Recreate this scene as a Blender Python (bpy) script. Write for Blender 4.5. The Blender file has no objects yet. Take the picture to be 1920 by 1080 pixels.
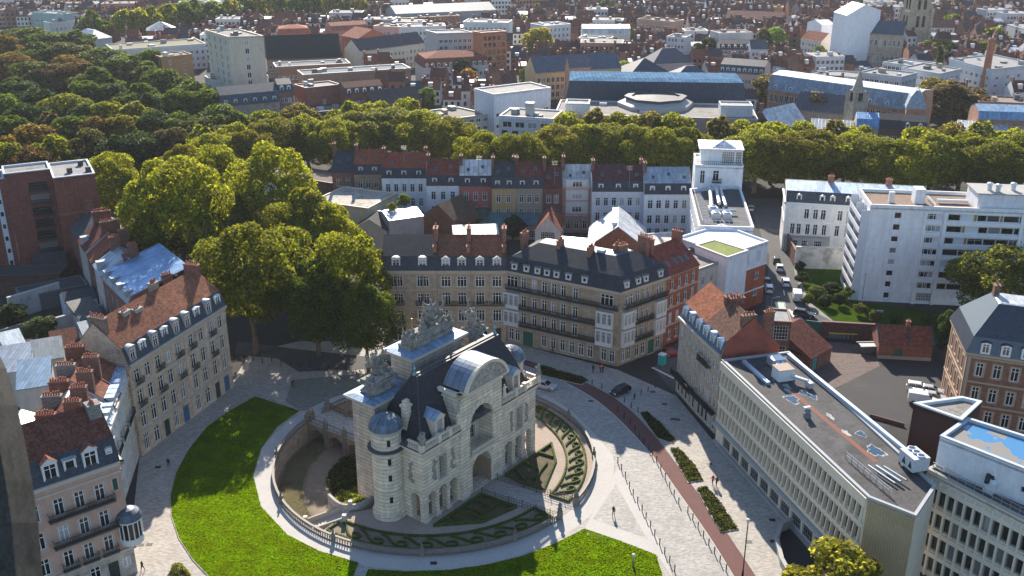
import bpy, bmesh, math, random
from math import sin, cos, pi, radians, hypot, atan2, floor
from mathutils import Vector, Matrix
random.seed(7)
SC = bpy.context.scene
# ---------------------------------------------------------------- camera
FPX, PITCH, CAMH = 1867.0, math.atan(1867.0 / 4700.0), 84.0
cam = bpy.data.objects.new('camera', bpy.data.cameras.new('camera'))
SC.collection.objects.link(cam); SC.camera = cam
cam.location = (0, 0, CAMH); cam.rotation_euler = (pi / 2 - PITCH, 0, 0)
cam.data.sensor_width = 36.0; cam.data.lens = FPX * 36.0 / 1920.0
cam.data.clip_start = 0.3; cam.data.clip_end = 8000
cam.data.dof.use_dof = True; cam.data.dof.focus_distance = 160; cam.data.dof.aperture_fstop = 5.6
# ---------------------------------------------------------------- light
SUN_EL, SUN_AZ = 29.0, -4.0          # azimuth measured from the view axis (+Y) towards +X
w = bpy.data.worlds.new("World"); SC.world = w; w.use_nodes = True
nt = w.node_tree; bg = nt.nodes['Background']
sky = nt.nodes.new('ShaderNodeTexSky'); sky.sky_type = 'NISHITA'; sky.sun_disc = False
sky.sun_elevation = radians(SUN_EL); sky.sun_rotation = radians(SUN_AZ)
sky.air_density = 1.0; sky.dust_density = 0.3; sky.ozone_density = 2.5
nt.links.new(sky.outputs[0], bg.inputs[0]); bg.inputs[1].default_value = 0.1
sl = bpy.data.lights.new('sun', 'SUN'); sl.energy = 5.0; sl.angle = radians(0.53); sl.color = (1.0, 0.90, 0.76)
so = bpy.data.objects.new('sun', sl); SC.collection.objects.link(so)
sd = Vector((sin(radians(SUN_AZ)) * cos(radians(SUN_EL)), cos(radians(SUN_AZ)) * cos(radians(SUN_EL)), sin(radians(SUN_EL))))
so.rotation_euler = sd.to_track_quat('Z', 'Y').to_euler(); so.location = (0, 300, 300)
SC.view_settings.view_transform = 'Standard'; SC.view_settings.look = 'None'
SC.view_settings.exposure = 1.08; SC.view_settings.gamma = 1.0
SC.render.engine = 'CYCLES'; SC.cycles.max_bounces = 5; SC.cycles.diffuse_bounces = 3; SC.cycles.glossy_bounces = 2
SC.cycles.transmission_bounces = 3; SC.cycles.volume_bounces = 0; SC.cycles.use_denoising = True
# ---------------------------------------------------------------- survey: photo point -> ground plan
CP, SP = cos(PITCH), sin(PITCH)
def G(px, py, z=0.0):
    a = (px - 960) / FPX; b = -(py - 540) / FPX
    s = (CAMH - z) / (SP - b * CP)
    return Vector((a * s, (CP + b * SP) * s))
def L2(p): return Vector((p[0], p[1]))
# ---------------------------------------------------------------- object helpers
COL = SC.collection
MESH = {}
class MB:
    def __init__(s): s.v = []; s.f = []; s.m = []
    def add(s, vs, fs, m=0):
        o = len(s.v); s.v.extend([tuple(v) for v in vs])
        for f in fs: s.f.append(tuple(o + i for i in f)); s.m.append(m)
    def poly(s, vs, m=0): s.add(vs, [tuple(range(len(vs)))], m)
    def box(s, x0, x1, y0, y1, z0, z1, m=0, T=None):
        vs = [(x, y, z) for z in (z0, z1) for y in (y0, y1) for x in (x0, x1)]
        if T: vs = [T(*v) for v in vs]
        s.add(vs, [(0, 2, 3, 1), (4, 5, 7, 6), (0, 1, 5, 4), (2, 6, 7, 3), (0, 4, 6, 2), (1, 3, 7, 5)], m)
    def prism(s, pts, z0, z1, m=0, mt=None, bottom=False):
        n = len(pts); s.add([(p[0], p[1], z0) for p in pts] + [(p[0], p[1], z1) for p in pts],
              [(i, (i + 1) % n, n + (i + 1) % n, n + i) for i in range(n)], m)
        s.poly([(p[0], p[1], z1) for p in pts], m if mt is None else mt)
        if bottom: s.poly([(p[0], p[1], z0) for p in reversed(pts)], m)
    def bar(s, p, q, r, n=6, m=0, r2=None, caps=True):
        p = Vector(p); q = Vector(q); d = (q - p)
        if d.length < 1e-6: return
        a = d.normalized().orthogonal().normalized(); b = d.normalized().cross(a); r2 = r if r2 is None else r2
        vs = [p + (a * cos(2 * pi * i / n) + b * sin(2 * pi * i / n)) * r for i in range(n)] + \
             [q + (a * cos(2 * pi * i / n) + b * sin(2 * pi * i / n)) * r2 for i in range(n)]
        fs = [(i, (i + 1) % n, n + (i + 1) % n, n + i) for i in range(n)]
        if caps: fs += [tuple(reversed(range(n))), tuple(range(n, 2 * n))]
        s.add(vs, fs, m)
    def lathe(s, prof, n=16, c=(0, 0, 0), m=0, a0=0, a1=2 * pi):
        full = abs(a1 - a0 - 2 * pi) < 1e-6; k = n if full else n + 1
        vs = []
        for r, z in prof:
            for i in range(k):
                t = a0 + (a1 - a0) * i / n
                vs.append((c[0] + r * cos(t), c[1] + r * sin(t), c[2] + z))
        fs = []
        for j in range(len(prof) - 1):
            for i in range(n):
                i2 = (i + 1) % k
                fs.append((j * k + i, j * k + i2, (j + 1) * k + i2, (j + 1) * k + i))
        s.add(vs, fs, m)
    def ell(s, c, r, n=8, m=0, jit=0, rot=None):
        vs = []; fs = []; k = max(4, n // 2 + 1)
        for j in range(1, k):
            ph = pi * j / k
            for i in range(n):
                t = 2 * pi * i / n; q = 1 + random.uniform(-jit, jit)
                v = Vector((r[0] * sin(ph) * cos(t) * q, r[1] * sin(ph) * sin(t) * q, r[2] * cos(ph) * q))
                if rot: v = rot @ v
                vs.append(v + Vector(c))
        for e in (1, -1):
            v = Vector((0, 0, r[2] * e)); vs.append((rot @ v if rot else v) + Vector(c))
        T, Bt = len(vs) - 2, len(vs) - 1
        for i in range(n):
            i2 = (i + 1) % n; fs.append((T, i, i2)); fs.append((Bt, (k - 2) * n + i2, (k - 2) * n + i))
            for j in range(k - 2): fs.append((j * n + i, (j + 1) * n + i, (j + 1) * n + i2, j * n + i2))
        s.add(vs, fs, m)
    def mesh(s, name, mats, smooth=False):
        me = bpy.data.meshes.new(name); me.from_pydata(s.v, [], s.f)
        for mm in mats: me.materials.append(mm)
        me.polygons.foreach_set('material_index', s.m)
        if smooth: me.polygons.foreach_set('use_smooth', [True] * len(s.f))
        me.update(); uvmap(me); return me
    def obj(s, name, mats, parent=None, color=None, smooth=False, loc=None, rot=0):
        if not s.f: return None
        if not isinstance(mats, (list, tuple)): mats = [mats]
        return link(name, s.mesh(name, mats, smooth), parent, color, loc, rot)
def uvmap(me):
    if not me.polygons: return
    uv = me.uv_layers.new(name='UVMap'); dat = [0.0] * (2 * len(me.loops))
    vs = me.vertices; lp = me.loops
    for p in me.polygons:
        n = p.normal
        if abs(n.z) > 0.97: tx, ty = Vector((1, 0, 0)), Vector((0, 1, 0))
        else:
            tx = Vector((-n.y, n.x, 0)).normalized(); ty = n.cross(tx)
        for li in p.loop_indices:
            co = vs[lp[li].vertex_index].co
            dat[2 * li] = co.dot(tx); dat[2 * li + 1] = co.dot(ty)
    uv.data.foreach_set('uv', dat)
def link(name, data, parent=None, color=None, loc=None, rot=0):
    o = bpy.data.objects.new(name, data); COL.objects.link(o)
    if parent: o.parent = parent
    if color is not None: o.color = (color[0], color[1], color[2], 1)
    if loc is not None: o.location = loc
    if rot: o.rotation_euler = (0, 0, rot)
    return o
def tag(o, label=None, cat=None, group=None, kind=None):
    if label: o['label'] = label
    if cat: o['category'] = cat
    if group: o['group'] = group
    if kind: o['kind'] = kind
    return o
def thing(name, label, cat, loc=(0, 0, 0), rot=0, group=None):
    loc = (loc[0], loc[1], loc[2] if len(loc) > 2 else 0)
    return tag(link(name, None, None, None, loc, rot), label, cat, group)
def copytree(o, loc, rot=None, scale=None, color=None):
    c = o.copy(); COL.objects.link(c); c.location = loc
    if rot is not None: c.rotation_euler = (0, 0, rot)
    if scale: c.scale = scale
    for ch in list(o.children):
        k = ch.copy(); COL.objects.link(k); k.parent = c
        if color and ch.get('tint'): k.color = (*color, 1)
        for g in ch.children:
            h = g.copy(); COL.objects.link(h); h.parent = k
    return c
def ordn(n):
    one = 'zeroth first second third fourth fifth sixth seventh eighth ninth tenth eleventh twelfth thirteenth fourteenth fifteenth sixteenth seventeenth eighteenth nineteenth'.split()
    ten = 'x x twenty thirty forty fifty sixty seventy'.split()
    if n < 20: return one[n]
    t, u = divmod(n, 10)
    return ten[t] + '-' + one[u] if u else ten[t][:-1] + 'ieth'
# ---------------------------------------------------------------- materials
class N:
    def __init__(s, name):
        s.m = bpy.data.materials.new(name); s.m.use_nodes = True; s.t = s.m.node_tree
        s.b = s.t.nodes['Principled BSDF']
    def n(s, typ, **kw):
        x = s.t.nodes.new(typ)
        for k, v in kw.items(): setattr(x, k, v)
        return x
    def l(s, a, b): s.t.links.new(a, b)
    def math(s, op, a, b=None, clamp=False):
        x = s.n('ShaderNodeMath', operation=op, use_clamp=clamp)
        for i, q in enumerate((a, b)):
            if q is None: continue
            if isinstance(q, (int, float)): x.inputs[i].default_value = q
            else: s.l(q, x.inputs[i])
        return x.outputs[0]
    def noise(s, vec, scale, det=3, rough=.6):
        x = s.n('ShaderNodeTexNoise'); x.inputs['Scale'].default_value = scale; x.inputs['Detail'].default_value = det
        x.inputs['Roughness'].default_value = rough
        if vec is not None: s.l(vec, x.inputs['Vector'])
        return x.outputs[0]
    def mix(s, f, a, b, mode='MIX'):
        x = s.n('ShaderNodeMix', data_type='RGBA', blend_type=mode)
        for i, q in ((0, f), (6, a), (7, b)):
            if isinstance(q, (int, float)): x.inputs[i].default_value = q
            elif isinstance(q, tuple): x.inputs[i].default_value = (*q, 1)
            else: s.l(q, x.inputs[i])
        return x.outputs[2]
    def ramp(s, f, a, b):
        x = s.n('ShaderNodeMapRange'); s.l(f, x.inputs[0]); x.inputs[1].default_value = a; x.inputs[2].default_value = b
        return x.outputs[0]
def surf(name, color=None, rough=.85, var=.3, scale=.8, fine=.25, kind=None, metal=0, spec=.3, stain=None, course=.4, seam=.6, joint=.5, streak=0):
    q = N(name); oi = q.n('ShaderNodeObjectInfo'); tc = q.n('ShaderNodeTexCoord')
    if color is None: base = oi.outputs['Color']
    else:
        x = q.n('ShaderNodeRGB'); x.outputs[0].default_value = (*color, 1); base = x.outputs[0]
    off = q.n('ShaderNodeVectorMath', operation='ADD'); q.l(tc.outputs['Object'], off.inputs[0])
    cmb = q.n('ShaderNodeCombineXYZ'); q.l(q.math('MULTIPLY', oi.outputs['Random'], 60.0), cmb.inputs[0]); q.l(cmb.outputs[0], off.inputs[1])
    vec = off.outputs[0]
    n1 = q.noise(vec, scale, 4, .65); n2 = q.noise(vec, scale * 9, 2)
    f = q.math('ADD', q.math('MULTIPLY', q.math('SUBTRACT', n1, .5), 2.6 * var), q.math('MULTIPLY', q.math('SUBTRACT', n2, .5), 2.6 * fine))
    f = q.math('ADD', f, 1.0)
    if streak:
        sv = q.n('ShaderNodeVectorMath', operation='MULTIPLY'); q.l(vec, sv.inputs[0]); sv.inputs[1].default_value = (1, 1, .09)
        f = q.math('MULTIPLY', f, q.math('ADD', 1.0, q.math('MULTIPLY', q.math('SUBTRACT', q.noise(sv.outputs[0], 1.6, 4, .7), .5), 2.4 * streak)))
    sep = q.n('ShaderNodeSeparateXYZ'); q.l(tc.outputs['UV'], sep.inputs[0]); U, V = sep.outputs[0], sep.outputs[1]
    bump = None
    if kind == 'course':      # stone courses with sunk joints
        fr = q.math('FRACT', q.math('DIVIDE', V, course)); j = q.math('LESS_THAN', fr, .16)
        row = q.math('FLOOR', q.math('DIVIDE', V, course))
        uo = q.math('ADD', q.math('DIVIDE', U, course * 2.2), q.math('MULTIPLY', row, .5))
        cb = q.n('ShaderNodeCombineXYZ'); q.l(q.math('FLOOR', uo), cb.inputs[0]); q.l(row, cb.inputs[1])
        wn = q.n('ShaderNodeTexWhiteNoise', noise_dimensions='2D'); q.l(cb.outputs[0], wn.inputs['Vector'])
        f = q.math('MULTIPLY', f, q.math('SUBTRACT', 1.0, q.math('MULTIPLY', j, joint)))
        f = q.math('MULTIPLY', f, q.math('ADD', .88, q.math('MULTIPLY', wn.outputs['Value'], .24)))
        bump = q.math('SUBTRACT', 1.0, j)
    elif kind in ('tile', 'slate', 'brick'):
        ch, cw, amt = {'tile': (.3, .25, .6), 'slate': (.26, .3, .45), 'brick': (.16, .5, .45)}[kind]
        row = q.math('FLOOR', q.math('DIVIDE', V, ch))
        uo = q.math('ADD', q.math('DIVIDE', U, cw), q.math('MULTIPLY', row, .5))
        cb = q.n('ShaderNodeCombineXYZ'); q.l(q.math('FLOOR', uo), cb.inputs[0]); q.l(row, cb.inputs[1])
        wn = q.n('ShaderNodeTexWhiteNoise', noise_dimensions='2D'); q.l(cb.outputs[0], wn.inputs['Vector'])
        j = q.math('LESS_THAN', q.math('FRACT', q.math('DIVIDE', V, ch)), .22)
        f = q.math('MULTIPLY', f, q.math('ADD', 1 - amt / 2, q.math('MULTIPLY', wn.outputs['Value'], amt)))
        f = q.math('MULTIPLY', f, q.math('SUBTRACT', 1.0, q.math('MULTIPLY', j, .3)))
    elif kind == 'seam':
        fr = q.math('FRACT', q.math('DIVIDE', U, seam)); j = q.math('LESS_THAN', fr, .12)
        cb = q.n('ShaderNodeCombineXYZ'); q.l(q.math('FLOOR', q.math('DIVIDE', U, seam)), cb.inputs[0]); q.l(q.math('FLOOR', q.math('DIVIDE', V, 2.2)), cb.inputs[1])
        wn = q.n('ShaderNodeTexWhiteNoise', noise_dimensions='2D'); q.l(cb.outputs[0], wn.inputs['Vector'])
        f = q.math('MULTIPLY', f, q.math('SUBTRACT', 1.0, q.math('MULTIPLY', j, .4)))
        f = q.math('MULTIPLY', f, q.math('ADD', .8, q.math('MULTIPLY', wn.outputs['Value'], .4)))
        bump = j
    elif kind == 'corr':
        fr = q.math('SINE', q.math('MULTIPLY', U, 18.0)); f = q.math('MULTIPLY', f, q.math('ADD', .9, q.math('MULTIPLY', fr, .1)))
    vm = q.n('ShaderNodeVectorMath', operation='SCALE'); q.l(base, vm.inputs[0]); q.l(q.math('MAXIMUM', f, .12), vm.inputs['Scale'])
    c = vm.outputs[0]
    if stain:
        n3 = q.noise(vec, stain[1], 5, .7)
        c = q.mix(q.math('MULTIPLY', q.ramp(n3, stain[2], stain[2] + .14), stain[3], True), c, stain[0])
    q.l(c, q.b.inputs['Base Color']); q.b.inputs['Roughness'].default_value = rough
    q.b.inputs['Metallic'].default_value = metal; q.b.inputs['Specular IOR Level'].default_value = spec
    if bump is not None:
        bp = q.n('ShaderNodeBump'); bp.inputs['Distance'].default_value = .04; bp.inputs['Strength'].default_value = .8
        q.l(bump, bp.inputs['Height']); q.l(bp.outputs[0], q.b.inputs['Normal'])
    return q.m
def flat(name, c, rough=.6, metal=0, spec=.4, emit=0):
    q = N(name); q.b.inputs['Base Color'].default_value = (*c, 1); q.b.inputs['Roughness'].default_value = rough
    q.b.inputs['Metallic'].default_value = metal; q.b.inputs['Specular IOR Level'].default_value = spec
    return q.m
STONE = surf('stone_courses', kind='course', var=.3, course=.45, joint=.22, streak=.28, stain=((.09, .075, .06), .3, .54, .55))
RUST = surf('rusticated_stone', kind='course', var=.25, course=.6, joint=.42, streak=.35, stain=((.12, .115, .11), .5, .58, .5))
PLAIN = surf('render_plaster', var=.16, fine=.12, streak=.22, stain=((.16, .14, .12), .3, .60, .35))
BRICK = surf('brick', kind='brick', var=.3, streak=.2, stain=((.07, .05, .045), .4, .58, .5))
TILE = surf('roof_tile', kind='tile', var=.45, fine=.3, rough=.9, spec=.1, stain=((.06, .045, .04), .6, .55, .6))
SLATE = surf('roof_slate', kind='slate', var=.4, fine=.2, rough=.65, spec=.18, stain=((.02, .022, .03), .4, .55, .5))
ZINC = surf('roof_zinc', kind='seam', var=.35, rough=.5, metal=.45, spec=.5)
LEAD = surf('lead_sheet', kind='seam', var=.35, rough=.5, metal=.3, spec=.4, seam=1.2, stain=((.10, .11, .12), .5, .55, .6))
ROOFING = surf('flat_roofing', var=.35, scale=.35, fine=.35, rough=.9, stain=((.05, .05, .05), .5, .52, .6))
TRIM = surf('trim', var=.12, fine=.1, rough=.6)
METAL = surf('metal', var=.12, fine=.1, rough=.4, metal=.6)
IRON = flat('wrought_iron', (.015, .016, .018), .5)
POT = surf('terracotta_pot', (.36, .12, .07), var=.3)
GLASS = N('window_glass'); _g = GLASS
_oi = _g.n('ShaderNodeObjectInfo'); _tc = _g.n('ShaderNodeTexCoord')
_cr = _g.n('ShaderNodeValToRGB'); _cr.color_ramp.interpolation = 'CONSTANT'
for i, (p_, c_) in enumerate(((0, .012), (.55, .022), (.74, .06), (.86, .2), (.95, .38))):
    e_ = _cr.color_ramp.elements[i] if i < 2 else _cr.color_ramp.elements.new(p_)
    e_.position = p_; e_.color = (c_, c_ * 1.02, c_ * 1.05, 1)
_g.l(_oi.outputs['Random'], _cr.inputs[0]); _g.l(_cr.outputs[0], _g.b.inputs['Base Color'])
_g.b.inputs['Roughness'].default_value = .08; _g.b.inputs['Specular IOR Level'].default_value = .5
GLASS = _g.m
DARKGLASS = flat('dark_glass', (.012, .014, .018), .1, 0, .5)
WHITE = (.8, .8, .8)
# ---------------------------------------------------------------- building kit
def winmesh(w, h, st):
    key = ('win', round(w, 1), round(h, 1), st)
    if key in MESH: return MESH[key]
    w, h = round(w, 1), round(h, 1); f = MB(); g = MB(); t = .11 if st != 'o' else .07; a = w / 2
    if st == 'S':
        f.box(-a, a, -.02, .03, 0, h)
        for k in range(int(h / .25)): f.box(-a + .08, a - .08, -.04, -.02, k * .25 + .05, k * .25 + .12)
    elif st == 'D':
        f.box(-a, a, 0, .06, 0, h)
        for sx in (-1, 1):
            for z0, z1 in ((.1, .42), (.5, .92)):
                f.box(min(sx * .08 * w, sx * .42 * w), max(sx * .08 * w, sx * .42 * w), -.04, 0, z0 * h, z1 * h)
    else:
        f.box(-a, -a + t, -.03, .06, 0, h); f.box(a - t, a, -.03, .06, 0, h)
        f.box(-a + t, a - t, -.03, .06, h - t, h); f.box(-a + t, a - t, -.05, .06, 0, t)
        zt = h * .72
        if st in 'ct':
            nv = 1 if st == 'c' else max(2, int(round(w / .75)) - 1)
            for i in range(nv):
                x = -a + w * (i + 1) / (nv + 1); f.box(x - .05, x + .05, -.025, .05, t, h - t)
            if h > 1.3: f.box(-a + t, a - t, -.02, .05, zt - .04, zt + .04)
        if st == 'x':                     # small-paned studio glazing
            nv = max(1, int(w / .5)); nz = max(1, int(h / .6))
            for i in range(1, nv): f.box(-a + w * i / nv - .03, -a + w * i / nv + .03, -.02, .05, t, h - t)
            for i in range(1, nz): f.box(-a + t, a - t, -.015, .05, h * i / nz - .03, h * i / nz + .03)
        g.box(-a + t * .5, a - t * .5, .02, .045, t * .5, h - t * .5)
    r = (f.mesh('window_frame', [TRIM]), g.mesh('window_pane', [GLASS]) if g.f else None)
    MESH[key] = r; return r
class Bld:
    """a building: an Empty at its first corner, every wall of its outline, roof, windows and trim as parts"""
    def __init__(s, name, label, pts, cat='building', wall=PLAIN, wc=(.5, .45, .4), win=WHITE, trim=None, group=None, z0=0.0):
        s.o = Vector((pts[0][0], pts[0][1])); s.p = [L2(q) - s.o for q in pts]; s.z0 = z0
        s.root = thing(name, label, cat, (s.o.x, s.o.y, z0), 0, group)
        s.w = MB(); s.t = MB(); s.b = MB(); s.wall, s.wc, s.win = wall, wc, win
        s.trim = trim or tuple(min(.8, c * 1.15) for c in wc); s.nw = 0; s.ex = MB()
    def edge(s, i):
        a = s.p[i]; b = s.p[(i + 1) % len(s.p)]; d = b - a; W = d.length; d = d / W
        return a, d, Vector((d.y, -d.x)), W
    def P(s, i, x, z, y=0.0):
        a, d, n, W = s.edge(i); q = a + d * x - n * y; return (q.x, q.y, z)
    def W(s, i): return s.edge(i)[3]
    def face(s, i, zt, wins=(), zb=0.0, x0=0.0, x1=None, mi=0, depth=.22):
        """one wall with real openings; wins: (x, z, w, h, style[, colour]) with x the centre"""
        a, d, n, W = s.edge(i); x1 = W if x1 is None else x1
        ops = [(max(x0 + .02, q[0] - q[2] / 2), min(x1 - .02, q[0] + q[2] / 2), q[1], q[1] + q[3], q) for q in wins]
        xs = sorted({x0, x1, *[round(o[0], 3) for o in ops], *[round(o[1], 3) for o in ops]})
        zs = sorted({zb, zt, *[round(o[2], 3) for o in ops], *[round(o[3], 3) for o in ops]})
        P = lambda x, z, y=0: s.P(i, x, z, y)
        for k in range(len(zs) - 1):
            run = None
            for j in range(len(xs) - 1):
                cx, cz = (xs[j] + xs[j + 1]) / 2, (zs[k] + zs[k + 1]) / 2
                hole = any(o[0] < cx < o[1] and o[2] < cz < o[3] for o in ops)
                if not hole and run is None: run = xs[j]
                if hole and run is not None:
                    s.w.poly([P(run, zs[k]), P(xs[j], zs[k]), P(xs[j], zs[k + 1]), P(run, zs[k + 1])], mi); run = None
            if run is not None: s.w.poly([P(run, zs[k]), P(xs[-1], zs[k]), P(xs[-1], zs[k + 1]), P(run, zs[k + 1])], mi)
        ang = atan2(d.y, d.x)
        for xa, xb, za, zb_, q in ops:
            dp = depth
            st = q[4]; arch = st.endswith('^'); st = st.rstrip('^')
            zt_ = zb_ - (xb - xa) / 2 if arch else zb_
            s.w.poly([P(xa, za), P(xb, za), P(xb, za, dp), P(xa, za, dp)], mi)
            if not arch: s.w.poly([P(xa, zb_, dp), P(xb, zb_, dp), P(xb, zb_), P(xa, zb_)], mi)
            s.w.poly([P(xa, za), P(xa, za, dp), P(xa, zt_, dp), P(xa, zt_)], mi); s.w.poly([P(xb, za, dp), P(xb, za), P(xb, zt_), P(xb, zt_, dp)], mi)
            if arch:
                r = (xb - xa) / 2; cx = (xa + xb) / 2; zs_ = zb_ - r
                A = [(cx - r * cos(pi * t / 10), zs_ + r * sin(pi * t / 10)) for t in range(11)]
                for t in range(10): s.w.poly([P(A[t][0], A[t][1], 0), P(A[t][0], A[t][1], dp), P(A[t + 1][0], A[t + 1][1], dp), P(A[t + 1][0], A[t + 1][1], 0)], mi)
                for lo, hi, cor in ((0, 5, xa), (5, 10, xb)):
                    for t in range(lo, hi): s.w.poly([P(A[t][0], A[t][1], .01), P(A[t + 1][0], A[t + 1][1], .01), P(cor, zb_, .01)], mi)
            s.window((xa + xb) / 2, za, xb - xa, zb_ - za, st, i, dp - .06, q[5] if len(q) > 5 else None)
    def window(s, x, z, w, h, st, i, y=0.0, col=None):
        fm, pm = winmesh(w, h, st); s.nw += 1; a, d, n, _ = s.edge(i)
        if s.nw > 100:
            for me, bb in ((fm, s.b), (pm, s.b)):
                if me:
                    T = [s.P(i, x + v.co.x, z + v.co.z, y + v.co.y) for v in me.vertices]
                    bb.add(T, [tuple(p.vertices) for p in me.polygons], 0 if me is fm else 1)
            return
        o = link('door' if st == 'D' else ('shutter' if st == 'S' else 'window'), fm, s.root, col or s.win, s.P(i, x, z, y), atan2(d.y, d.x))
        if pm: link('pane', pm, o)
        return o
    def band(s, i, z, h=.25, out=.15, x0=None, x1=None, name=None):
        W = s.W(i); x0 = -out if x0 is None else x0; x1 = W + out if x1 is None else x1
        s.t.box(x0, x1, -out, .05, z, z + h, 0, lambda x, y, zz: s.P(i, x, zz, y))
    def sill(s, i, wins, out=.12):
        for q in wins: s.t.box(q[0] - q[2] / 2 - .1, q[0] + q[2] / 2 + .1, -out, .02, q[1] - .14, q[1] - .01, 0, lambda x, y, zz: s.P(i, x, zz, y))
    def surround(s, i, wins, t=.16, out=.05):
        for q in wins:
            for a_, b_, c_, e_ in ((-q[2] / 2 - t, -q[2] / 2, q[1], q[1] + q[3] + t), (q[2] / 2, q[2] / 2 + t, q[1], q[1] + q[3] + t), (-q[2] / 2, q[2] / 2, q[1] + q[3], q[1] + q[3] + t)):
                s.t.box(q[0] + a_, q[0] + b_, -out, .02, c_, e_, 0, lambda x, y, zz: s.P(i, x, zz, y))
    def piers(s, i, xs, z0, z1, w=.5, out=.1):
        for x in xs: s.t.box(x - w / 2, x + w / 2, -out, .02, z0, z1, 0, lambda a, y, zz: s.P(i, a, zz, y))
    def balcony(s, i, x0, x1, z, out=.9, col=None, h=1.0):
        m = MB(); T = lambda x, y, zz: s.P(i, x, zz, y)
        m.box(x0, x1, -out, -.003, z - .2, z, 0, T)
        m.box(x0, x1, -out, -out + .06, z + h - .07, z + h, 1, T); m.box(x0, x1, -out, -out + .05, z + .08, z + .13, 1, T)
        for xx in (x0, x1 - .06): m.box(xx, xx + .06, -out, -.003, z + h - .06, z + h - .005, 1, T)
        n = max(2, int((x1 - x0) / .17))
        for k in range(n + 1): xx = x0 + (x1 - x0 - .05) * k / n; m.box(xx, xx + .075, -out + .005, -out + .045, z, z + h - .07, 1, T)
        m.obj('balcony', [TRIM, IRON], s.root, col or s.trim)
    def roof_profile(s, z, prof, mats, cols, over=.25, i=0):
        """profile (y fraction of depth, height) swept along a four-cornered outline; one part per material run; gable ends walled"""
        a, b, c, d = s.p[i], s.p[(i + 1) % 4], s.p[(i + 2) % 4], s.p[(i + 3) % 4]
        Lft = lambda t: a.lerp(d, t); R = lambda t: b.lerp(c, t)
        parts = {}
        for k in range(len(prof) - 1):
            (t0, h0), (t1, h1) = prof[k], prof[k + 1]; mm = mats[k] if isinstance(mats, list) else mats; cc = cols[k] if isinstance(cols, list) else cols
            if k == 0 and over:
                sl = (h1 - h0) / max(1e-3, abs(t1 - t0) * (d - a).length); t0 -= over / (d - a).length; h0 -= min(.2, over * sl)
            if k == len(prof) - 2 and over:
                sl = (h0 - h1) / max(1e-3, abs(t1 - t0) * (d - a).length); t1 += over / (d - a).length; h1 -= min(.2, over * sl)
            q = parts.setdefault((mm.name, cc), (MB(), mm, cc))[0]
            e = (b - a).normalized() * .06
            A, B_, C_, D_ = Lft(t0) - e, R(t0) + e, R(t1) + e, Lft(t1) - e
            q.add([(A.x, A.y, z + h0), (B_.x, B_.y, z + h0), (C_.x, C_.y, z + h1), (D_.x, D_.y, z + h1),
                   (A.x, A.y, z + h0 - .12), (B_.x, B_.y, z + h0 - .12), (C_.x, C_.y, z + h1 - .12), (D_.x, D_.y, z + h1 - .12)],
                  [(0, 1, 2, 3), (7, 6, 5, 4), (0, 4, 5, 1), (2, 6, 7, 3), (1, 5, 6, 2), (3, 7, 4, 0)])
        for q, mm, cc in parts.values(): q.obj('roof', [mm], s.root, cc)
        for f_, rv in ((Lft, True), (R, False)):
            vs = [(f_(t).x, f_(t).y, z + h - (.06 if 0 < k < len(prof) - 1 else 0)) for k, (t, h) in enumerate(prof)]
            s.w.poly(vs if rv else vs[::-1])
    def roof_inset(s, z, steps, mats, cols, over=.3, name='roof'):
        """steps (inset, height) on any convex outline: hips and mansards; last ring capped"""
        ring = offset(s.p, -over); hz = z; k = 0
        for ins, h in steps:
            q = MB(); nr = offset(s.p, ins); n = len(ring)
            q.add([(p.x, p.y, hz) for p in ring] + [(p.x, p.y, z + h) for p in nr], [(j, (j + 1) % n, n + (j + 1) % n, n + j) for j in range(n)])
            if k == len(steps) - 1: q.poly([(p.x, p.y, z + h) for p in nr])
            mm = mats[k] if isinstance(mats, list) else mats; cc = cols[k] if isinstance(cols, list) else cols
            q.obj(name, [mm], s.root, cc); ring = nr; hz = z + h; k += 1
    def roof_flat(s, z, mat=None, col=(.22, .2, .19), par=.5, cap=(.6, .6, .6), t=.3):
        q = MB(); q.poly([(p.x, p.y, z) for p in offset(s.p, t * .5)]); q.obj('roof', [mat or ROOFING], s.root, col)
        if par:
            m = MB(); o = s.p; n = len(o); ii = offset(o, t); oo = offset(o, -.05)
            vs = [(p.x, p.y, z + par) for p in oo] + [(p.x, p.y, z + par) for p in ii] + [(p.x, p.y, z - .05) for p in ii] + [(p.x, p.y, z + par - .22) for p in oo]
            vs += [(p.x, p.y, z + par - .22) for p in o]
            fs = []
            for j in range(n):
                j2 = (j + 1) % n
                fs += [(j, j2, n + j2, n + j), (n + j, n + j2, 2 * n + j2, 2 * n + j), (3 * n + j, 3 * n + j2, j2, j), (4 * n + j, 4 * n + j2, 3 * n + j2, 3 * n + j)]
            m.add(vs, fs); m.obj('parapet', [TRIM], s.root, cap)
            s.w.add([(p.x, p.y, z - .3) for p in o] + [(p.x, p.y, z + par - .2) for p in o], [(j, (j + 1) % n, n + (j + 1) % n, n + j) for j in range(n)])
    def dormer(s, i, x, z, w=1.3, h=1.8, y=.35, dep=1.6, roof=ZINC, rc=(.3, .4, .5), wc=None, gab=.5, st='c', arch=False):
        """a roof dormer: cheeks and roof in one part, its window a sub-part"""
        m = MB(); T = lambda a_, b_, c_: s.P(i, x + a_, z + c_, y + b_); a = w / 2 + .15
        m.box(-a, -w / 2, 0, dep, 0, h, 0, T); m.box(w / 2, a, 0, dep, 0, h, 0, T); m.box(-w / 2, w / 2, .18, dep, 0, h, 0, T)
        m.box(-a, a, -.06, .1, -.12, -.002, 0, T); m.box(-w / 2, w / 2, 0, .17, h - .12, h, 0, T)
        e = a + .12
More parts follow.
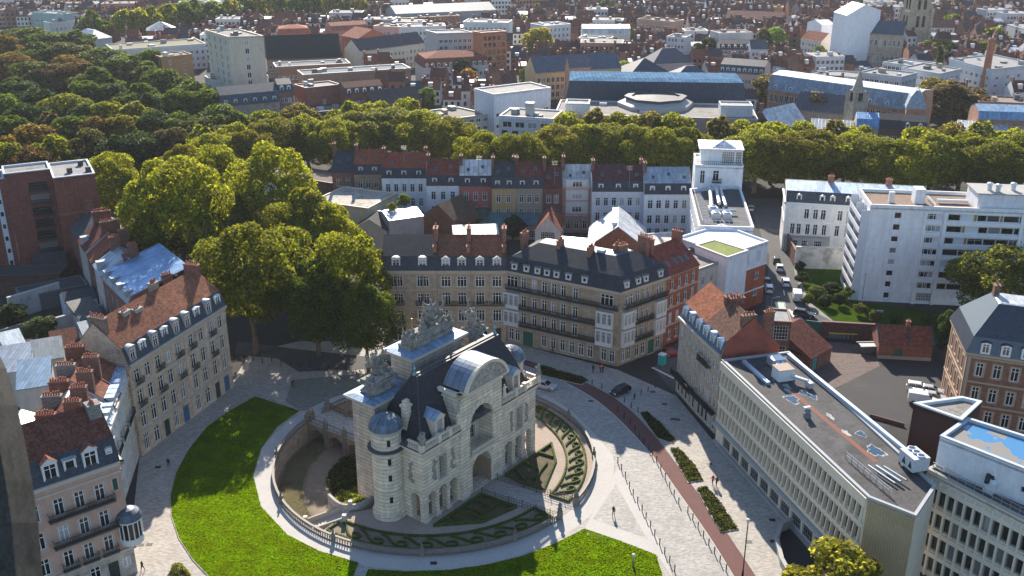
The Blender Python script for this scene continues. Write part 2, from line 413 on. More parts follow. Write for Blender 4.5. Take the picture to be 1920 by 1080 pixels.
        if arch:
            pr = [(-e * cos(pi * t / 8), h + gab * sin(pi * t / 8)) for t in range(9)]
        else: pr = [(-e, h - .02), (0, h + gab), (e, h - .02)]
        if gab > 0:
            n = len(pr)
            m.add([T(q[0], -.14, q[1]) for q in pr] + [T(q[0], dep + .6, q[1]) for q in pr], [(j, j + 1, n + j + 1, n + j) for j in range(n - 1)], 1)
            m.poly([T(q[0] * .9, -.02, q[1] - .06 if 0 < k_ < n - 1 else q[1]) for k_, q in enumerate(reversed(pr))], 0)
        else: m.box(-e, e, -.14, dep + .3, h, h + .1, 1, T)
        r = (wc or WHITE)
        key = roof.name + str(rc)
        o = m.obj('dormer', [TRIM, solidc(roof, rc)], s.root, r)
        fm, pm = winmesh(w, h - .2, st); a_, d, n_, _ = s.edge(i)
        wn = link('dormer_window', fm, o, s.win, s.P(i, x, z + .02, y + .08), atan2(d.y, d.x))
        if pm:
            pp = s.P(i, x, z + .02, y + .08); g = MB(); ww, hh = w - .06, h - .26
            g.box(-ww / 2, ww / 2, .02, .045, .06, hh + .03, 0, lambda a2, b2, c2: s.P(i, x + a2, z + .02 + c2, y + .08 + b2))
            wn2 = g.obj('pane', [GLASS], o)
        return o
    def chimney(s, x, y, z, h=2.2, w=1.6, d=.7, pots=4, col=(.28, .13, .09), i=0, mat=None):
        m = MB(); T = lambda a_, b_, c_: s.P(i, x + a_, z + c_, y + b_)
        m.box(-w / 2, w / 2, -d / 2, d / 2, -1.2, h, 0, T); m.box(-w / 2 - .1, w / 2 + .1, -d / 2 - .1, d / 2 + .1, h, h + .18, 0, T)
        L = max(w, d); 
        for k in range(pots):
            t = (k + .5) / pots - .5; px, py = (t * w * .9, 0) if w >= d else (0, t * d * .9)
            p0 = T(px, py, h + .15); hh = random.uniform(.4, .75); m.bar(p0, (p0[0], p0[1], p0[2] + hh), .14, 7, 1, .11)
        return m.obj('chimney', [mat or BRICK, POT], s.root, col)
    def skylight(s, i, x, t0, prof_pt, w=.9, h=1.2):
        """prof_pt(t) -> (y, z) on the roof slope"""
        m = MB(); (y0, z0), (y1, z1) = prof_pt(t0), prof_pt(t0 + .01); L = hypot(y1 - y0, z1 - z0); uy, uz = (y1 - y0) / L, (z1 - z0) / L
        T = lambda a_, b_, c_: s.P(i, x + a_, z0 + uz * b_ + uy * c_, y0 + uy * b_ - uz * c_)
        m.box(-w / 2, w / 2, 0, h, -.1, .1, 0, T); m.box(-w / 2 + .08, w / 2 - .08, .08, h - .08, .1, .115, 1, T)
        m.obj('skylight', [solidc(METAL, (.25, .26, .28)), SKYGL], s.root)
    def box(s, name, i, x0, x1, y0, y1, z0, z1, mat=None, col=(.6, .6, .6)):
        m = MB(); m.box(x0, x1, y0, y1, z0, z1, 0, lambda a_, b_, c_: s.P(i, a_, c_, b_)); return m.obj(name, [mat or TRIM], s.root, col)
    def done(s):
        s.w.obj('wall', [s.wall], s.root, s.wc); s.t.obj('trim_course', [TRIM], s.root, s.trim)
        if s.b.f: tag(s.b.obj('further_windows', [solidc(TRIM, s.win), DARKGLASS], s.root), kind='stuff')
        return s.root
SOL = {}
def solidc(mat, c):
    k = (mat.name, tuple(round(q, 3) for q in c))
    if k not in SOL:
        m = mat.copy(); nd = [q for q in m.node_tree.nodes if q.type == 'OBJECT_INFO'][0]
        rgb = m.node_tree.nodes.new('ShaderNodeRGB'); rgb.outputs[0].default_value = (*c, 1)
        for l in list(m.node_tree.links):
            if l.from_node == nd and l.from_socket.name == 'Color': m.node_tree.links.new(rgb.outputs[0], l.to_socket)
        m.name = mat.name + '_tinted'; SOL[k] = m
    return SOL[k]
SKYGL = flat('rooflight_glass', (.05, .07, .1), .06, 0, .9)
def offset(p, d):
    n = len(p); out = []
    for i in range(n):
        a, b, c = p[i - 1], p[i], p[(i + 1) % n]; u = (b - a).normalized(); v = (c - b).normalized()
        n1 = Vector((-u.y, u.x)); n2 = Vector((-v.y, v.x)); k = n1 + n2; k = k / max(.3, k.length_squared / 2)
        out.append(b + k * d)
    return out
def quad(p0, p1, z, depth, ext0=0, ext1=0):
    a, b = G(*p0, z), G(*p1, z); d = (b - a).normalized(); a = a - d * ext0; b = b + d * ext1; n = Vector((-d.y, d.x))
    return [a, b, b + n * depth, a + n * depth]
def rows(W, cols, w, zs, h, st, marg=.6, skip=(), col=None):
    """evenly spaced windows: list of (x, z, w, h, style)"""
    out = []
    for zi, z in enumerate(zs if isinstance(zs, (list, tuple)) else [zs]):
        for k in range(cols):
            if (zi, k) in skip: continue
            hh = h[zi] if isinstance(h, (list, tuple)) else h
            out.append((marg + (W - 2 * marg) * (k + .5) / cols, z, w, hh, st) + ((col,) if col else ()))
    return out
# ---------------------------------------------------------------- ground, moat, lawns, roads
RC, RR = Vector((-12.23, 137.9)), 25.3
def gpoly(name, pts, z, mat, col=None, kind='structure', smooth_n=0):
    P = [G(*q) for q in pts]
    if smooth_n: P = spline(P, smooth_n)
    return wpoly(name, P, z, mat, col, kind)
def wpoly(name, P, z, mat, col=None, kind='structure'):
    from mathutils.geometry import tessellate_polygon
    T = tessellate_polygon([[Vector((p.x, p.y, 0)) for p in P]]); m = MB()
    fs = [t if (P[t[1]] - P[t[0]]).cross(P[t[2]] - P[t[0]]) > 0 else (t[0], t[2], t[1]) for t in T]
    m.add([(p.x, p.y, z) for p in P], [tuple(f) for f in fs])
    return tag(m.obj(name, [mat], None, col), kind=kind)
def spline(P, n, closed=True):
    out = []; k = len(P)
    for i in range(k if closed else k - 1):
        a, b, c, d = (P[(i - 1) % k], P[i], P[(i + 1) % k], P[(i + 2) % k]) if closed else (P[max(0, i - 1)], P[i], P[i + 1], P[min(k - 1, i + 2)])
        for j in range(n):
            t = j / n
            out.append(.5 * ((2 * b) + (c - a) * t + (2 * a - 5 * b + 4 * c - d) * t * t + (3 * b - a - 3 * c + d) * t ** 3))
    if not closed: out.append(P[-1])
    return out
def resamp(P, n):
    D = [0.0]
    for a, b in zip(P, P[1:]): D.append(D[-1] + (b - a).length)
    out = []; k = 0
    for i in range(n + 1):
        t = D[-1] * i / n
        while k < len(P) - 2 and D[k + 1] < t: k += 1
        out.append(P[k].lerp(P[k + 1], (t - D[k]) / max(1e-9, D[k + 1] - D[k])))
    return out
def quads(name, a, b, z, mat):
    m = MB(); n = len(a); m.add([(p.x, p.y, z) for p in a] + [(p.x, p.y, z) for p in b], [(i, n + i, n + i + 1, i + 1) if (a[1] - a[0]).cross(b[0] - a[0]) < 0 else (i, i + 1, n + i + 1, n + i) for i in range(n - 1)])
    return tag(m.obj(name, [mat]), kind='structure')
def strip(name, left, right, z, mat):
    return quads(name, resamp(spline([G(*q) for q in left], 8, False), 60), resamp(spline([G(*q) for q in right], 8, False), 60), z, mat)
def ringpt(p): d = (p - RC).normalized(); return RC + d * RR
ASPH = surf('asphalt', (.075, .075, .08), var=.25, scale=.12, fine=.15, rough=.9, stain=((.13, .125, .12), .12, .55, .5))
EARTH = surf('city_ground', (.04, .038, .036), var=.3, scale=.05, rough=.95)
PAVE = surf('stone_paving', (.375, .345, .31), kind='brick', var=.16, scale=.25, fine=.12, rough=.8, stain=((.24, .23, .22), .15, .58, .5))
COBB = surf('cobbles', (.34, .325, .305), kind='brick', var=.2, scale=.3, fine=.3, rough=.75, stain=((.22, .21, .2), .2, .55, .6))
RED = surf('red_cycle_surface', (.14, .066, .06), var=.15, fine=.12, rough=.9)
GRAVEL = surf('court_gravel', (.36, .29, .24), var=.15, scale=.3, fine=.25, rough=.95)
MOATF = surf('moat_floor', (.17, .14, .10), var=.35, scale=.2, fine=.25, rough=.95, stain=((.05, .07, .025), .18, .5, .7))
LAWN = surf('lawn_grass', (.05, .075, .001), var=.6, scale=.14, fine=.6, rough=1, spec=0, stain=((.075, .085, .002), .2, .52, .7))
SOIL = surf('bed_soil', (.05, .06, .02), var=.4, scale=1.5, fine=.5, rough=1)
LIGHT = surf('pale_paving', (.43, .41, .385), var=.12, scale=.3, fine=.12, rough=.8)
n_ = 120; gm = MB()
cir = [RC + Vector((cos(2 * pi * i / n_), sin(2 * pi * i / n_))) * RR for i in range(n_)]
far = [RC + Vector((cos(2 * pi * i / n_), sin(2 * pi * i / n_))) * 3500 for i in range(n_)]
gm.add([(p.x, p.y, 0) for p in cir] + [(p.x, p.y, 0) for p in far], [(i, n_ + i, n_ + (i + 1) % n_, (i + 1) % n_) for i in range(n_)])
tag(gm.obj('ground', [EARTH]), kind='structure')
# gate frame
GC = G(791, 846, 12.0); GA = atan2(*(G(1004, 718, 12.0) - GC).yx); GU = Vector((cos(GA), sin(GA))); GV = Vector((-GU.y, GU.x))
GL = lambda u, v: GC + GU * u + GV * v
A_ = ringpt(G(598, 1000)); B_ = ringpt(GL(30, 8)); MZ = -3.4
angA, angB = atan2(*(A_ - RC).yx), atan2(*(B_ - RC).yx)
while angB < angA: angB += 2 * pi
front = [RC + Vector((cos(angA + (angB - angA) * i / 60), sin(angA + (angB - angA) * i / 60))) * RR for i in range(61)]
divide = [B_, GL(26.5, 8), GL(2, 8), GL(-.5, 5.5), G(700, 953), G(650, 962), A_]
wpoly('gate_court', front + divide[1:-1], -.01, GRAVEL)
back = [RC + Vector((cos(angB + (angA + 2 * pi - angB) * i / 60), sin(angB + (angA + 2 * pi - angB) * i / 60))) * RR for i in range(61)]
wpoly('moat_floor', back + divide[::-1][1:-1], MZ, MOATF)
mw = MB()
for P, fl in ((back, True), (divide, True)):
    for i in range(len(P) - 1): mw.poly([(P[i].x, P[i].y, MZ - .1), (P[i + 1].x, P[i + 1].y, MZ - .1), (P[i + 1].x, P[i + 1].y, .0), (P[i].x, P[i].y, .0)])
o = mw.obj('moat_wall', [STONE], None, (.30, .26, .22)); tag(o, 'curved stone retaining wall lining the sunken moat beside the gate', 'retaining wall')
# surfaces of the square, each sheet a few millimetres above the last
def outer(name, pts, z, mat):
    """a sheet of the square with the round court cut out of it, laid in radial pieces"""
    P = [G(*q) for q in pts]; n = len(P); angs = sorted({round(2 * pi * i / 180, 5) for i in range(180)} | {round(atan2(*(p - RC).yx) % (2 * pi), 5) for p in P})
    def reach(t):
        d = Vector((cos(t), sin(t))); best = RR + .1
        for i in range(n):
            a, b = P[i] - RC, P[(i + 1) % n] - RC; e = b - a; den = d.x * e.y - d.y * e.x
            if abs(den) < 1e-9: continue
            s_ = (a.x * e.y - a.y * e.x) / den; u = (a.x * d.y - a.y * d.x) / den
            if s_ > 0 and -1e-4 <= u <= 1 + 1e-4: best = max(best, s_)
        return best
    m = MB(); k = len(angs); R_ = [reach(t) for t in angs]
    m.add([(RC.x + (RR + .02) * cos(t), RC.y + (RR + .02) * sin(t), z) for t in angs] + [(RC.x + r * cos(t), RC.y + r * sin(t), z) for r, t in zip(R_, angs)], [(i, k + i, k + (i + 1) % k, (i + 1) % k) for i in range(k)])
    return tag(m.obj(name, [mat]), kind='structure')
outer('plaza_paving', [(230, 1150), (262, 852), (433, 720), (470, 660), (560, 640), (700, 640), (950, 640), (1160, 694), (1268, 742), (1342, 832), (1640, 1130), (1500, 1260), (300, 1260)], .004, PAVE)
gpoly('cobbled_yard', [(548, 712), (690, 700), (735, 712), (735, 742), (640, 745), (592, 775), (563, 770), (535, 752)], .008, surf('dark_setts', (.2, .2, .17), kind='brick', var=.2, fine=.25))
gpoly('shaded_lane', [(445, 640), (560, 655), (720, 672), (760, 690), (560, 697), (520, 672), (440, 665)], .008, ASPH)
# cobbled roadway and red cycle path
RL = [(880, 690), (960, 712), (1008, 733), (1060, 762), (1110, 808), (1157, 866), (1200, 945), (1240, 1022), (1290, 1130)]
RM = [(900, 664), (980, 684), (1046, 710), (1106, 742), (1150, 776), (1190, 816), (1226, 857), (1262, 908), (1300, 962), (1342, 1024), (1400, 1120)]
RRt = [(905, 656), (990, 676), (1060, 701), (1126, 731), (1176, 764), (1216, 804), (1250, 845), (1290, 900), (1330, 952), (1372, 1012), (1440, 1115)]
strip('cobbled_roadway', RL, RM, .012, COBB); strip('red_cycle_path', RM, RRt, .012, RED)
strip('path_kerb', [(q[0] - 2.2, q[1] + .6) for q in RM], RM, .03, LIGHT)
CEN = [(x, y) for x, y in ()]
# ring walk
LO = [(560, 771), (520, 801), (491, 842), (476, 890), (489, 948), (538, 1003), (598, 1034), (655, 1052)]
wr = MB(); W0 = atan2(*(G(1000, 742) - RC).yx)
a0, a1 = radians(60), radians(420) - radians(150)
kk = 100; ri = [RC + Vector((cos(t), sin(t))) * (RR + .03) for t in [radians(118) + radians(292) * i / kk for i in range(kk + 1)]]
ro = [RC + Vector((cos(t), sin(t))) * (RR + 3.1) for t in [radians(118) + radians(292) * i / kk for i in range(kk + 1)]]
quads('ring_walk', ri, ro, .010, LIGHT)
gpoly('sett_triangle', [(1155, 908), (1112, 973), (1213, 1010)], .016, COBB)
gpoly('paved_wedge', [(1095, 992), (1160, 872), (1240, 1022), (1262, 1085), (1232, 1040)], .008, LIGHT)
lawn1 = [(478, 744), (430, 771), (388, 801), (354, 843), (330, 888), (320, 930), (322, 968), (336, 1010), (362, 1050), (400, 1090), (450, 1150), (640, 1150), (672, 1056), (655, 1051), (598, 1034), (538, 1003), (489, 950), (475, 893), (490, 842), (520, 802), (562, 771), (520, 757)]
lawn2 = [(690, 1068), (760, 1072), (838, 1070), (910, 1060), (980, 1043), (1040, 1020), (1096, 992), (1160, 1014), (1230, 1041), (1243, 1082), (1250, 1150), (660, 1150)]
def lawn(name, pts):
    P = [G(*q) for q in pts]; m = MB()
    wpoly(name, P, .05, LAWN)
    n = len(P); ed = MB(); s = sum(P[i].x * P[(i + 1) % n].y - P[(i + 1) % n].x * P[i].y for i in range(n))
    for i in range(n):
        a, b = P[i], P[(i + 1) % n]; d = (b - a).normalized(); nn = Vector((d.y, -d.x)) * (.09 if s > 0 else -.09)
        ed.prism([a + nn, b + nn, b, a] if s < 0 else [a, b, b + nn, a + nn][::-1], 0, .12)
    tag(ed.obj('lawn_edging', [LIGHT]), kind='structure')
lawn('lawn', lawn1); lawn('lawn', lawn2)
gpoly('lawn_crossing_path', [(652, 1092), (668, 1058), (694, 1062), (690, 1092)], .016, PAVE)
gpoly('stone_slab', [(1100, 999), (1131, 1007), (1128, 1012), (1097, 1003)], .06, LIGHT)
# streets, yard, gardens to the right
gpoly('side_street', [(1400, 372), (1462, 372), (1474, 440), (1492, 520), (1518, 580), (1560, 602), (1545, 640), (1440, 640), (1270, 745), (1225, 690), (1310, 600), (1434, 590), (1443, 480)], .008, ASPH)
gpoly('street_pavement', [(1462, 420), (1474, 440), (1492, 520), (1518, 580), (1560, 602), (1565, 596), (1530, 572), (1508, 512), (1487, 440)], .012, surf('grey_pavement', (.22, .21, .2), var=.2, fine=.15))
gpoly('brick_yard', [(1555, 640), (1640, 650), (1650, 690), (1560, 730), (1520, 700)], .012, surf('yard_bricks', (.13, .095, .085), kind='brick', var=.3))
gpoly('tarmac_yard', [(1500, 735), (1568, 728), (1645, 688), (1800, 690), (1790, 770), (1690, 800), (1600, 800)], .016, surf('yard_tarmac', (.038, .037, .04), var=.25, scale=.15, fine=.15, stain=((.065, .062, .062), .1, .55, .6)))
GARD = surf('garden_grass', (.04, .075, .006), var=.5, scale=.3, fine=.5, spec=0)
gpoly('garden_lawn', [(1490, 500), (1600, 505), (1612, 566), (1905, 605), (2000, 620), (2000, 655), (1640, 612), (1560, 600), (1520, 568)], .02, GARD)
gpoly('park_ground', [(-300, 60), (60, 60), (215, 118), (330, 140), (400, 190), (430, 240), (560, 290), (520, 350), (300, 345), (180, 345), (-300, 360)], .02, surf('park_floor', (.03, .045, .01), var=.5, scale=.1, fine=.5, spec=0))
LINE = surf('road_paint', (.7, .7, .68), var=.2, fine=.2)
for k in range(5): gpoly('road_marking', [(1466 + k * 1.3, 500 + k * 22), (1467.5 + k * 1.3, 500 + k * 22), (1469 + k * 1.5, 510 + k * 22), (1467 + k * 1.5, 510 + k * 22)], .014, LINE)
gpoly('bus_bay_marking', [(1458, 565), (1470, 565), (1478, 594), (1463, 594)], .014, surf('bay_green', (.42, .55, .45), var=.15))
for k in range(5): gpoly('crossing_marking', [(1478 + k * 5, 580 + k * 3), (1481 + k * 5, 580 + k * 3), (1490 + k * 5, 594 + k * 3), (1486 + k * 5, 594 + k * 3)], .018, LINE)
for k in range(7): gpoly('crossing_marking', [(1221 + k * 6, 690 + k * 3), (1224.5 + k * 6, 688.5 + k * 3), (1230 + k * 6, 690.5 + k * 3), (1227 + k * 6, 692 + k * 3)], .012, LINE)
for px_, py_ in ((296, 876), (280, 1021), (264, 1022), (813, 1056), (377 + 1280 - 1280, 1006), (1330, 870), (1448, 975), (1450, 1015), (1404, 1016), (1246, 758), (1270, 787), (1262, 786), (1108, 752), (1218, 852), (1224, 735)):
    a = G(px_, py_); wpoly('manhole_cover', [a + Vector(q) for q in ((-.45, -.35), (.45, -.35), (.45, .35), (-.45, .35))], .02, IRON)
# ---------------------------------------------------------------- planting
LEAF = N('leaf'); q = LEAF; oi = q.n('ShaderNodeObjectInfo'); at = q.n('ShaderNodeAttribute', attribute_name='lv'); tc = q.n('ShaderNodeTexCoord')
nz = q.noise(tc.outputs['Object'], .38, 3, .6)
f_ = q.math('MULTIPLY', q.math('ADD', .35, q.math('MULTIPLY', at.outputs['Fac'], 1.3)), q.math('ADD', .45, q.math('MULTIPLY', nz, 1.1)))
vm = q.n('ShaderNodeVectorMath', operation='SCALE'); q.l(oi.outputs['Color'], vm.inputs[0]); q.l(f_, vm.inputs['Scale'])
hs = q.n('ShaderNodeHueSaturation'); q.l(vm.outputs[0], hs.inputs['Color']); q.l(q.math('ADD', .47, q.math('MULTIPLY', nz, .06)), hs.inputs['Hue'])
q.l(hs.outputs[0], q.b.inputs['Base Color']); q.b.inputs['Roughness'].default_value = .55; q.b.inputs['Specular IOR Level'].default_value = .1
tr = q.n('ShaderNodeBsdfTranslucent'); hs2 = q.n('ShaderNodeHueSaturation'); q.l(hs.outputs[0], hs2.inputs['Color']); hs2.inputs['Value'].default_value = 2.25; hs2.inputs['Hue'].default_value = .485
q.l(hs2.outputs[0], tr.inputs[0]); ms = q.n('ShaderNodeMixShader'); ms.inputs[0].default_value = .55
q.l(q.b.outputs[0], ms.inputs[1]); q.l(tr.outputs[0], ms.inputs[2]); q.l(ms.outputs[0], q.t.nodes['Material Output'].inputs[0])
LEAF = q.m
def turf(name, pts, n, seed):
    """short blades of grass standing on a lawn, lit through from behind"""
    rg = random.Random(seed); P = [G(*q) for q in pts]; xs = [p.x for p in P]; ys = [p.y for p in P]; vs, fs, lv = [], [], []
    def ins(x, y):
        c = False
        for i in range(len(P)):
            a, b = P[i], P[i - 1]
            if (a.y > y) != (b.y > y) and x < (b.x - a.x) * (y - a.y) / (b.y - a.y) + a.x: c = not c
        return c
    while len(fs) < n:
        x, y = rg.uniform(min(xs), max(xs)), rg.uniform(max(85, min(ys)), max(ys))
        if not ins(x, y): continue
        t = rg.uniform(-1.2, 1.2); w_ = rg.uniform(.08, .16); h = rg.uniform(.05, .14); k = len(vs); dx, dy = cos(t) * w_, sin(t) * w_; ln = rg.uniform(-.1, .1)
        vs += [(x - dx, y - dy, .05), (x + dx, y + dy, .05), (x + dx * .7 + ln, y + dy * .7 + ln, .05 + h), (x - dx * .8 + ln, y - dy * .8 + ln, .05 + h * .8)]; fs.append((k, k + 1, k + 2, k + 3)); lv.append(rg.uniform(.42, .62))
    me = bpy.data.meshes.new(name); me.from_pydata(vs, [], fs); me.materials.append(LEAF); at_ = me.attributes.new('lv', 'FLOAT', 'FACE'); at_.data.foreach_set('value', lv); me.update()
    tag(link(name, me, None, (.108, .192, .001)), 'short mown grass blades of the lawn beside the round court', 'grass', kind='stuff')
BARK = surf('bark', (.13, .105, .075), var=.4, scale=1.2, fine=.4, rough=.95)
def leafmesh(name, pts, size, rng, flat_=.0):
    """pts: (point, outward direction); one leaf-clump quad each, with a brightness value"""
    vs, fs, lv = [], [], []
    for p, d in pts:
        nrm = (d + Vector((rng.uniform(-1, 1), rng.uniform(-1, 1), rng.uniform(-1, 1))) * .9 + Vector((0, 0, .25))).normalized()
        a = nrm.orthogonal().normalized(); a = Matrix.Rotation(rng.uniform(0, 2 * pi), 3, nrm) @ a; b = nrm.cross(a)
        s_ = size * rng.uniform(.6, 1.35); k = len(vs); bend = nrm * s_ * .25
        vs += [p + a * s_ * .5 - bend, p + b * s_ * .42, p - a * s_ * .5 - bend, p - b * s_ * .42]; fs.append((k, k + 1, k + 2, k + 3)); lv.append(rng.random())
    me = bpy.data.meshes.new(name); me.from_pydata(vs, [], fs); me.materials.append(LEAF)
    at_ = me.attributes.new('lv', 'FLOAT', 'FACE'); at_.data.foreach_set('value', lv); me.update(); return me
def crownpts(rng, R, H, n, nl, rough=.35, low=.0):
    """points on the outside of many overlapping lobes that fill a crown of radius R and height H (base at z 0)"""
    lobes = []
    for k in range(nl):
        t = rng.uniform(0, 2 * pi); zz = rng.uniform(-.9 + low, 1); rr = math.sqrt(max(0, 1 - zz * zz)) * rng.uniform(.4, .95)
        c = Vector((rr * cos(t) * R, rr * sin(t) * R, H / 2 + zz * H * .40)); lobes.append((c, R * rng.uniform(.2, .42), H * rng.uniform(.11, .2)))
    lobes.append((Vector((0, 0, H / 2)), R * .6, H * .38))
    out = []
    while len(out) < n:
        c, r, h = rng.choice(lobes)
        d = Vector((rng.gauss(0, 1), rng.gauss(0, 1), rng.gauss(.25, 1))).normalized()
        p = c + Vector((d.x * r, d.y * r, d.z * h)) * rng.uniform(.75, 1.12) ** 1
        if any(((p.x - c2.x) / r2) ** 2 + ((p.y - c2.y) / r2) ** 2 + ((p.z - c2.z) / h2) ** 2 < .6 for c2, r2, h2 in lobes): continue
        out.append((p, (d + (p - Vector((0, 0, H * .4))).normalized()).normalized()))
    return out
def trunkmesh(rng, Ht, R, tr=.5):
    m = MB(); p = Vector((0, 0, -.2)); 
    ks = [(Vector((0, 0, -.2)), tr * 1.25), (Vector((rng.uniform(-.2, .2), rng.uniform(-.2, .2), Ht * .4)), tr * .85), (Vector((rng.uniform(-.5, .5), rng.uniform(-.5, .5), Ht * .9)), tr * .65)]
    for (a, r1), (b, r2) in zip(ks, ks[1:]): m.bar(a, b, r1, 8, 0, r2)
    top = ks[-1][0]
    for k in range(6):
        t = k * 1.05 + rng.uniform(-.3, .3); q1 = top + Vector((cos(t) * R * .3, sin(t) * R * .3, R * rng.uniform(.25, .5)))
        m.bar(top - Vector((0, 0, .3)), q1, tr * .42, 6, 0, tr * .25)
        for j in range(2):
            t2 = t + rng.uniform(-.7, .7); q2 = q1 + Vector((cos(t2) * R * .22, sin(t2) * R * .22, R * rng.uniform(.15, .4))); m.bar(q1, q2, tr * .24, 5, 0, tr * .08)
    return m.mesh('trunk', [BARK], True)
TREES = {}
def treeproto(key, R, H, Ht, n, size, nl, seed, low=0.):
    rng = random.Random(seed); c = leafmesh('crown', [(p + Vector((0, 0, Ht)), d) for p, d in crownpts(rng, R, H, n, nl, low=low)], size, rng); t = trunkmesh(rng, Ht + H * .18, R, .055 * R + .12)
    TREES[key] = (c, t, R, H, Ht)
for i in range(4): treeproto(('big', i), 7.8, 17, 6, 19000, .5, 44, 100 + i)
for i in range(4): treeproto(('mid', i), 6, 12, 3.0, 5600, .7, 30, 200 + i)
for i in range(3): treeproto(('far', i), 6, 9, 3.0, 1500, 1.15, 18, 300 + i)
for i in range(2): treeproto(('tall', i), 2.2, 11, 1.2, 1500, .7, 20, 400 + i)
turf('grass', lawn1, 90000, 1); turf('grass', lawn2, 40000, 2)
TN = {}
def tree(kind, px, py, rpx, col, label, name='broadleaf_tree', cat='tree', group=None, zc=None, hs=1.0):
    """px,py: crown centre seen in the survey photo, rpx its half width there"""
    i = TN.get(kind, 0); TN[kind] = i + 1; ks = [k for k in TREES if k[0] == kind]; c, t, R, H, Ht = TREES[ks[i % len(ks)]]
    z = zc or (Ht + H / 2)
    for _ in range(3):
        p = G(px, py, z); dist = math.sqrt(p.x ** 2 + p.y ** 2 + (CAMH - z) ** 2); r = rpx * dist / FPX; s_ = r / R
        if zc is None: z = (Ht + H / 2) * s_ * hs
    rt = thing(name, label, cat, (p.x, p.y, 0), random.uniform(0, 6.28), group); rt.scale = (s_, s_, s_ * hs if zc is None else z / (Ht + H / 2))
    v = random.uniform(.85, 1.15)
    link('trunk', t, rt); link('crown', c, rt, tuple(q * v for q in col)); return rt
GRN, YEL, OLV, DRK, RST, ORG = (.065, .10, .006), (.16, .178, .008), (.122, .138, .008), (.028, .052, .010), (.09, .06, .014), (.125, .09, .010)
# ---------------------------------------------------------------- the monumental gate
gate = thing('city_gate', 'monumental pale stone triumphal gate with slate roof and sculpted trophies inside the round moat', 'city gate', (GC.x, GC.y, 0), GA)
gst = (.70, .595, .465); gst2 = (.66, .57, .455)
class GB(Bld):                         # same wall kit, drawn in the gate's own axes
    def __init__(s, pts): s.o = Vector((0, 0)); s.p = [Vector(q) for q in pts]; s.root = gate; s.w = MB(); s.t = MB(); s.b = MB(); s.wc = gst; s.win = (.5, .46, .4); s.trim = gst2; s.nw = 0; s.wall = RUST
gw = GB([(0, 0), (26.3, 0), (26.3, 8.5), (0, 8.5)])
arc = [(x, 0.05, 1.75, 4.5) for x in (1.95, 4.35, 6.75)]
def arches(W, xs): return [(x, .05, 1.7, 4.5, 'A^') for x in xs]
_ow = Bld.window
def nowin(s, x, z, w, h, st, i, y=0.0, col=None):
    if st != 'A': return _ow(s, x, z, w, h, st, i, y, col)
GB.window = nowin
def gband(s, i, z, h=.25, out=.15, x0=None, x1=None, name=None):
    W = s.W(i); m = MB(); x0 = -out if x0 is None else x0; x1 = W + out if x1 is None else x1; m.box(x0, x1, -out, .05, z, z + h, 0, lambda x, y, zz: s.P(i, x, zz, y)); m.obj('string_course', [TRIM], gate, gst2)
def gpiers(s, i, xs, z0, z1, w=.5, out=.1):
    for x in xs: m = MB(); m.box(x - w / 2, x + w / 2, -out, .02, z0, z1, 0, lambda a, y, zz: s.P(i, a, zz, y)); m.obj('pilaster_block', [TRIM], gate, gst2)
GB.band, GB.piers = gband, gpiers
wn = [(4.1, 5.9, 1.5, 3.7, 'x'), (22.0, 5.9, 1.5, 3.7, 'x')]
gw.face(0, 12, arches(0, (1.8, 4.1, 6.4)) + [wn[0]], x1=7.7, depth=1.0)
gw.face(0, 12, arches(0, (19.4, 21.9, 24.35)) + [wn[1]], x0=17.3, depth=1.0)
gw.face(1, 12, [(1.6, .05, 1.7, 4.5, 'A^')], depth=1.0); gw.face(3, 12, [(6.9, .05, 1.7, 4.5, 'A^')], depth=1.0); gw.face(2, 12)
gw.surround(0, wn, .22, .14); gw.sill(0, wn, .2)
for x0, x1 in ((-.15, 7.7), (17.3, 26.45)):
    for z, h, o_ in ((5.35, .25, .16), (11.1, .35, .25), (11.75, .3, .6)): gw.band(0, z, h, o_, x0, x1)
for i in (1, 3):
    for z, h, o_ in ((5.35, .25, .16), (11.1, .35, .25), (11.75, .3, .6)): gw.band(i, z, h, o_)
for x in (.65, 2.95, 5.25, 18.1, 20.65, 23.15, 25.55): gw.piers(0, [x], 0, .55, 1.0, .22); gw.piers(0, [x], 3.35, 3.6, .95, .16)
FLASH = surf('lead_flashing', (.065, .068, .074), var=.3, rough=.6)
for x0, x1, y0, y1 in ((-.66, 7.7, -.66, .1), (17.3, 26.96, -.66, .1), (-.66, -.1, .1, 4.0), (26.4, 26.96, .1, 4.0)): m = MB(); m.box(x0, x1, y0, y1, 12.0, 12.055); m.obj('cornice_flashing', [FLASH], gate)
# inner walls of the arcades and of the passage
iw = MB()
for x0, x1 in ((0.9, 7.7), (17.3, 25.4)):
    iw.poly([(x0, 3.0, 0), (x1, 3.0, 0), (x1, 3.0, 5.2), (x0, 3.0, 5.2)]); iw.poly([(x0, .3, 5.2), (x1, .3, 5.2), (x1, 3.0, 5.2), (x0, 3.0, 5.2)][::-1])
for x in (10.3, 14.7): iw.poly([(x, -.3, 0), (x, 12.4, 0), (x, 12.4, 4.2), (x, -.3, 4.2)] if x < 12 else [(x, 12.4, 0), (x, -.3, 0), (x, -.3, 4.2), (x, 12.4, 4.2)])
A = [(12.5 - 2.2 * cos(pi * t / 10), 4.2 + 2.2 * sin(pi * t / 10)) for t in range(11)]
for t in range(10): iw.poly([(A[t][0], -.3, A[t][1]), (A[t + 1][0], -.3, A[t + 1][1]), (A[t + 1][0], 12.4, A[t + 1][1]), (A[t][0], 12.4, A[t][1])])
iw.obj('passage_vault', [PLAIN], gate, (.50, .36, .24))
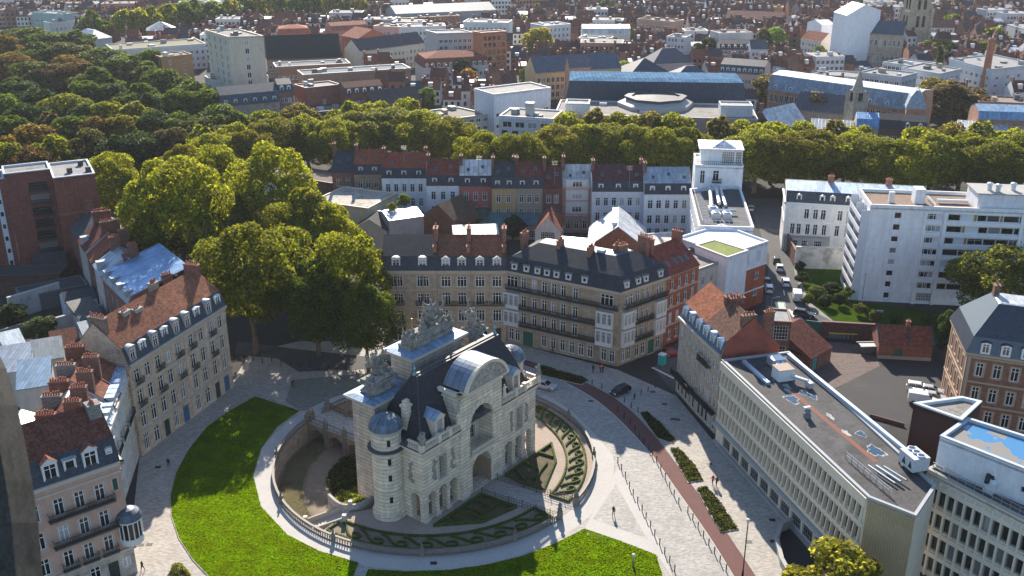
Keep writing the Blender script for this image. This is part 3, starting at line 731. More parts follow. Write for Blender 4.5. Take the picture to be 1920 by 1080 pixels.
# frontispiece with the deep arched niche, balcony and curved pediment
fr = GB([(7.7, -.35), (17.3, -.35), (17.3, 2.8), (7.7, 2.8)])
fr.face(0, 18, [(4.8, .05, 4.4, 6.0, 'A^'), (4.8, 6.7, 5.2, 7.5, 'A^')], depth=2.6); fr.face(1, 18); fr.face(3, 18)
bk = GB([(7.7, 2.25), (17.3, 2.25), (17.3, 2.9), (7.7, 2.9)]); bw = [(4.0, 7.2, 1.3, 2.3, 'x'), (5.6, 7.2, 1.3, 2.3, 'x'), (4.8, 10.2, 1.5, 1.9, 'x')]
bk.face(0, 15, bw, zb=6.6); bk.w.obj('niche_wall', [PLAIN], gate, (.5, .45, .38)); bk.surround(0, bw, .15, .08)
for z, h, o_ in ((16.6, .3, .2), (17.4, .3, .5), (17.7, .28, .6)):
    fr.band(0, z, h, o_); fr.band(1, z, h, o_); fr.band(3, z, h, o_)
fr.band(0, 6.42, .22, .6, 1.9, 7.7)
for r0, r1, z_ in ((2.6, 3.5, 11.6),):
    for t in range(17):                # voussoirs of the great arch, alternately proud
        t0, t1 = pi * t / 17, pi * (t + 1) / 17 - .02; oo = -.10 if t % 2 else -.16
        Q = [(4.8 - r * cos(a), z_ + r * sin(a)) for r, a in ((r0, t0), (r1, t0), (r1, t1), (r0, t1))]
        vs = [fr.P(0, x, z, oo) for x, z in Q] + [fr.P(0, x, z, .02) for x, z in Q]
        vo = MB(); vo.add(vs, [(0, 1, 2, 3), (4, 5, 1, 0), (5, 6, 2, 1), (6, 7, 3, 2), (7, 4, 0, 3)]); vo.obj('voussoir', [TRIM], gate, gst2)
for x in (.9, 8.7): fr.piers(0, [x], 0, .9, 1.7, .25); fr.piers(0, [x], 11.2, 11.5, 1.7, .2)
fr.w.obj('frontispiece_wall', [RUST], gate, gst); fr.t.obj('window_surround', [TRIM], gate, gst2); bk.t.obj('niche_trim', [TRIM], gate, gst2)
gw.w.obj('wall', [RUST], gate, gst); gw.t.obj('window_surround', [TRIM], gate, (.50, .46, .40))
pd = MB(); RRa = 4.55; hh = 3.3; Rr = (RRa ** 2 + hh ** 2) / (2 * hh); th = math.asin(RRa / Rr); ARC = [(12.5 + Rr * sin(-th + 2 * th * t / 18), 18.05 + Rr * cos(th * (2 * t / 18 - 1)) - Rr + hh) for t in range(19)]
pd.poly([(x, -1.3, z) for x, z in ARC][::-1]); pd.obj('pediment_relief', [surf('carved_relief', (.42, .37, .31), var=.9, scale=1.6, fine=.8)], gate)
pr_ = MB()
for t in range(18):
    (x0, z0), (x1, z1) = ARC[t], ARC[t + 1]
    for sc, y0, y1, m_ in ((1.0, -1.75, -1.25, 0),):
        dx, dz = (x0 - 12.5) * .07, .3; ex, ez = (x1 - 12.5) * .07, .3
        vs = [(x0, y0, z0 - .12), (x1, y0, z1 - .12), (x1 + ex, y0, z1 + ez), (x0 + dx, y0, z0 + dz)]
        pr_.add(vs + [(a, y1, c) for a, b, c in vs], [(0, 1, 2, 3), (4, 0, 3, 7), (1, 5, 6, 2), (3, 2, 6, 7), (0, 4, 5, 1)])
pr_.box(7.7, 17.3, -1.8, -.3, 17.98, 18.2); pr_.obj('pediment_moulding', [TRIM], gate, gst2)
rl = MB()                              # carved figures in the pediment
for k in range(46):
    x = random.uniform(-3.8, 3.8); zt = Rr * cos(math.asin(min(.99, abs(x) / Rr))) - Rr + hh - .5
    if zt > .3: rl.ell((12.5 + x, -1.34, 18.4 + random.uniform(0, zt - .2)), (random.uniform(.2, .5), .18, random.uniform(.2, .5)), 7, 0, .15)
rl.obj('pediment_figures', [TRIM], gate, (.38, .34, .29), True)
br = MB()
for t in range(18):
    (x0, z0), (x1, z1) = ARC[t], ARC[t + 1]; k = 1.05; z0 += .31; z1 += .31; x0 = 12.5 + (x0 - 12.5) * k; x1 = 12.5 + (x1 - 12.5) * k
    br.poly([(x0, -1.7, z0), (x1, -1.7, z1), (x1, 2.7, z1), (x0, 2.7, z0)])
br.obj('barrel_roof', [LEAD], gate, (.17, .22, .29))
ck = MB(); ck.poly([(x, 2.65, z + .2) for x, z in ARC] + [(17, 2.65, 12), (8, 2.65, 12)])
ck.obj('barrel_roof_cheek', [LEAD], gate, (.12, .13, .15))
# main hipped slate roof
rf = MB(); Bz, Tz = 12.35, 19.9; b4 = [(1.0, 1.2), (25.3, 1.2), (25.3, 9.6), (1.0, 9.6)]; r4 = [(5.0, 5.2), (23.2, 5.2), (23.2, 6.2), (5.0, 6.2)]
mid4 = [(b[0] + (r[0] - b[0]) * .42, b[1] + (r[1] - b[1]) * .42) for b, r in zip(b4, r4)]
for lo, hi, z0, z1 in ((b4, mid4, Bz, Bz + 3.9), (mid4, r4, Bz + 3.9, Tz)):
    rf.add([(x, y, z0) for x, y in lo] + [(x, y, z1) for x, y in hi], [(i, (i + 1) % 4, 4 + (i + 1) % 4, 4 + i) for i in range(4)])
rf.obj('slate_roof', [SLATE], gate, (.042, .044, .055))
cp = MB(); cp.box(4.8, 23.4, 5.05, 6.35, Tz - .08, Tz + .12); cp.box(4.9, 23.3, 5.5, 5.9, Tz + .12, Tz + .28)
for b, r in zip(b4, r4): cp.bar((b[0], b[1], Bz), (b[0] + (r[0] - b[0]) * .42, b[1] + (r[1] - b[1]) * .42, Bz + 3.95), .09, 6); cp.bar((b[0] + (r[0] - b[0]) * .42, b[1] + (r[1] - b[1]) * .42, Bz + 3.95), (r[0], r[1], Tz), .09, 6)
cp.obj('lead_ridge', [FLASH], gate)
gt = MB(); gt.poly([(-.4, -.4, 12.06), (26.7, -.4, 12.06), (26.7, 9.6, 12.06), (-.4, 9.6, 12.06)]); gt.obj('roof_gutter', [LEAD], gate, (.2, .21, .22))
fi = MB()
for x in (5.0, 23.2): fi.lathe([(.35, 0), (.2, .3), (.1, .6), (.28, .9), (.12, 1.2), (.02, 1.9)], 10, (x, 5.7, Tz + .2))
fi.obj('ridge_finial', [LEAD], gate, (.16, .30, .30))
# balustrade with dies and corner trophies
def balu(m, p, q, z, h=1.1, die=True, sp=.32, r=.11):
    p, q = Vector(p), Vector(q); d = q - p; Ln = d.length; d = d / Ln; n = Vector((-d.y, d.x)); T = lambda a, b, c: ((p + d * a + n * b).x, (p + d * a + n * b).y, z + c)
    m.box(0, Ln, -.17, .17, 0, .2, 0, T); m.box(0, Ln, -.18, .18, h - .2, h, 0, T)
    k = max(1, int(Ln / sp))
    for i in range(k):
        x = Ln * (i + .5) / k; c = T(x, 0, .2); m.lathe([(r * .6, 0), (r, .18), (r * .5, .5), (r * .75, h - .4)], 6, c)
segs = [((-.25, -.25), (3.1, -.25)), ((5.6, -.25), (7.6, -.25)), ((3.3, -.25), (5.4, -.25)), ((17.5, -.25), (20.7, -.25)), ((20.9, -.25), (23.0, -.25)), ((23.2, -.25), (26.55, -.25)), ((-.25, -.25), (-.25, 2.4)), ((26.55, -.25), (26.55, 2.4))]
for a, b in segs: ba = MB(); balu(ba, a, b, 12.06, 1.15); ba.obj('balustrade', [TRIM], gate, gst2)
for x, y in ((-.25, -.25), (3.2, -.25), (5.5, -.25),  (20.8, -.25), (23.1, -.25), (26.55, -.25)): ba = MB(); ba.box(x - .35, x + .35, y - .3, y + .3, 12.06, 13.4); ba.obj('balustrade_pier', [TRIM], gate, gst2)
ba = MB(); balu(ba, (9.8, -.75), (15.2, -.75), 6.64, 1.0); ba.obj('balcony_balustrade', [TRIM], gate, gst2)
def blob(name, fill, voxel=.14, mats=None, parent=None, col=None, loc=None):
    """carve one continuous stone surface out of overlapping rough forms"""
    me = fill.mesh(name + '_rough', mats or [TRIM]); t = bpy.data.objects.new('t', me); COL.objects.link(t)
    md = t.modifiers.new('r', 'REMESH'); md.mode = 'VOXEL'; md.voxel_size = voxel; md.use_smooth_shade = True
    dg = bpy.context.evaluated_depsgraph_get(); nm = bpy.data.meshes.new_from_object(t.evaluated_get(dg)); nm.name = name
    bpy.data.objects.remove(t); nm.materials.clear(); nm.materials.append((mats or [TRIM])[0]); uvmap(nm); return link(name, nm, parent, col, loc)
def figure(m, c, h, face, lean=0, arm=None, seat=False):
    """a draped stone figure of height h standing or seated at c, facing angle face"""
    c = Vector(c); fx = Vector((cos(face), sin(face), 0)); sx = Vector((-sin(face), cos(face), 0)); up = Vector((0, 0, 1)); k = h / 1.75
    hip = c + up * (.55 if seat else .92) * k; ch = hip + up * .45 * k + fx * lean * k; hd = ch + up * .42 * k + fx * lean * .3 * k
    m.bar(hip - up * .1 * k, ch, .22 * k, 8, 0, .25 * k); m.bar(ch, hd - up * .12 * k, .1 * k, 6, 0, .08 * k); m.ell(hd, (.125 * k, .125 * k, .16 * k), 8); m.ell(ch, (.26 * k, .26 * k, .2 * k), 8)
    if seat:
        for s_ in (-1, 1):
            kn = hip + fx * .5 * k + sx * .14 * s_ * k; m.bar(hip + sx * .12 * s_ * k, kn, .14 * k, 6, 0, .11 * k); m.bar(kn, kn - up * .5 * k + fx * .05 * k, .11 * k, 6, 0, .08 * k)
        m.bar(c - up * .05, hip, .42 * k, 7, 0, .3 * k)
    else: m.bar(c - up * .05, hip, .38 * k, 9, 0, .2 * k)
    for s_, a in ((-1, arm[0] if arm else -.9), (1, arm[1] if arm else -.7)):
        sh = ch + sx * .24 * s_ * k + up * .08 * k; el = sh + (sx * s_ * .25 + fx * .1 + up * .3 * a) * k; ha = el + (fx * .15 + sx * s_ * .1 + up * .3 * a) * k
        m.bar(sh, el, .08 * k, 6, 0, .065 * k); m.bar(el, ha, .065 * k, 6, 0, .05 * k); m.ell(ha, (.07 * k,) * 3, 6)
def trophy(m, c, w_, d_, h_, n=26, spikes=8, seed=1):
    """a heap of captured arms: shields, helmets, cuirasses, drums, flag poles"""
    r = random.Random(seed); c = Vector(c)
    for k in range(n):
        z = r.random() ** 1.4; q = c + Vector((r.uniform(-1, 1) * w_ * (1 - .7 * z), r.uniform(-1, 1) * d_ * (1 - .6 * z), z * h_ * .78))
        rot = Matrix.Rotation(r.uniform(0, 6), 3, Vector((r.random(), r.random(), .3)).normalized())
        t = k % 4
        if t == 0: m.ell(q, (r.uniform(.3, .6), .14, r.uniform(.4, .7)), 9, 0, .08, rot)
        elif t == 1: m.ell(q, (.3, .3, .38), 8, 0, .15, rot)
        elif t == 2: m.ell(q, (.42, .32, .5), 8, 0, .2, rot)
        else: m.bar(q, q + rot @ Vector((0, 0, r.uniform(.5, 1.1))), .22, 7)
    for k in range(spikes):
        a = 2 * pi * k / spikes + r.uniform(-.3, .3); q = c + Vector((r.uniform(-.6, .6) * w_, r.uniform(-.6, .6) * d_, h_ * .25)); e = q + Vector((cos(a) * .55 * w_, sin(a) * .5 * d_, h_ * r.uniform(.4, .75)))
        m.bar(q, e, .09, 5); m.ell(e, (.16, .16, .32), 6); m.bar(q.lerp(e, .45), q.lerp(e, .95) + Vector((r.uniform(-.4, .4), r.uniform(-.4, .4), -.3)), .22, 6, 0, .08)
DSTONE = surf('weathered_sculpture', (.27, .25, .22), var=.6, scale=.9, fine=.5, stain=((.06, .065, .055), 1.2, .5, .7))
for x, sd_ in ((-.25, 5), (26.55, 6)):
    m = MB(); m.lathe([(.35, 0), (.45, .25), (.22, .45), (.42, .9), (.3, 1.2), (.12, 1.35), (.2, 1.6), (.02, 2.1)], 9, (x, -.25, 13.4)); trophy(m, (x, -.25, 13.4), .4, .4, 1.6, 10, 4, sd_)
    blob('corner_trophy', m, .1, [DSTONE], gate)
for x in (7.2, 17.8):
    m = MB(); figure(m, (x, -.5, 13.3), 1.9, -pi / 2); blob('balustrade_statue', m, .09, [TRIM], gate, gst2)
# dormers and chimneys on the slate roof
for x in (4.35, 21.95):
    m = MB(); m.box(x - .95, x - .55, .5, 3.6, 12.1, 15.0); m.box(x + .55, x + .95, .5, 3.6, 12.1, 15.0); m.box(x - .55, x + .55, .8, 3.6, 12.1, 15.0); m.box(x - 1.05, x + 1.05, .42, 3.6, 15.0, 15.25)
    m.add([(x - 1.15, .35, 15.25), (x + 1.15, .35, 15.25), (x, .35, 16.15)], [(0, 1, 2)])
    d_ = m.obj('dormer', [TRIM], gate, gst2)
    m = MB(); m.add([(x - 1.3, .2, 15.22), (x, .2, 16.3), (x + 1.3, .2, 15.22), (x - 1.3, 4.6, 15.22), (x, 5.0, 16.3), (x + 1.3, 4.6, 15.22)], [(0, 1, 4, 3), (1, 2, 5, 4), (0, 3, 4, 1)][:2]); m.obj('dormer_roof', [LEAD], d_, (.28, .38, .5))
    fm, pm = winmesh(1.1, 2.5, 'x'); o = link('dormer_window', fm, d_, (.45, .42, .38), (x, .72, 12.3)); link('pane', pm, d_, None, (x, .72, 12.3))
for x, y in ((1.9, 4.6), (24.4, 4.6)):
    m = MB(); m.box(x - .55, x + .55, y - .45, y + .45, 12.2, 17.2); m.box(x - .7, x + .7, y - .6, y + .6, 16.7, 17.0); m.box(x - .45, x + .45, y - .35, y + .35, 17.2, 17.7); m.obj('chimney', [RUST], gate, gst)
# round stair turrets with ribbed domes
for x in (-1.0, 27.3):
    m = MB(); m.lathe([(2.5, 0), (2.5, .9), (2.2, 1.0), (2.15, 14.1)], 32, (x, 5.9, 0)); m.obj('turret', [RUST], gate, gst)
    for pf in ([(2.15, 10.7), (2.65, 11.0), (2.7, 11.3), (2.2, 11.32)], [(2.15, 13.9), (2.45, 14.1), (2.45, 14.35), (2.2, 14.4)], [(2.15, 4.6), (2.27, 4.7), (2.15, 4.9)]): m = MB(); m.lathe(pf, 32, (x, 5.9, 0)); m.obj('turret_moulding', [TRIM], gate, (.42, .39, .34))
    m = MB(); m.lathe([(2.72, 11.24), (2.73, 11.34), (2.16, 11.5)], 32, (x, 5.9, 0)); m.obj('turret_flashing', [FLASH], gate)
    m = MB(); m.lathe([(2.4, 14.38), (2.33, 14.9), (2.0, 15.5), (1.36, 16.0), (.68, 16.3), (0.02, 16.42)], 24, (x, 5.9, 0)); dm = m.obj('turret_dome', [LEAD], gate, (.11, .155, .21))
    m = MB()
    for k in range(16):
        t = 2 * pi * k / 16; pr = [(2.4, 14.4), (2.33, 14.9), (2.0, 15.5), (1.36, 16.0), (.68, 16.3), (.1, 16.45)]
        for (r0, z0), (r1, z1) in zip(pr, pr[1:]): m.bar((x + r0 * cos(t), 5.9 + r0 * sin(t), z0), (x + r1 * cos(t), 5.9 + r1 * sin(t), z1), .05, 4)
    m.obj('dome_rib', [METAL], dm, (.22, .26, .3))
    for z in (3.0, 6.6, 9.2, 12.2):
        for t in (-2.2, -.9):
            m = MB(); c_ = Vector((x + 2.13 * cos(t), 5.9 + 2.13 * sin(t), z)); rt = Matrix.Rotation(t, 3, 'Z'); T = lambda a, b, cc: tuple(c_ + rt @ Vector((a, b, cc))); m.box(-.05, .06, -.24, .24, 0, 1.0, 0, T); m.obj('turret_slit', [DARKGLASS], gate)
# triumphal rear wall: two bays with trophies, tall attic with the great group
V0, V1 = 8.6, 13.2
tw = GB([(-.4, V0), (26.7, V0), (26.7, V1), (-.4, V1)])
for i in (0, 1, 3): tw.face(i, 16.2)
tw.face(2, 16.2, [(13.5, .05, 4.4, 6.4, 'A^')], depth=.8)
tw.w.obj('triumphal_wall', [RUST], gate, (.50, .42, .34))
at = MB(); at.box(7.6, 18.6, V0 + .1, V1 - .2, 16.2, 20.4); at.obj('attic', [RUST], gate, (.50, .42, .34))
cc_ = MB()
for x0, x1 in ((-1.0, 7.5), (18.7, 27.3)): cc_.box(x0, x1, V0 - .5, V1 + .7, 16.2, 16.5); cc_.box(x0 - .25, x1 + .25, V0 - .7, V1 + .9, 16.5, 16.8)
cc_.box(7.1, 19.1, V0 - .5, V1 + .5, 20.4, 20.7); cc_.box(6.8, 19.4, V0 - .75, V1 + .8, 20.7, 21.0); cc_.obj('rear_cornice', [TRIM], gate, (.5, .44, .37))
lc = MB()
for x0, x1, z in ((-1.2, 7.6, 16.8), (18.6, 27.5, 16.8), (6.85, 19.35, 21.0)):
    lc.add([(x0, V0 - .68, z + .004), (x1, V0 - .68, z + .004), (x1, V1 + .78, z + .004), (x0, V1 + .78, z + .004), (x0 + 1, V0 + .7, z + .3), (x1 - 1, V0 + .7, z + .3), (x1 - 1, V1 - .6, z + .3), (x0 + 1, V1 - .6, z + .3)], [(0, 1, 5, 4), (1, 2, 6, 5), (2, 3, 7, 6), (3, 0, 4, 7), (4, 5, 6, 7)])
lc.obj('lead_capping', [LEAD], gate, (.2, .3, .42))
for x, sd_ in ((2.7, 11), (23.6, 12)):
    m = MB(); ring = [(2.1, 1.3, 17.0), (2.3, 1.5, 17.3), (1.7, 1.0, 18.0), (1.9, 1.2, 18.6), (2.6, 1.6, 18.7), (2.6, 1.6, 19.0)]
    for (a, b, z), (a2, b2, z2) in zip(ring, ring[1:]):
        vs = [(x + sx * a, 10.9 + sy * b, z) for sx, sy in ((-1, -1), (1, -1), (1, 1), (-1, 1))] + [(x + sx * a2, 10.9 + sy * b2, z2) for sx, sy in ((-1, -1), (1, -1), (1, 1), (-1, 1))]
        m.add(vs, [(i, (i + 1) % 4, 4 + (i + 1) % 4, 4 + i) for i in range(4)])
    m.poly([(x - 2.6, 9.3, 19), (x + 2.6, 9.3, 19), (x + 2.6, 12.5, 19), (x - 2.6, 12.5, 19)]); m.obj('trophy_pedestal', [DSTONE], gate)
    m = MB(); m.box(x - 2.3, x + 2.3, 9.6, 12.2, 18.9, 19.3); trophy(m, (x, 10.9, 19.1), 2.2, 1.2, 4.4, 44, 12, sd_); figure(m, (x - .2, 10.9, 19.6), 3.0, GA, .1, (.3, -.6)); figure(m, (x + 1.3, 10.7, 19.2), 2.2, 0, .2, (-.8, -.8), True)
    blob('trophy_group', m, .11, [DSTONE], gate)
m = MB(); m.box(8.4, 17.9, 9.7, 12.2, 21.2, 21.9); m.box(8.9, 17.5, 9.9, 12.0, 21.9, 23.0); m.obj('attic_plinth', [DSTONE], gate)
m = MB(); m.box(10.4, 17.2, 10.0, 11.9, 22.9, 23.3)
trophy(m, (14.6, 10.9, 22.9), 2.6, 1.2, 4.0, 60, 16, 21); figure(m, (14.4, 10.9, 23.6), 3.4, GA, 0, (.6, .4)); figure(m, (12.5, 10.7, 23.0), 2.6, 3, .2, (.2, -.8), True); figure(m, (16.4, 10.8, 23.0), 2.6, .3, .2, (-.3, .5), True)
figure(m, (9.5, 10.2, 21.7), 3.2, -1.8, .15, (-.5, .2), True); trophy(m, (9.6, 11.0, 21.4), 1.1, 1.2, 3.0, 22, 5, 23); figure(m, (17.6, 10.6, 21.7), 3.0, -.5, .2, (-.4, -.6), True); trophy(m, (17.6, 11, 21.4), .9, 1.1, 2.4, 16, 3, 24)
blob('great_sculpture_group', m, .11, [DSTONE], gate)
m = MB(); m.bar((8.9, 9.9, 22.6), (9.9, 9.5, 21.7 + 1.9), .06, 6); m.ell((8.9, 9.9, 22.55), (.16, .16, .2), 6); m.bar((9.6, 10.4, 24.6), (9.8, 10.5, 25.9), .07, 5, 0, .12); m.obj('gilded_emblem', [flat('gilding', (.55, .36, .08), .35, .8)], gate)
# carved wall panels
m = MB()
for x in (2.4, 6.3, 20.0, 23.9):
    for k in range(9): m.ell((x + random.uniform(-.25, .25), -.05, 6.4 + k * .36), (random.uniform(.2, .42), .16, .3), 7, 0, .2)
for k in range(9): m.ell((-.05, 3.0 + random.uniform(-.25, .25) - .8, 6.4 + k * .36), (.16, random.uniform(.2, .42), .3), 7, 0, .2)
m.obj('carved_panel', [TRIM], gate, (.30, .27, .23), True)
# ---------------------------------------------------------------- ring balustrade, bridge, stairs, parterre
PIERC = (.17, .155, .135)
rb = thing('ring_balustrade', 'grey stone balustrade running round the circular moat of the gate', 'balustrade', (RC.x, RC.y, 0))
gap = atan2(*(G(1072, 962) - RC).yx); gap2 = atan2(*(G(592, 778) - RC).yx); NB = 72
m = MB(); sgm = []
for i in range(NB):
    t0, t1 = 2 * pi * i / NB, 2 * pi * (i + 1) / NB; tm = (t0 + t1) / 2
    dd = abs((tm - gap + pi) % (2 * pi) - pi); d2 = abs((tm - gap2 + pi) % (2 * pi) - pi)
    if dd < .075 or d2 < .06:
        if m.v: sgm.append(m)
        m = MB(); continue
    a = (cos(t0) * RR, sin(t0) * RR); b = (cos(t1) * RR, sin(t1) * RR)
    balu(m, a, b, -.02, 1.05, sp=.4, r=.1)
    if i % 6 == 0: dm_ = MB(); dm_.box(-.3, .3, -.3, .3, -.02, 1.35); dm_.lathe([(.14, 1.35), (.2, 1.5), (.1, 1.65), (.16, 1.85), (.02, 2.1)], 8); dm_.obj('pier', [TRIM], rb, PIERC, False, (a[0], a[1], 0))
for g_ in (gap, gap2):
    for e in (-.085, .085):
        t = g_ + e; x, y = cos(t) * RR, sin(t) * RR; dm_ = MB(); dm_.box(-.42, .42, -.42, .42, -.02, 1.5); dm_.lathe([(.3, 1.5), (.4, 1.7), (.2, 1.95), (.32, 2.3), (.02, 2.8)], 8); dm_.obj('gate_pier', [TRIM], rb, PIERC, False, (x, y, 0))
if m.v: sgm.append(m)
for m in sgm: m.obj('balusters', [TRIM], rb, PIERC)
# front causeway rails and left bridge
br0, br1 = ringpt(G(592, 778)), GL(13.1, 14.2); bd = (br1 - br0); bl = bd.length; bd = bd / bl; bn = Vector((-bd.y, bd.x))
bg_ = thing('arched_bridge', 'stone bridge on low arches crossing the moat to the rear of the gate', 'bridge', (br0.x, br0.y, 0), atan2(bd.y, bd.x))
hw = 2.6; m = MB(); nA = 5; sp = bl / nA
for sy in (-1, 1):
    y = sy * hw
    for k in range(nA):
        x0, x1 = k * sp, (k + 1) * sp; r = sp / 2 - .55; cx = (x0 + x1) / 2; hA = 2.55
        A = [(cx - r * cos(pi * t / 10), MZ + .9 + (hA - .9 + .25) * sin(pi * t / 10) * .75 + .2) for t in range(11)]
        outline = [(x0, MZ), (A[0][0], MZ)] + A + [(A[-1][0], MZ), (x1, MZ), (x1, 0), (x0, 0)]
        for t in range(10):
            q = [(A[t][0], y, A[t][1]), (A[t + 1][0], y, A[t + 1][1]), (A[t + 1][0], y, 0), (A[t][0], y, 0)]; m.poly(q if sy < 0 else q[::-1])
            if sy < 0: m.poly([(A[t][0], -hw, A[t][1]), (A[t][0], hw, A[t][1]), (A[t + 1][0], hw, A[t + 1][1]), (A[t + 1][0], -hw, A[t + 1][1])])
        for xa, xb in ((x0, A[0][0]), (A[-1][0], x1)):
            q = [(xa, y, MZ), (xb, y, MZ), (xb, y, 0), (xa, y, 0)]; m.poly(q if sy < 0 else q[::-1])
        if sy < 0:
            for xx in (A[0][0], A[-1][0]): m.poly([(xx, -hw, MZ), (xx, hw, MZ), (xx, hw, A[0][1]), (xx, -hw, A[0][1])])
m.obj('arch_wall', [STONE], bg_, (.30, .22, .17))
m = MB(); m.box(-.1, bl, -hw - .15, hw + .15, 0, .12); m.obj('deck', [PAVE], bg_)
m = MB()
for sy in (-1, 1):
    y = sy * hw; m.bar((0, y, 1.15), (bl, y, 1.15), .05, 6); m.bar((0, y, .3), (bl, y, .3), .03, 5)
    for k in range(int(bl / .35)): m.bar((k * .35, y, .1), (k * .35, y, 1.15), .022, 4)
m.obj('railing', [IRON], bg_)
m = MB()
for sy in (-1, 1):
    for k in range(nA + 1): m = MB(); m.box(-.3, .3, -.3, .3, MZ, 1.35); m.lathe([(.2, 1.35), (.12, 1.55), (.2, 1.8), (.02, 2.05)], 7); m.obj('bridge_pier', [TRIM], bg_, PIERC, False, (k * sp, sy * hw, 0))
cw = thing('causeway_railing', 'pair of black iron railings flanking the paved causeway in front of the gate', 'railing', (0, 0, 0))
f0, f1 = GL(13.1, -1.3), ringpt(G(1072, 962)); fd = (f1 - f0); fl = fd.length; fd = fd / fl; fn = Vector((-fd.y, fd.x))
wpoly('gate_causeway', [f0 + fn * 2.3, f0 - fn * 2.3, f1 - fn * 2.3, f1 + fn * 2.3], .0, PAVE)
for sy in (-2.3, 2.3):
    m = MB(); a, b = f0 + fn * sy, f1 + fn * sy
    for z in (.15, .6, 1.0): m.bar((a.x, a.y, z), (b.x, b.y, z), .035, 5)
    for k in range(int(fl / .45) + 1): q = a.lerp(b, k / int(fl / .45)); m.bar((q.x, q.y, -.02), (q.x, q.y, 1.05 if k % 5 else 1.3), .028 if k % 5 else .06, 5)
    m.obj('rail', [IRON], cw)
# stair down into the moat
s0, s1 = G(652, 966), G(582, 962); sdv = (s1 - s0).normalized(); sn = Vector((-sdv.y, sdv.x)); st = thing('moat_stairs', 'pale stone steps leading down from the court into the moat', 'stairs', (s0.x, s0.y, 0), atan2(sdv.y, sdv.x))
m = MB(); nS = 14
for k in range(nS): m.box(k * .5, k * .5 + .52, -1.6, 1.6, MZ, -.24 * k - .02 - .003 * k)
m.obj('steps', [TRIM], st, (.48, .44, .4))
m = MB()
for sy in (-1.75, 1.75):
    vs = [(0, 0.9), (nS * .5, -.24 * nS + 1.0), (nS * .5, MZ), (0, MZ)]
    for q in (sy - .2, sy + .2): pass
    m.add([(x, sy - .18, z) for x, z in vs] + [(x, sy + .18, z) for x, z in vs], [(0, 1, 2, 3), (7, 6, 5, 4), (0, 4, 5, 1), (1, 5, 6, 2), (3, 7, 4, 0)])
    m.box(nS * .5 - .3, nS * .5 + .3, sy - .3, sy + .3, MZ, -.24 * nS + 1.5); m.box(-.3, .3, sy - .3, sy + .3, MZ, 1.3)
m.obj('parapet_wall', [TRIM], st, (.40, .37, .33))
pw = thing('terrace_parapet', 'low curved pale stone parapet at the foot of the round turret', 'parapet wall', (0, 0, 0))
m = MB(); pts = spline([G(617, 935), G(640, 953), G(672, 953), G(700, 938)], 5, False)
for a, b in zip(pts, pts[1:]):
    d = (b - a).normalized(); n = Vector((-d.y, d.x)) * .2; m.prism([a + n, a - n, b - n, b + n], MZ, .85)
m.obj('wall', [STONE], pw, (.42, .39, .35))
# hedges
HEDGE = surf('box_hedge', (.06, .085, .012), var=.5, scale=1.5, fine=.8, rough=.9)
def hedge(name, label, lines, wd=.34, h=.5, bed=None, z=0, group=None):
    r = thing(name, label, 'hedge', (0, 0, z), 0, group); m = MB(); lp = []; rng = random.Random(len(label))
    for P in lines:
        for a, b in zip(P, P[1:]):
            if (b - a).length < .05: continue
            d = (b - a).normalized(); n = Vector((-d.y, d.x)) * wd / 2; e = d * .08
            vs = [a + n - e, a - n - e, b - n + e, b + n + e]; m.prism(vs, 0, h * random.uniform(.85, 1.1))
            for k in range(int((b - a).length * 20)):
                q = a.lerp(b, rng.random()) + n * rng.uniform(-1.15, 1.15); lp.append((Vector((q.x, q.y, h * rng.uniform(.55, 1.12))), Vector((0, 0, 1))))
    m.obj('hedge_body', [HEDGE], r); link('hedge_leaves', leafmesh('hedge_leaves', lp, .16, rng), r, (.095, .125, .012))
    return r
def arcpts(r, a, b, n): return [RC + Vector((cos(a + (b - a) * i / n), sin(a + (b - a) * i / n))) * r for i in range(n + 1)]
def scrolls(a, b, n, r0, r1):
    out = []
    for k in range(n):
        t0 = a + (b - a) * k / n; dt = (b - a) / n; P = []
        for j in range(15):
            u = j / 14
            if u < .6: tt = t0 + dt * (u / .6) * 1.0; rr = r0 + (r1 - r0) * (.08 + .84 * (.5 - .5 * cos(pi * u / .6)))
            else: v = (u - .6) / .4; ang = v * pi * 1.35; tt = t0 + dt * (1.0 + .22 * sin(ang)); rr = r0 + (r1 - r0) * (.92 - .36 * (1 - cos(ang)) * .5 - .1 * v)
            P.append(RC + Vector((cos(tt), sin(tt))) * rr)
        out.append(P)
    return out
def border(label, a, b, n):
    r0, r1 = RR - 4.4, RR - 1.3
    ls = [arcpts(r0, a, b, 40), arcpts(r1, a, b, 40), [arcpts(r0, a, a, 1)[0], arcpts(r1, a, a, 1)[0]], [arcpts(r0, b, b, 1)[0], arcpts(r1, b, b, 1)[0]]] + scrolls(a + .03, b - .05, n, r0 + .3, r1 - .2)
    hedge('scroll_hedge', label, ls, .26, .3)
    quads('parterre_soil', arcpts(r0, a, b, 40), arcpts(r1, a, b, 40), .004, DRY)
DRY = surf('dry_soil_shaded_path', (.21, .165, .12), var=.3, fine=.3)
an = lambda x, y: atan2(*(G(x, y) - RC).yx)
border('box hedge border of wave scrolls along the near edge of the court', an(628, 985), an(1035, 970), 9)
border('box hedge border of wave scrolls along the right edge of the court', an(1062, 940), an(1005, 765), 11)
FLO = surf('flower_bed', (.08, .06, .03), var=.9, scale=.8, fine=.8)
def bed(label, tri, inner):
    P = [G(*q) for q in tri]; hedge('parterre_hedge', label, [P + [P[0]]] + [[G(*q) for q in l] for l in inner], .3, .38); wpoly('parterre_soil', P, .006, FLO)
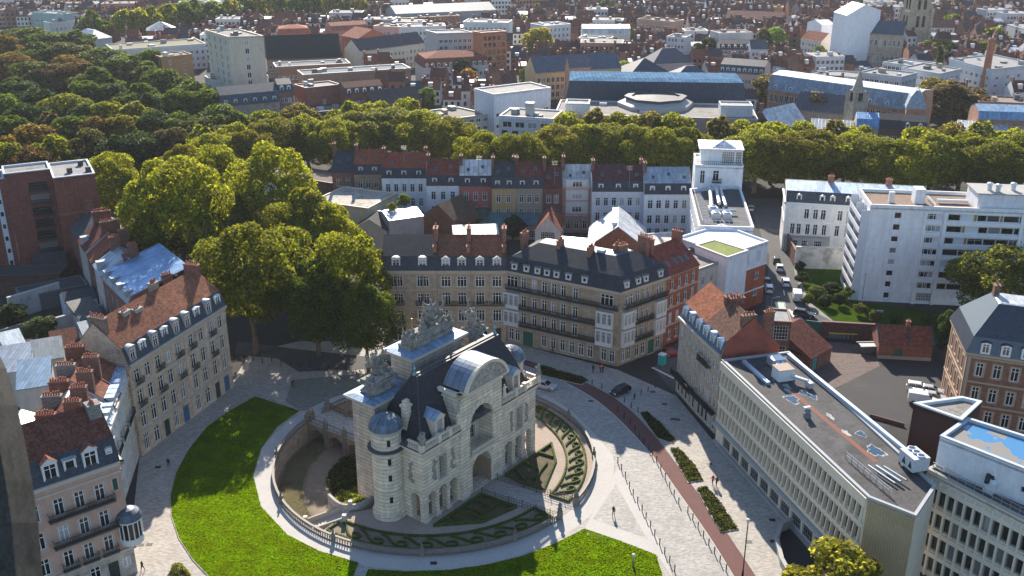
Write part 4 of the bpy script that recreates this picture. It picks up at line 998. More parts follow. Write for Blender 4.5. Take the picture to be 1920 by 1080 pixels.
bed('pointed box hedge bed left of the causeway filled with dark flowers', [(814, 987), (902, 928), (968, 952), (905, 980)], [[(838, 974), (850, 985)], [(870, 950), (905, 965), (935, 945)], [(850, 972), (880, 962), (905, 975)], [(890, 938), (920, 950)]])
bed('pointed box hedge bed right of the causeway beside the arcade', [(948, 892), (1034, 833), (1042, 865), (1020, 918), (985, 910)], [[(968, 880), (985, 905)], [(1010, 850), (1036, 858)], [(985, 868), (1012, 885), (1005, 910)], [(1025, 870), (1000, 900)]])
rng = random.Random(3)
def shrubs(name, label, pts, n, size, col, cat='flower bed', hh=.8, z=0):
    P = [G(*q, z) for q in pts]; xs = [p.x for p in P]; ys = [p.y for p in P]; lp = []
    def inside(x, y):
        c = False
        for i in range(len(P)):
            a, b = P[i], P[i - 1]
            if (a.y > y) != (b.y > y) and x < (b.x - a.x) * (y - a.y) / (b.y - a.y) + a.x: c = not c
        return c
    while len(lp) < n:
        x, y = rng.uniform(min(xs), max(xs)), rng.uniform(min(ys), max(ys))
        if inside(x, y):
            k = .5 + .5 * sin(x * 1.7 + 3 * sin(y * .9)) * cos(y * 1.3); lp.append((Vector((x, y, z + hh * rng.random() ** .6 * (.4 + .6 * k))), Vector((0, 0, 1))))
    r = thing(name, label, cat); link('foliage', leafmesh('foliage', lp, size, rng), r, col); gq = MB(); gq.poly([(p.x, p.y, z + .03) for p in P]); gq.obj('soil', [SOIL], r)
    return r
shrubs('flower_bed', 'sunlit flower bed with pale green leaves on the moat floor', [(618, 940), (640, 925), (690, 915), (697, 935), (660, 950), (632, 950)], 2600, .34, (.16, .19, .03), z=-3.4, hh=1.0)
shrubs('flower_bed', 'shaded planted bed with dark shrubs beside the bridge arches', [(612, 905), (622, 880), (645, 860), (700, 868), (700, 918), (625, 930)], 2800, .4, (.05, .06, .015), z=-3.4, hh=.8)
for lab, pts in (('long planting strip of low dark shrubs nearest the silver car', [(1004, 690), (1020, 687), (1096, 709), (1103, 715), (1090, 722), (1008, 702)]), ('planting strip between red path and paving, farthest of the three', [(1200, 776), (1214, 773), (1240, 795), (1266, 824), (1262, 832), (1232, 822)]), ('middle planting strip between red path and paving', [(1257, 843), (1272, 840), (1302, 872), (1318, 900), (1290, 906), (1276, 880)]), ('planting strip between red path and paving, nearest the pair of walkers', [(1306, 917), (1325, 913), (1352, 945), (1384, 993), (1352, 998), (1330, 962)])):
    shrubs('planting_bed', lab, pts, 1900, .32, (.055, .065, .014), 'planting bed', .42)
    P = [G(*q) for q in pts]; kb = MB()
    for a, b in zip(P, P[1:] + P[:1]): kb.bar((a.x, a.y, .06), (b.x, b.y, .06), .09, 4)
    tag(kb.obj('bed_kerb', [LIGHT]), kind='structure')

MOSS = surf('mossy_verge', (.12, .105, .06), var=.5, scale=.3, fine=.5, spec=0)
quads('moat_verge', arcpts(RR - .5, radians(150), radians(222), 40), arcpts(RR - 4.2, radians(150), radians(222), 40), MZ + .012, MOSS)
quads('moat_path', arcpts(RR - 4.6, radians(150), radians(215), 40), arcpts(RR - 9, radians(150), radians(215), 40), MZ + .008, DRY)  # moat path in a darker tone standing in for tree and gate shade
# ---------------------------------------------------------------- buildings round the square
BST = (.43, .33, .235); BST2 = (.46, .40, .33)
CRM = (.62, .60, .57); WHT = (.70, .70, .70)
SLT = (.055, .062, .078); TIL = (.24, .085, .05); TILD = (.13, .055, .04); ZNC = (.38, .46, .56); ZNB = (.22, .36, .55)
# -- the long row in the middle: three houses, then the corner building
def midhouse(x0, x1, label, top, dorm, arch):
    b = Bld('terraced_house', label, quad((x0, 507), (x1, 507), 15.4, 12), 'house', STONE, BST, group='stone houses facing the gate'); W = b.W(0)
    zs = [.9, 4.6, 8.2, 11.9]; wins = []
    for k in range(2):
        x = W * (.26 + .48 * k)
        if arch: wins += [(x, 4.5, 1.7, 2.5, 't'), (x, 8.0, 1.7, 2.8, 't^'), (x, 11.9, 1.9, 2.2, 't')]
        else: wins += [(x - .62, zs[j], 1.1, 2.3, 'c') for j in (1, 2, 3)] + [(x + .62, zs[j], 1.1, 2.3, 'c') for j in (1, 2, 3)]
    wins += [(W * .28, .3, min(2.6, W * .4), 2.9, 't'), (W * .75, .1, 1.4, 3.0, 'D', (.06, .06, .06))]
    b.face(0, 15.4, wins); b.face(1, 15.4); b.face(2, 15.4, rows(W, 2, 1.1, [4.6, 8.2, 11.9], 2, 'c')); b.face(3, 15.4)
    b.sill(0, wins); b.surround(0, [q for q in wins if q[4] != 'D'], .2, .06)
    for z, h, o in ((3.75, .3, .2), (7.35, .2, .1), (11.2, .2, .1), (14.6, .3, .2), (15.0, .42, .45)): b.band(0, z, h, o, 0, W)
    for k in range(2): x = W * (.26 + .48 * k); b.balcony(0, x - 1.5, x + 1.5, 8.0 if arch else 8.15, .6)
    b.roof_profile(15.4, [(0, 0), (.06, 2.7), (.5, 5.4), (1, .3)], [SLATE, top[0], top[0]], [SLT, top[1], top[1]])
    for k in range(2): b.dormer(0, W * (.26 + .48 * k), 15.75, 1.35, 2.0, .12, 1.4, LEAD, (.3, .33, .37), (.66, .62, .55), .45, 'c', dorm)
    b.chimney(W - .4, 5.2, 19.8, 2.6, .8, 2.2, 4); b.chimney(W - .4, 2.2, 17.6, 2.0, .7, 1.4, 2)
    return b.done()
midhouse(716, 819, 'stone house with slate roof and round-headed dormers beside the plane trees', (SLATE, (.05, .05, .055)), True, False)
midhouse(819.6, 882, 'stone house with red tiled roof and pale dormers, middle of the three facing the gate', (TILE, TILD), False, True)
midhouse(882.6, 949, 'stone house with red tiled roof adjoining the big slate-roofed corner building', (TILE, (.16, .06, .04)), False, True)
a, c, e = G(950, 506, 15.4), G(1163, 547, 15.4), G(1251, 518, 15.4)
d1, d2 = (c - a).normalized(), (e - c).normalized(); n1, n2 = Vector((-d1.y, d1.x)), Vector((-d2.y, d2.x))
det = n1.x * n2.y - n1.y * n2.x
inn = c + (n1 + n2) * 12.5 / (1 + n1.dot(n2))
def cornerwing(name, label, pts, edges): pass
b = Bld('corner_building', 'large stone corner building with dark slate mansard, white bay windows and iron balconies', [a, c, e, e + n2 * 12.5, inn, a + n1 * 12.5], 'building', STONE, (.36, .275, .195), trim=(.44, .36, .28))
b.p = b.p
W0, W1 = b.W(0), b.W(1); zs = [.5, 4.5, 8.1, 11.9]
win = []
xs = [W0 * t for t in (.155, .255, .345, .43, .515, .62)]
for j, z in enumerate(zs[1:]): win += [(x, z, 1.1, 2.5, 'c') for x in xs] + ([(W0 * .045, z, 2.6, 2.4, 't'), (W0 * .89, z, 2.6, 2.4, 't')] if j == 2 else [])
gwin = [(W0 * t, .6, 1.15, 2.5, 'c') for t in (.04, .1, .345, .43, .515, .6, .68, .76, .88, .95)]; gwin[1:1] = [(W0 * .2, .1, 2.3, 3.1, 'D', (.02, .10, .07))]
b.face(0, 15.4, win + gwin); b.sill(0, win); b.surround(0, win + gwin, .15, .05)
w1 = [(W1 * t, z, 1.0, 2.5, 'c') for z in zs[1:] for t in (.38, .5, .61)] + [(W1 * t, zs[3], 1.0, 2.3, 'c') for t in (.14, .24, .8, .9)] + [(W1 * t, .6, 1.2, 2.5, 'c') for t in (.12, .24, .42, .55, .88)] + [(W1 * .72, .1, 1.8, 3.0, 'D', (.02, .12, .08))]
b.face(1, 15.4, w1); b.sill(1, w1); b.surround(1, w1, .15, .05)
for i in (2, 5): b.face(i, 15.4)
for i in (3, 4): b.face(i, 15.4, rows(b.W(i), 4, 1.1, [4.5, 8.1, 11.9], 2, 'c', 1))
def bay(i, x, z, w_=3.4, h=2.9):        # a glazed oriel: white box with its own windows
    m = MB(); T = lambda q, y, zz: b.P(i, x + q, z + zz, y); a_ = w_ / 2
    m.box(-a_, a_, -.75, -.003, -.35, .35, 0, T); m.box(-a_, a_, -.75, -.003, h - .25, h + .1, 0, T)
    for q in (-a_, -a_ / 3 - .1, a_ / 3 - .1, a_ - .2): m.box(q, q + .2, -.75, -.55, .35, h - .25, 0, T)
    for q in (-a_, a_ - .15): m.box(q, q + .15, -.5, -.003, .35, h - .25, 0, T)
    o = m.obj('bay_window', [TRIM], b.root, (.60, .59, .57)); a0, d0, nn, _ = b.edge(i)
    for k in (-1, 0, 1):
        fm, pm = winmesh(w_ / 3 - .2, h - .6, 't'); q = link('bay_sash', fm, o, (.6, .59, .57), b.P(i, x + k * w_ / 3, z + .35, -.66), atan2(d0.y, d0.x)); link('bay_pane', pm, o, None, q.location, atan2(d0.y, d0.x))
for z in (4.3, 8.0): bay(0, W0 * .055, z); bay(0, W0 * .885, z); bay(1, W1 * .17, z, 3.0); bay(1, W1 * .86, z, 2.8)
for z in (4.35, 7.95): b.balcony(0, W0 * .125, W0 * .81, z, .8, (.12, .12, .12)); b.balcony(1, W1 * .33, W1 * .7, z, .8, (.12, .12, .12))
b.balcony(0, .1, W0 - .1, 11.75, .85, (.12, .12, .12)); b.balcony(1, .9, W1 - .1, 11.75, .85, (.12, .12, .12))
for i, W in ((0, W0), (1, W1)):
    for z, h, o in ((3.7, .3, .15), (14.7, .25, .15), (15.0, .42, .5)): b.band(i, z, h, o)
b.roof_inset(15.4, [(.7, 2.7), (4.7, 5.0), (5.0, 5.1)], [SLATE, SLATE, ZINC], [(.042, .047, .06), (.04, .045, .056), (.13, .16, .19)], .4)
for k, t in enumerate((.075, .185, .285, .37, .455, .56, .7)): b.dormer(0, W0 * t, 16.0, .85, 1.15, -.3, 1.0, LEAD, (.2, .22, .25), (.6, .58, .54), 0, 'p')
for t in (.12, .36, .52, .84): b.dormer(1, W1 * t, 16.0, .85, 1.15, -.3, 1.0, LEAD, (.2, .22, .25), (.6, .58, .54), 0, 'p')
for x, y in ((W0 * .03, 6), (W0 * .38, 5), (W0 * .66, 4.4), (W0 * .82, 8)): b.chimney(x, y, 19.4, 2.0, .8, 2.0, 4)
b.chimney(W1 * .5, 6, 19.6, 1.8, 2, .8, 4, i=1); b.chimney(W1 * .95, 6, 19.4, 2.6, .8, 2.4, 4, i=1)
b.box('roof_hatch', 0, W0 * .7, W0 * .76, 5, 6.2, 20.2, 20.9, TRIM, (.55, .58, .6))
b.done()
# -- red brick house, small beige house and the white extension behind
def simple(name, label, p0, p1, z, dep, wall, wc, cols, zs, w, h, st, prof, rm, rc, cat='house', win=WHITE, door=None, trim=None, group=None, base=0, side=None, bands=(), e=(0, 0), back=True):
    b = Bld(name, label, quad(p0, p1, z, dep, *e), cat, wall, wc, win, trim, group); W = b.W(0)
    ws = rows(W, cols, w, zs, h, st, .5); 
    if door is not None: ws = [q for q in ws if not (q[1] == zs[0] and abs(q[0] - W * door) < w)] + [(W * door, .06, 1.2, 2.4, 'D', (.05, .08, .07))]
    b.face(0, z, ws); b.sill(0, ws)
    b.face(1, z, side[1] if side and 1 in side else ()); b.face(2, z, rows(W, max(1, cols - 1), w, zs, h, st, .8) if back else ()); b.face(3, z, side[3] if side and 3 in side else ())
    for q in bands: b.band(0, q, .22, .1, 0, W)
    if prof: b.roof_profile(z, prof, rm, rc)
    return b
def pp(prof, b, z):
    D = (b.p[3] - b.p[0]).length
    def f(t):
        for (t0, h0), (t1, h1) in zip(prof, prof[1:]):
            if t0 <= t <= t1: return (t * D, z + h0 + (h1 - h0) * (t - t0) / (t1 - t0))
    return f
pr = [(0, 0), (.5, 4.2), (1, 0)]
b = simple('brick_house', 'tall red brick house with tiled roof and four rooflights right of the corner building', (1252, 517), (1311, 494), 15.0, 11, BRICK, (.40, .11, .05), 4, [.9, 4.5, 8.2, 11.6], 1.15, 2.3, 'c', pr, TILE, (.25, .07, .05), bands=(4, 7.7, 11.1, 14.5), trim=(.55, .48, .4))
for x in (.2, .45, .62, .8): b.skylight(0, b.W(0) * x, .12, pp(pr, b, 15.0))
b.chimney(.5, 5.5, 18.6, 2.4, .8, 2.2, 4); b.chimney(b.W(0) - .5, 5.5, 18.4, 2.2, .8, 2.2, 4); b.done()
b = simple('rendered_house', 'small beige rendered house with flat grey roof between brick and white buildings', (1309, 507), (1364, 487), 12.6, 11, PLAIN, (.50, .46, .40), 3, [.9, 4.5, 8.9], 1.0, 1.7, 'c', None, None, None)
b.roof_flat(12.6, ROOFING, (.24, .22, .2), .3, (.35, .33, .3)); b.box('roof_planter', 0, .5, b.W(0) - .5, 8, 9, 12.6, 13.3, TRIM, (.12, .11, .1)); b.done()
q0, q1 = G(1365, 480, 14), G(1440, 455, 14); dd = (q1 - q0).normalized(); nn = Vector((-dd.y, dd.x))
b = Bld('modern_infill_building', 'white and red brick corner block with white roof and grass roof at the side street', [q0, q1, q1 + nn * 14 + dd * 1.5, q0 + nn * 14], 'building', PLAIN, (.72, .73, .75)); W = b.W(0)
b.w2 = MB(); ws = [(W * t, 10.4, 1.4, 2.4, 'S', (.58, .6, .64)) for t in (.2, .48, .78)]
b.face(0, 14, ws, zb=9.4); b.face(1, 14, rows(b.W(1), 3, 1.2, [10.5], 2.4, 'p', 1), zb=9.4); b.face(2, 14); b.face(3, 14)
w_ = b.w; b.w = MB(); lw = [(W * t, z, 1.7, 1.9, 't') for z in (2.4, 6.2) for t in (.12, .45, .78)]
b.face(0, 9.4, lw); b.face(1, 9.4, rows(b.W(1), 3, 1.5, [2.4, 6.2], 1.9, 't', 1)); b.w.obj('brick_storeys', [BRICK], b.root, (.40, .10, .05)); b.w = w_
b.band(0, 9.2, .3, .12, 0, W); b.band(0, 3.9, .25, .1, 0, W)
b.roof_flat(14, TRIM, (.74, .75, .77), .45, (.74, .75, .77), .25); b.done()
b = Bld('green_roof_annexe', 'white annexe carrying a rectangular mossy grass roof', [G(1304, 460, 14.5), G(1364, 483, 14.5), G(1403, 470, 14.5), G(1339, 450, 14.5)], 'annexe', PLAIN, (.72, .73, .75))
for i in range(4): b.face(i, 14.5)
b.roof_flat(14.5, surf('sedum_roof', (.14, .17, .02), var=.5, scale=.4, fine=.5), (.2, .2, .05), .15, (.7, .71, .73), .3); b.done()
# -- long white technical building and the white tower
a, c, e, g = G(1310, 430, 14), G(1413, 433, 14), G(1386, 352, 14), G(1293, 360, 14)
b = Bld('white_office_block', 'long white flat-roofed block carrying silver air ducts on its dark roof', [a, c, e, g], 'building', PLAIN, (.80, .81, .83))
b.face(0, 14); b.face(1, 14, rows(b.W(1), 8, 1.6, [3, 7, 10.5], 1.8, 'p', 1)); b.face(2, 14); b.face(3, 14, rows(b.W(3), 8, 2.0, [1, 4.5, 8, 11], 2.2, 'x', 1))
b.roof_flat(14, ROOFING, (.10, .10, .105), .9, (.74, .76, .8), .35); b.done()
du = thing('roof_ductwork', 'tangle of silver ventilation ducts and fans on the long white block', 'ductwork', (b.o.x, b.o.y, 14)); Wd, Dp = b.W(0), b.W(1)
for x0, x1, y0, y1, z, r in ((4.0, 5.2, 14, 31, 1.2, .5), (6.0, 6.6, 16, 31, 1.4, .45), (7.4, 7.5, 15, 30, 1.3, .4), (3, 9.5, 11.5, 12, 1.0, .35)):
    m = MB(); A = b.P(0, x0, z, y0); B_2 = b.P(0, x1, z, y1); m.bar(A, B_2, r, 8); m.obj('duct', [METAL], du, (.6, .64, .7))
for x, y in ((4.5, 8.5), (7.0, 8.5), (4.2, 13)):
    m = MB(); c_ = b.P(0, x, .1, y); m.box(c_[0] - 1, c_[0] + 1, c_[1] - 1, c_[1] + 1, .02, 1.4); m.lathe([(.8, 1.4), (.85, 1.7), (.6, 1.75)], 12, (c_[0], c_[1], 0)); m.obj('air_unit', [METAL], du, (.55, .6, .66))
m = MB()
for y in [4 + k * 1.2 for k in range(22)]: A = b.P(0, 1.6, .2, y); B_2 = b.P(0, 2.9, .2, y); m.bar(A, B_2, .09, 5)
A, B_2 = b.P(0, 1.0, 1.2, 3), b.P(0, 1.0, 1.2, 31); m.bar(A, B_2, .06, 5); A, B_2 = b.P(0, 1.0, 1.2, 3), b.P(0, 10.5, 1.2, 3); m.bar(A, B_2, .06, 5)
for k in range(10): A = b.P(0, 1 + k, .0, 3); m.bar(A, (A[0], A[1], 1.2), .05, 5)
m.obj('handrail', [METAL], du, (.6, .62, .66))
zT = 19.6
a, c = G(1304, 312, zT), G(1394, 315, zT); d = (c - a).normalized(); n = Vector((-d.y, d.x))
b = Bld('white_tower_block', 'slim white apartment tower with a glazed penthouse against the boulevard trees', [a, c, c + n * 12, a + n * 12], 'tower', PLAIN, (.80, .81, .83)); W = b.W(0)
b.face(0, zT, [(W * .16, 15.2, 1.2, 3.4, 'c'), (W * .16, 10.5, 1.2, 3, 'c'), (W * .44, 16.0, 1.5, 2.7, 'c')]); b.face(1, zT); b.face(2, zT); b.face(3, zT, rows(b.W(3), 3, 1.4, [2, 6, 10, 14], 2, 'c', 1))
b.balcony(0, W * .36, W * .56, 15.8, 1.0, (.2, .2, .2)); b.roof_flat(zT, ROOFING, (.4, .4, .4), .5, (.80, .81, .83), .3)
ph = MB(); b.box('penthouse', 0, W * .12, W * .98, 2.2, 11, zT, zT + 4.0, PLAIN, (.70, .73, .77)); b.window(W * .68, zT + .4, 3.2, 3.2, 'x', 0, 2.1); b.window(W * .9, zT + .4, 1.6, 3.2, 'x', 0, 2.1)
m = MB(); T = lambda x, y, z: b.P(0, x, zT + 4.0 + z, y); m.box(W * .06, W * 1.0, 1.6, 11.6, 0, .25, 0, T); m.add([T(W * .3, 2, .25), T(W * .85, 2, .25), T(W * .85, 9, .25), T(W * .3, 9, .25), T(W * .57, 5, 1.9)], [(0, 1, 4), (1, 2, 4), (2, 3, 4), (3, 0, 4)]); m.obj('penthouse_roof', [LEAD], b.root, (.6, .63, .67))
m = MB(); T = lambda x, y, z: b.P(0, x, zT + .5 + z, y)
m.box(.1, W - .1, .1, .16, .85, .92, 0, T)
for k in range(24): m.box(.1 + (W - .3) * k / 23, .15 + (W - .3) * k / 23, .1, .15, 0, .85, 0, T)
m.obj('terrace_railing', [IRON], b.root); b.done()
# -- row of houses along the boulevard, seen from behind
ROW = [ # x0, x1, eave y, wall, colour, roof material/colour, profile kind, label
 (622, 663, 322, BRICK, (.25, .12, .09), SLATE, (.06, .07, .09), 'g', 'narrow brick house with slate roof, leftmost of the back row before the boulevard trees'),
 (663.6, 715, 325, BRICK, (.30, .22, .16), TILE, (.30, .09, .05), 'm', 'beige brick house with red tiled roof and white dormers, second in the back row'),
 (715.6, 799, 332, PLAIN, (.72, .76, .80), TILE, (.28, .075, .045), 'm', 'wide white rendered house with the brightest red tiled roof in the back row'),
 (799.6, 861, 346, PLAIN, (.74, .77, .80), TILE, (.20, .06, .04), 'm', 'white rendered house with dark red roof beside the pink-red house in the back row'),
 (861.6, 921, 347, PLAIN, (.34, .12, .12), LEAD, (.62, .62, .60), 'm', 'crimson painted house under a pale metal roof in the back row'),
 (921.6, 966, 351, PLAIN, (.40, .30, .15), SLATE, (.05, .05, .055), 'm', 'ochre yellow house with dark slate roof in the back row'),
 (966.6, 1018, 351, PLAIN, (.30, .26, .20), TILE, (.15, .05, .04), 'm', 'grey-beige house with maroon roof and white dormer in the back row'),
 (1018.6, 1054, 352, BRICK, (.16, .075, .06), TILE, (.12, .045, .04), 'g', 'small dark brick house with maroon roof, lowest in the back row'),
 (1054.6, 1110, 349, BRICK, (.45, .26, .22), LEAD, (.52, .52, .5), 'a', 'narrow white and red patterned brick house with tall gable window in the back row'),
 (1110.6, 1208, 357, PLAIN, (.62, .66, .70), TILE, (.105, .045, .05), 'm', 'broad grey-white house with dark maroon roof and blue rooflights in the back row'),
 (1208.6, 1296, 362, PLAIN, (.74, .78, .82), ZINC, (.36, .42, .48), 'm', 'broad white house with weathered zinc roof and arched dormers beside the long white block')]
for x0, x1, ye, wm, wc, rm, rc, kind, lab in ROW:
    z = 12.8; W_ = (x1 - x0) / 6.9; cols = max(2, int(W_ / 2.3)); pr = [(0, 0), (.09, 2.3), (.5, 5.6), (1, .3)] if kind == 'm' else [(0, 0), (.5, 4.6), (1, 0)]
    b = simple('terraced_house', lab, (x0, ye), (x1, ye), z, 10, wm, wc, cols, [1.0, 4.6, 8.6], 1.25, 2.3, 'c', pr, ([SLATE, rm, rm] if kind == 'm' else rm), ([(.05, .06, .075), rc, rc] if kind == 'm' else rc), group='back row of houses before the boulevard', bands=(12.3,)); W = b.W(0)
    if kind == 'm':
        for k in range(2 if W < 10 else 3): b.dormer(0, W * (k + .5) / (2 if W < 10 else 3), z + .3, .95, 1.35, .15, 1.0, LEAD, (.25, .27, .3), WHITE if x0 > 700 else (.6, .58, .55), .25 if x0 > 1200 else 0, 'p', x0 > 1200)
    for k in range(2 if W < 9 else 3): b.skylight(0, W * (k + .6) / (2.2 if W < 9 else 3), .2 + .07 * (k % 2), pp(pr, b, z), .8, 1.0)
    if kind == 'a':
        m = MB(); T = lambda x, y, zz: b.P(0, x, z + zz, y); m.box(W * .12, W * .88, -.25, 1.2, -8, 1.6, 0, T); m.obj('bow_front', [TRIM], b.root, (.62, .6, .58))
        for zz in (-7, -3.4, -.2): b.window(W * .5, z + zz, 2.6, 1.6, 't', 0, -.3); b.band(0, z + zz - .7, .35, .34, W * .1, W * .9)
    b.chimney(.35, 4.5, z + 4.6, 2.2, .7, 2.2, 4, (.16, .08, .06)); 
    if x0 in (715.6, 921.6, 1110.6): b.chimney(W - .4, 6, z + 4.2, 2.4, .7, 1.6, 3, (.2, .1, .08))
    b.done()
# -- courtyard buildings between the two rows
def shed(name, label, p0, p1, z, dep, wall, wc, prof, rm, rc, ws=(), cat='outbuilding', e=(0, 0), side=None):
    b = Bld(name, label, quad(p0, p1, z, dep, *e), cat, wall, wc); b.face(0, z, [(b.W(0) * q[0], *q[1:]) for q in ws])
    for i in (1, 2, 3): b.face(i, z, side[i] if side and i in side else ())
    if prof: b.roof_profile(z, prof, rm, rc)
    else: b.roof_flat(z, rm, rc, .3, tuple(min(.75, q * 1.1) for q in wc), .25)
    return b
def gabled(name, label, p0, p1, z, dep, h, wall, wc, rm, rc, ws=(), cat='outbuilding'):
    """gable end towards the square: ridge runs away from the camera"""
    a, c = G(*p0, z), G(*p1, z); d = (c - a).normalized(); n = Vector((-d.y, d.x))
    b = Bld(name, label, [a + n * dep, a, c, c + n * dep], cat, wall, wc); Wf = b.W(1)
    b.face(1, z, [(Wf * q[0], *q[1:]) for q in ws])
    for i in (0, 2, 3): b.face(i, z)
    b.roof_profile(z, [(0, 0), (.5, h), (1, 0)], rm, rc); return b
shed('cream_workshop', 'cream flat-roofed building with sunlit blank wall behind the plane trees', (586, 378), (690, 392), 9, 15, PLAIN, (.66, .56, .40), None, ROOFING, (.42, .38, .33)).done()
gabled('slate_outbuilding', 'dark slate gabled outbuilding behind the plane trees', (662, 428), (724, 432), 5.5, 8, 2.6, PLAIN, (.5, .46, .4), SLATE, (.05, .05, .055)).done()
b = shed('rendered_outbuilding', 'grey rendered outbuilding with plants growing on its roof', (729, 413), (794, 404), 8, 9, PLAIN, (.40, .37, .37), [(0, 0), (.5, 1.0), (1, 0)], ZINC, (.5, .54, .6)); b.done()
gabled('brick_outbuilding', 'brick gabled outbuilding with brown tiles and two white rooflights', (793, 402), (850, 412), 8, 11, 3.2, BRICK, (.22, .10, .07), TILE, (.11, .075, .055)).done()
for x0, x1, lab, rc in ((857, 917, 'lean-to with green glass roof beneath the crimson house', (.10, .16, .12)), (918, 985, 'lean-to with teal sheet roof beneath the ochre house', (.10, .22, .25)), (986, 1012, 'narrow lean-to with blue-green sheet roof beside the tiled studio', (.12, .2, .24))):
    shed('lean_to', lab, (x0, 421), (x1, 421), 4.2, 8, PLAIN, (.3, .28, .26), [(0, 0), (1, 2.8)], ZINC, rc, ((.5, .5, 1.6, 2, 'x'),)).done()
gabled('glazed_studio', 'small studio with red tiled gable and glass front in the courtyard', (1003, 432), (1051, 434), 6.5, 10, 3.6, PLAIN, (.5, .48, .46), TILE, (.22, .075, .05), ((.5, 3.2, 3.6, 3, 'x'),)).done()
shed('white_garage', 'low white-roofed garage in the courtyard behind the stone houses', (850, 441), (935, 438), 6.5, 8, PLAIN, (.55, .5, .44), [(0, 0), (.5, 1.2), (1, 0)], LEAD, (.62, .6, .56)).done()
b = gabled('brick_barn', 'brick barn with a wide white metal gable roof behind the corner building', (1102, 462), (1213, 466), 6.5, 16, 5.2, BRICK, (.20, .085, .06), LEAD, (.62, .64, .67)); b.box('roof_ridge_vent', 0, 2, 14, 5.4, 6.6, 11.4, 12.0, TRIM, (.7, .7, .72)); b.done()
shed('roof_terrace_block', 'low white block with a paved roof terrace right of the brick barn', (1216, 470), (1304, 462), 6.5, 11, PLAIN, (.6, .6, .62), None, ROOFING, (.50, .48, .46), ((.3, 2, 1.4, 2, 'c'), (.7, 2, 1.4, 2, 'c'))).done()
shed('sheet_roof_shed', 'long shed with pale corrugated roof behind the corner building', (1040, 470), (1105, 476), 7, 7, PLAIN, (.4, .38, .35), [(0, 0), (1, 1.2)], ZINC, (.55, .57, .6)).done()
shed('white_side_house', 'low white villa with roof terraces half hidden among the trees', (400, 338), (530, 322), 11, 14, PLAIN, (.62, .63, .65), None, ROOFING, (.42, .42, .42), ((.1, 7, 1.6, 2, 'p'), (.3, 7, 1.6, 2, 'p'), (.5, 7, 1.6, 2, 'p'), (.7, 7, 1.6, 2, 'p'), (.9, 7, 1.6, 2, 'p'))).done()
shed('brick_stable', 'dark brick range with flat roof between the villa and the back row', (530, 330), (622, 345), 8, 10, BRICK, (.16, .08, .06), None, ROOFING, (.12, .09, .08)).done()
# -- right: white mansion, garden wall, white slab of flats
pr = [(0, 0), (.1, 2.6), (.5, 4.0), (1, 2.6)]
b = Bld('white_mansion', 'white classical mansion with blue-grey zinc mansard beside the slab of flats', quad((1474, 378), (1718, 392), 12.6, 12), 'house', PLAIN, (.76, .76, .74)); W = b.W(0)
ws = [(W * t, 8.4, 1.2, 2.6, 'c') for t in (.17, .24, .3, .43, .62, .72, .82, .92)] + [(W * t, 4.3, 1.1, 2.8, 'c') for t in (.07, .12, .19, .25, .32, .42, .62, .72, .82, .92)] + [(W * .51, 4.2, 2.0, 6.8, 'x')]
b.face(0, 12.6, ws); b.sill(0, ws); b.surround(0, ws, .15, .05); b.face(1, 12.6); b.face(2, 12.6); b.face(3, 12.6, rows(b.W(3), 3, 1.1, [4.3, 8.4], 2.4, 'c', 1))
for z, h, o in ((7.4, .25, .12), (11.8, .2, .15), (12.2, .4, .4)): b.band(0, z, h, o); b.band(3, z, h, o)
b.roof_profile(12.6, pr, [SLATE, ZINC, SLATE], [(.07, .08, .1), (.42, .52, .64), (.07, .08, .1)])
for t in (.1, .28, .36, .48, .58, .7, .8, .92): b.dormer(0, W * t, 12.9, .95, 1.6, .2, 1.2, LEAD, (.3, .33, .37), WHITE, .3, 'p')
b.chimney(W * .35, 6, 16.4, 1.6, 1.4, .7, 3); b.chimney(W * .8, 6, 16.4, 1.6, 1.4, .7, 3); b.done()
b = shed('mansion_annexe', 'low glazed annexe with small terrace in front of the white mansion', (1472, 442), (1556, 446), 4.0, 5, PLAIN, (.42, .42, .42), None, ROOFING, (.3, .31, .33), ((.2, .8, 2, 2.2, 'x'), (.45, .8, 1.6, 2.2, 'x'), (.75, .8, 2, 2.2, 'x'))); b.done()
def wallbar(name, label, pts, z1, t, mat, col, cat='wall', z0=0, zp=None):
    P = [G(*q, zp or 0) for q in pts]; r = thing(name, label, cat, (P[0].x, P[0].y, 0)); m = MB(); k = MB()
    for a, b in zip(P, P[1:]):
        a = a - P[0]; b = b - P[0]; d = (b - a).normalized(); n = Vector((-d.y, d.x)) * t; m.prism([a - n * 0, b - n * 0, b + n, a + n], z0, z1); n2 = n * .3; k.prism([a - n2, b - n2, b + n + n2, a + n + n2], z1, z1 + .12)
    m.obj('wall_face', [mat], r, col); k.obj('coping', [TRIM], r, tuple(q * .9 for q in col)); return r
wallbar('garden_wall', 'tall white stained garden wall between the street and the slab of flats', [(1489, 503), (1590, 506)], 5.4, .5, surf('stained_render', (.62, .6, .57), var=.2, stain=((.25, .23, .2), .35, .5, .8)), (.6, .58, .55))
wallbar('street_wall', 'dark brick wall along the side street before the white mansion', [(1470, 462), (1488, 500)], 4.2, .4, BRICK, (.14, .06, .05))
zS = 21.5; a, c = G(1632, 389, zS), G(1960, 401, zS); d = (c - a).normalized(); n = Vector((-d.y, d.x)); dp = 12.5
b = Bld('apartment_slab', 'eight-storey white slab of flats with ribbon windows and stepped end balconies', [a, c, c + n * dp, a + n * dp], 'apartment block', PLAIN, (.78, .79, .80)); W = b.W(0); F8 = 2.62
ws = []
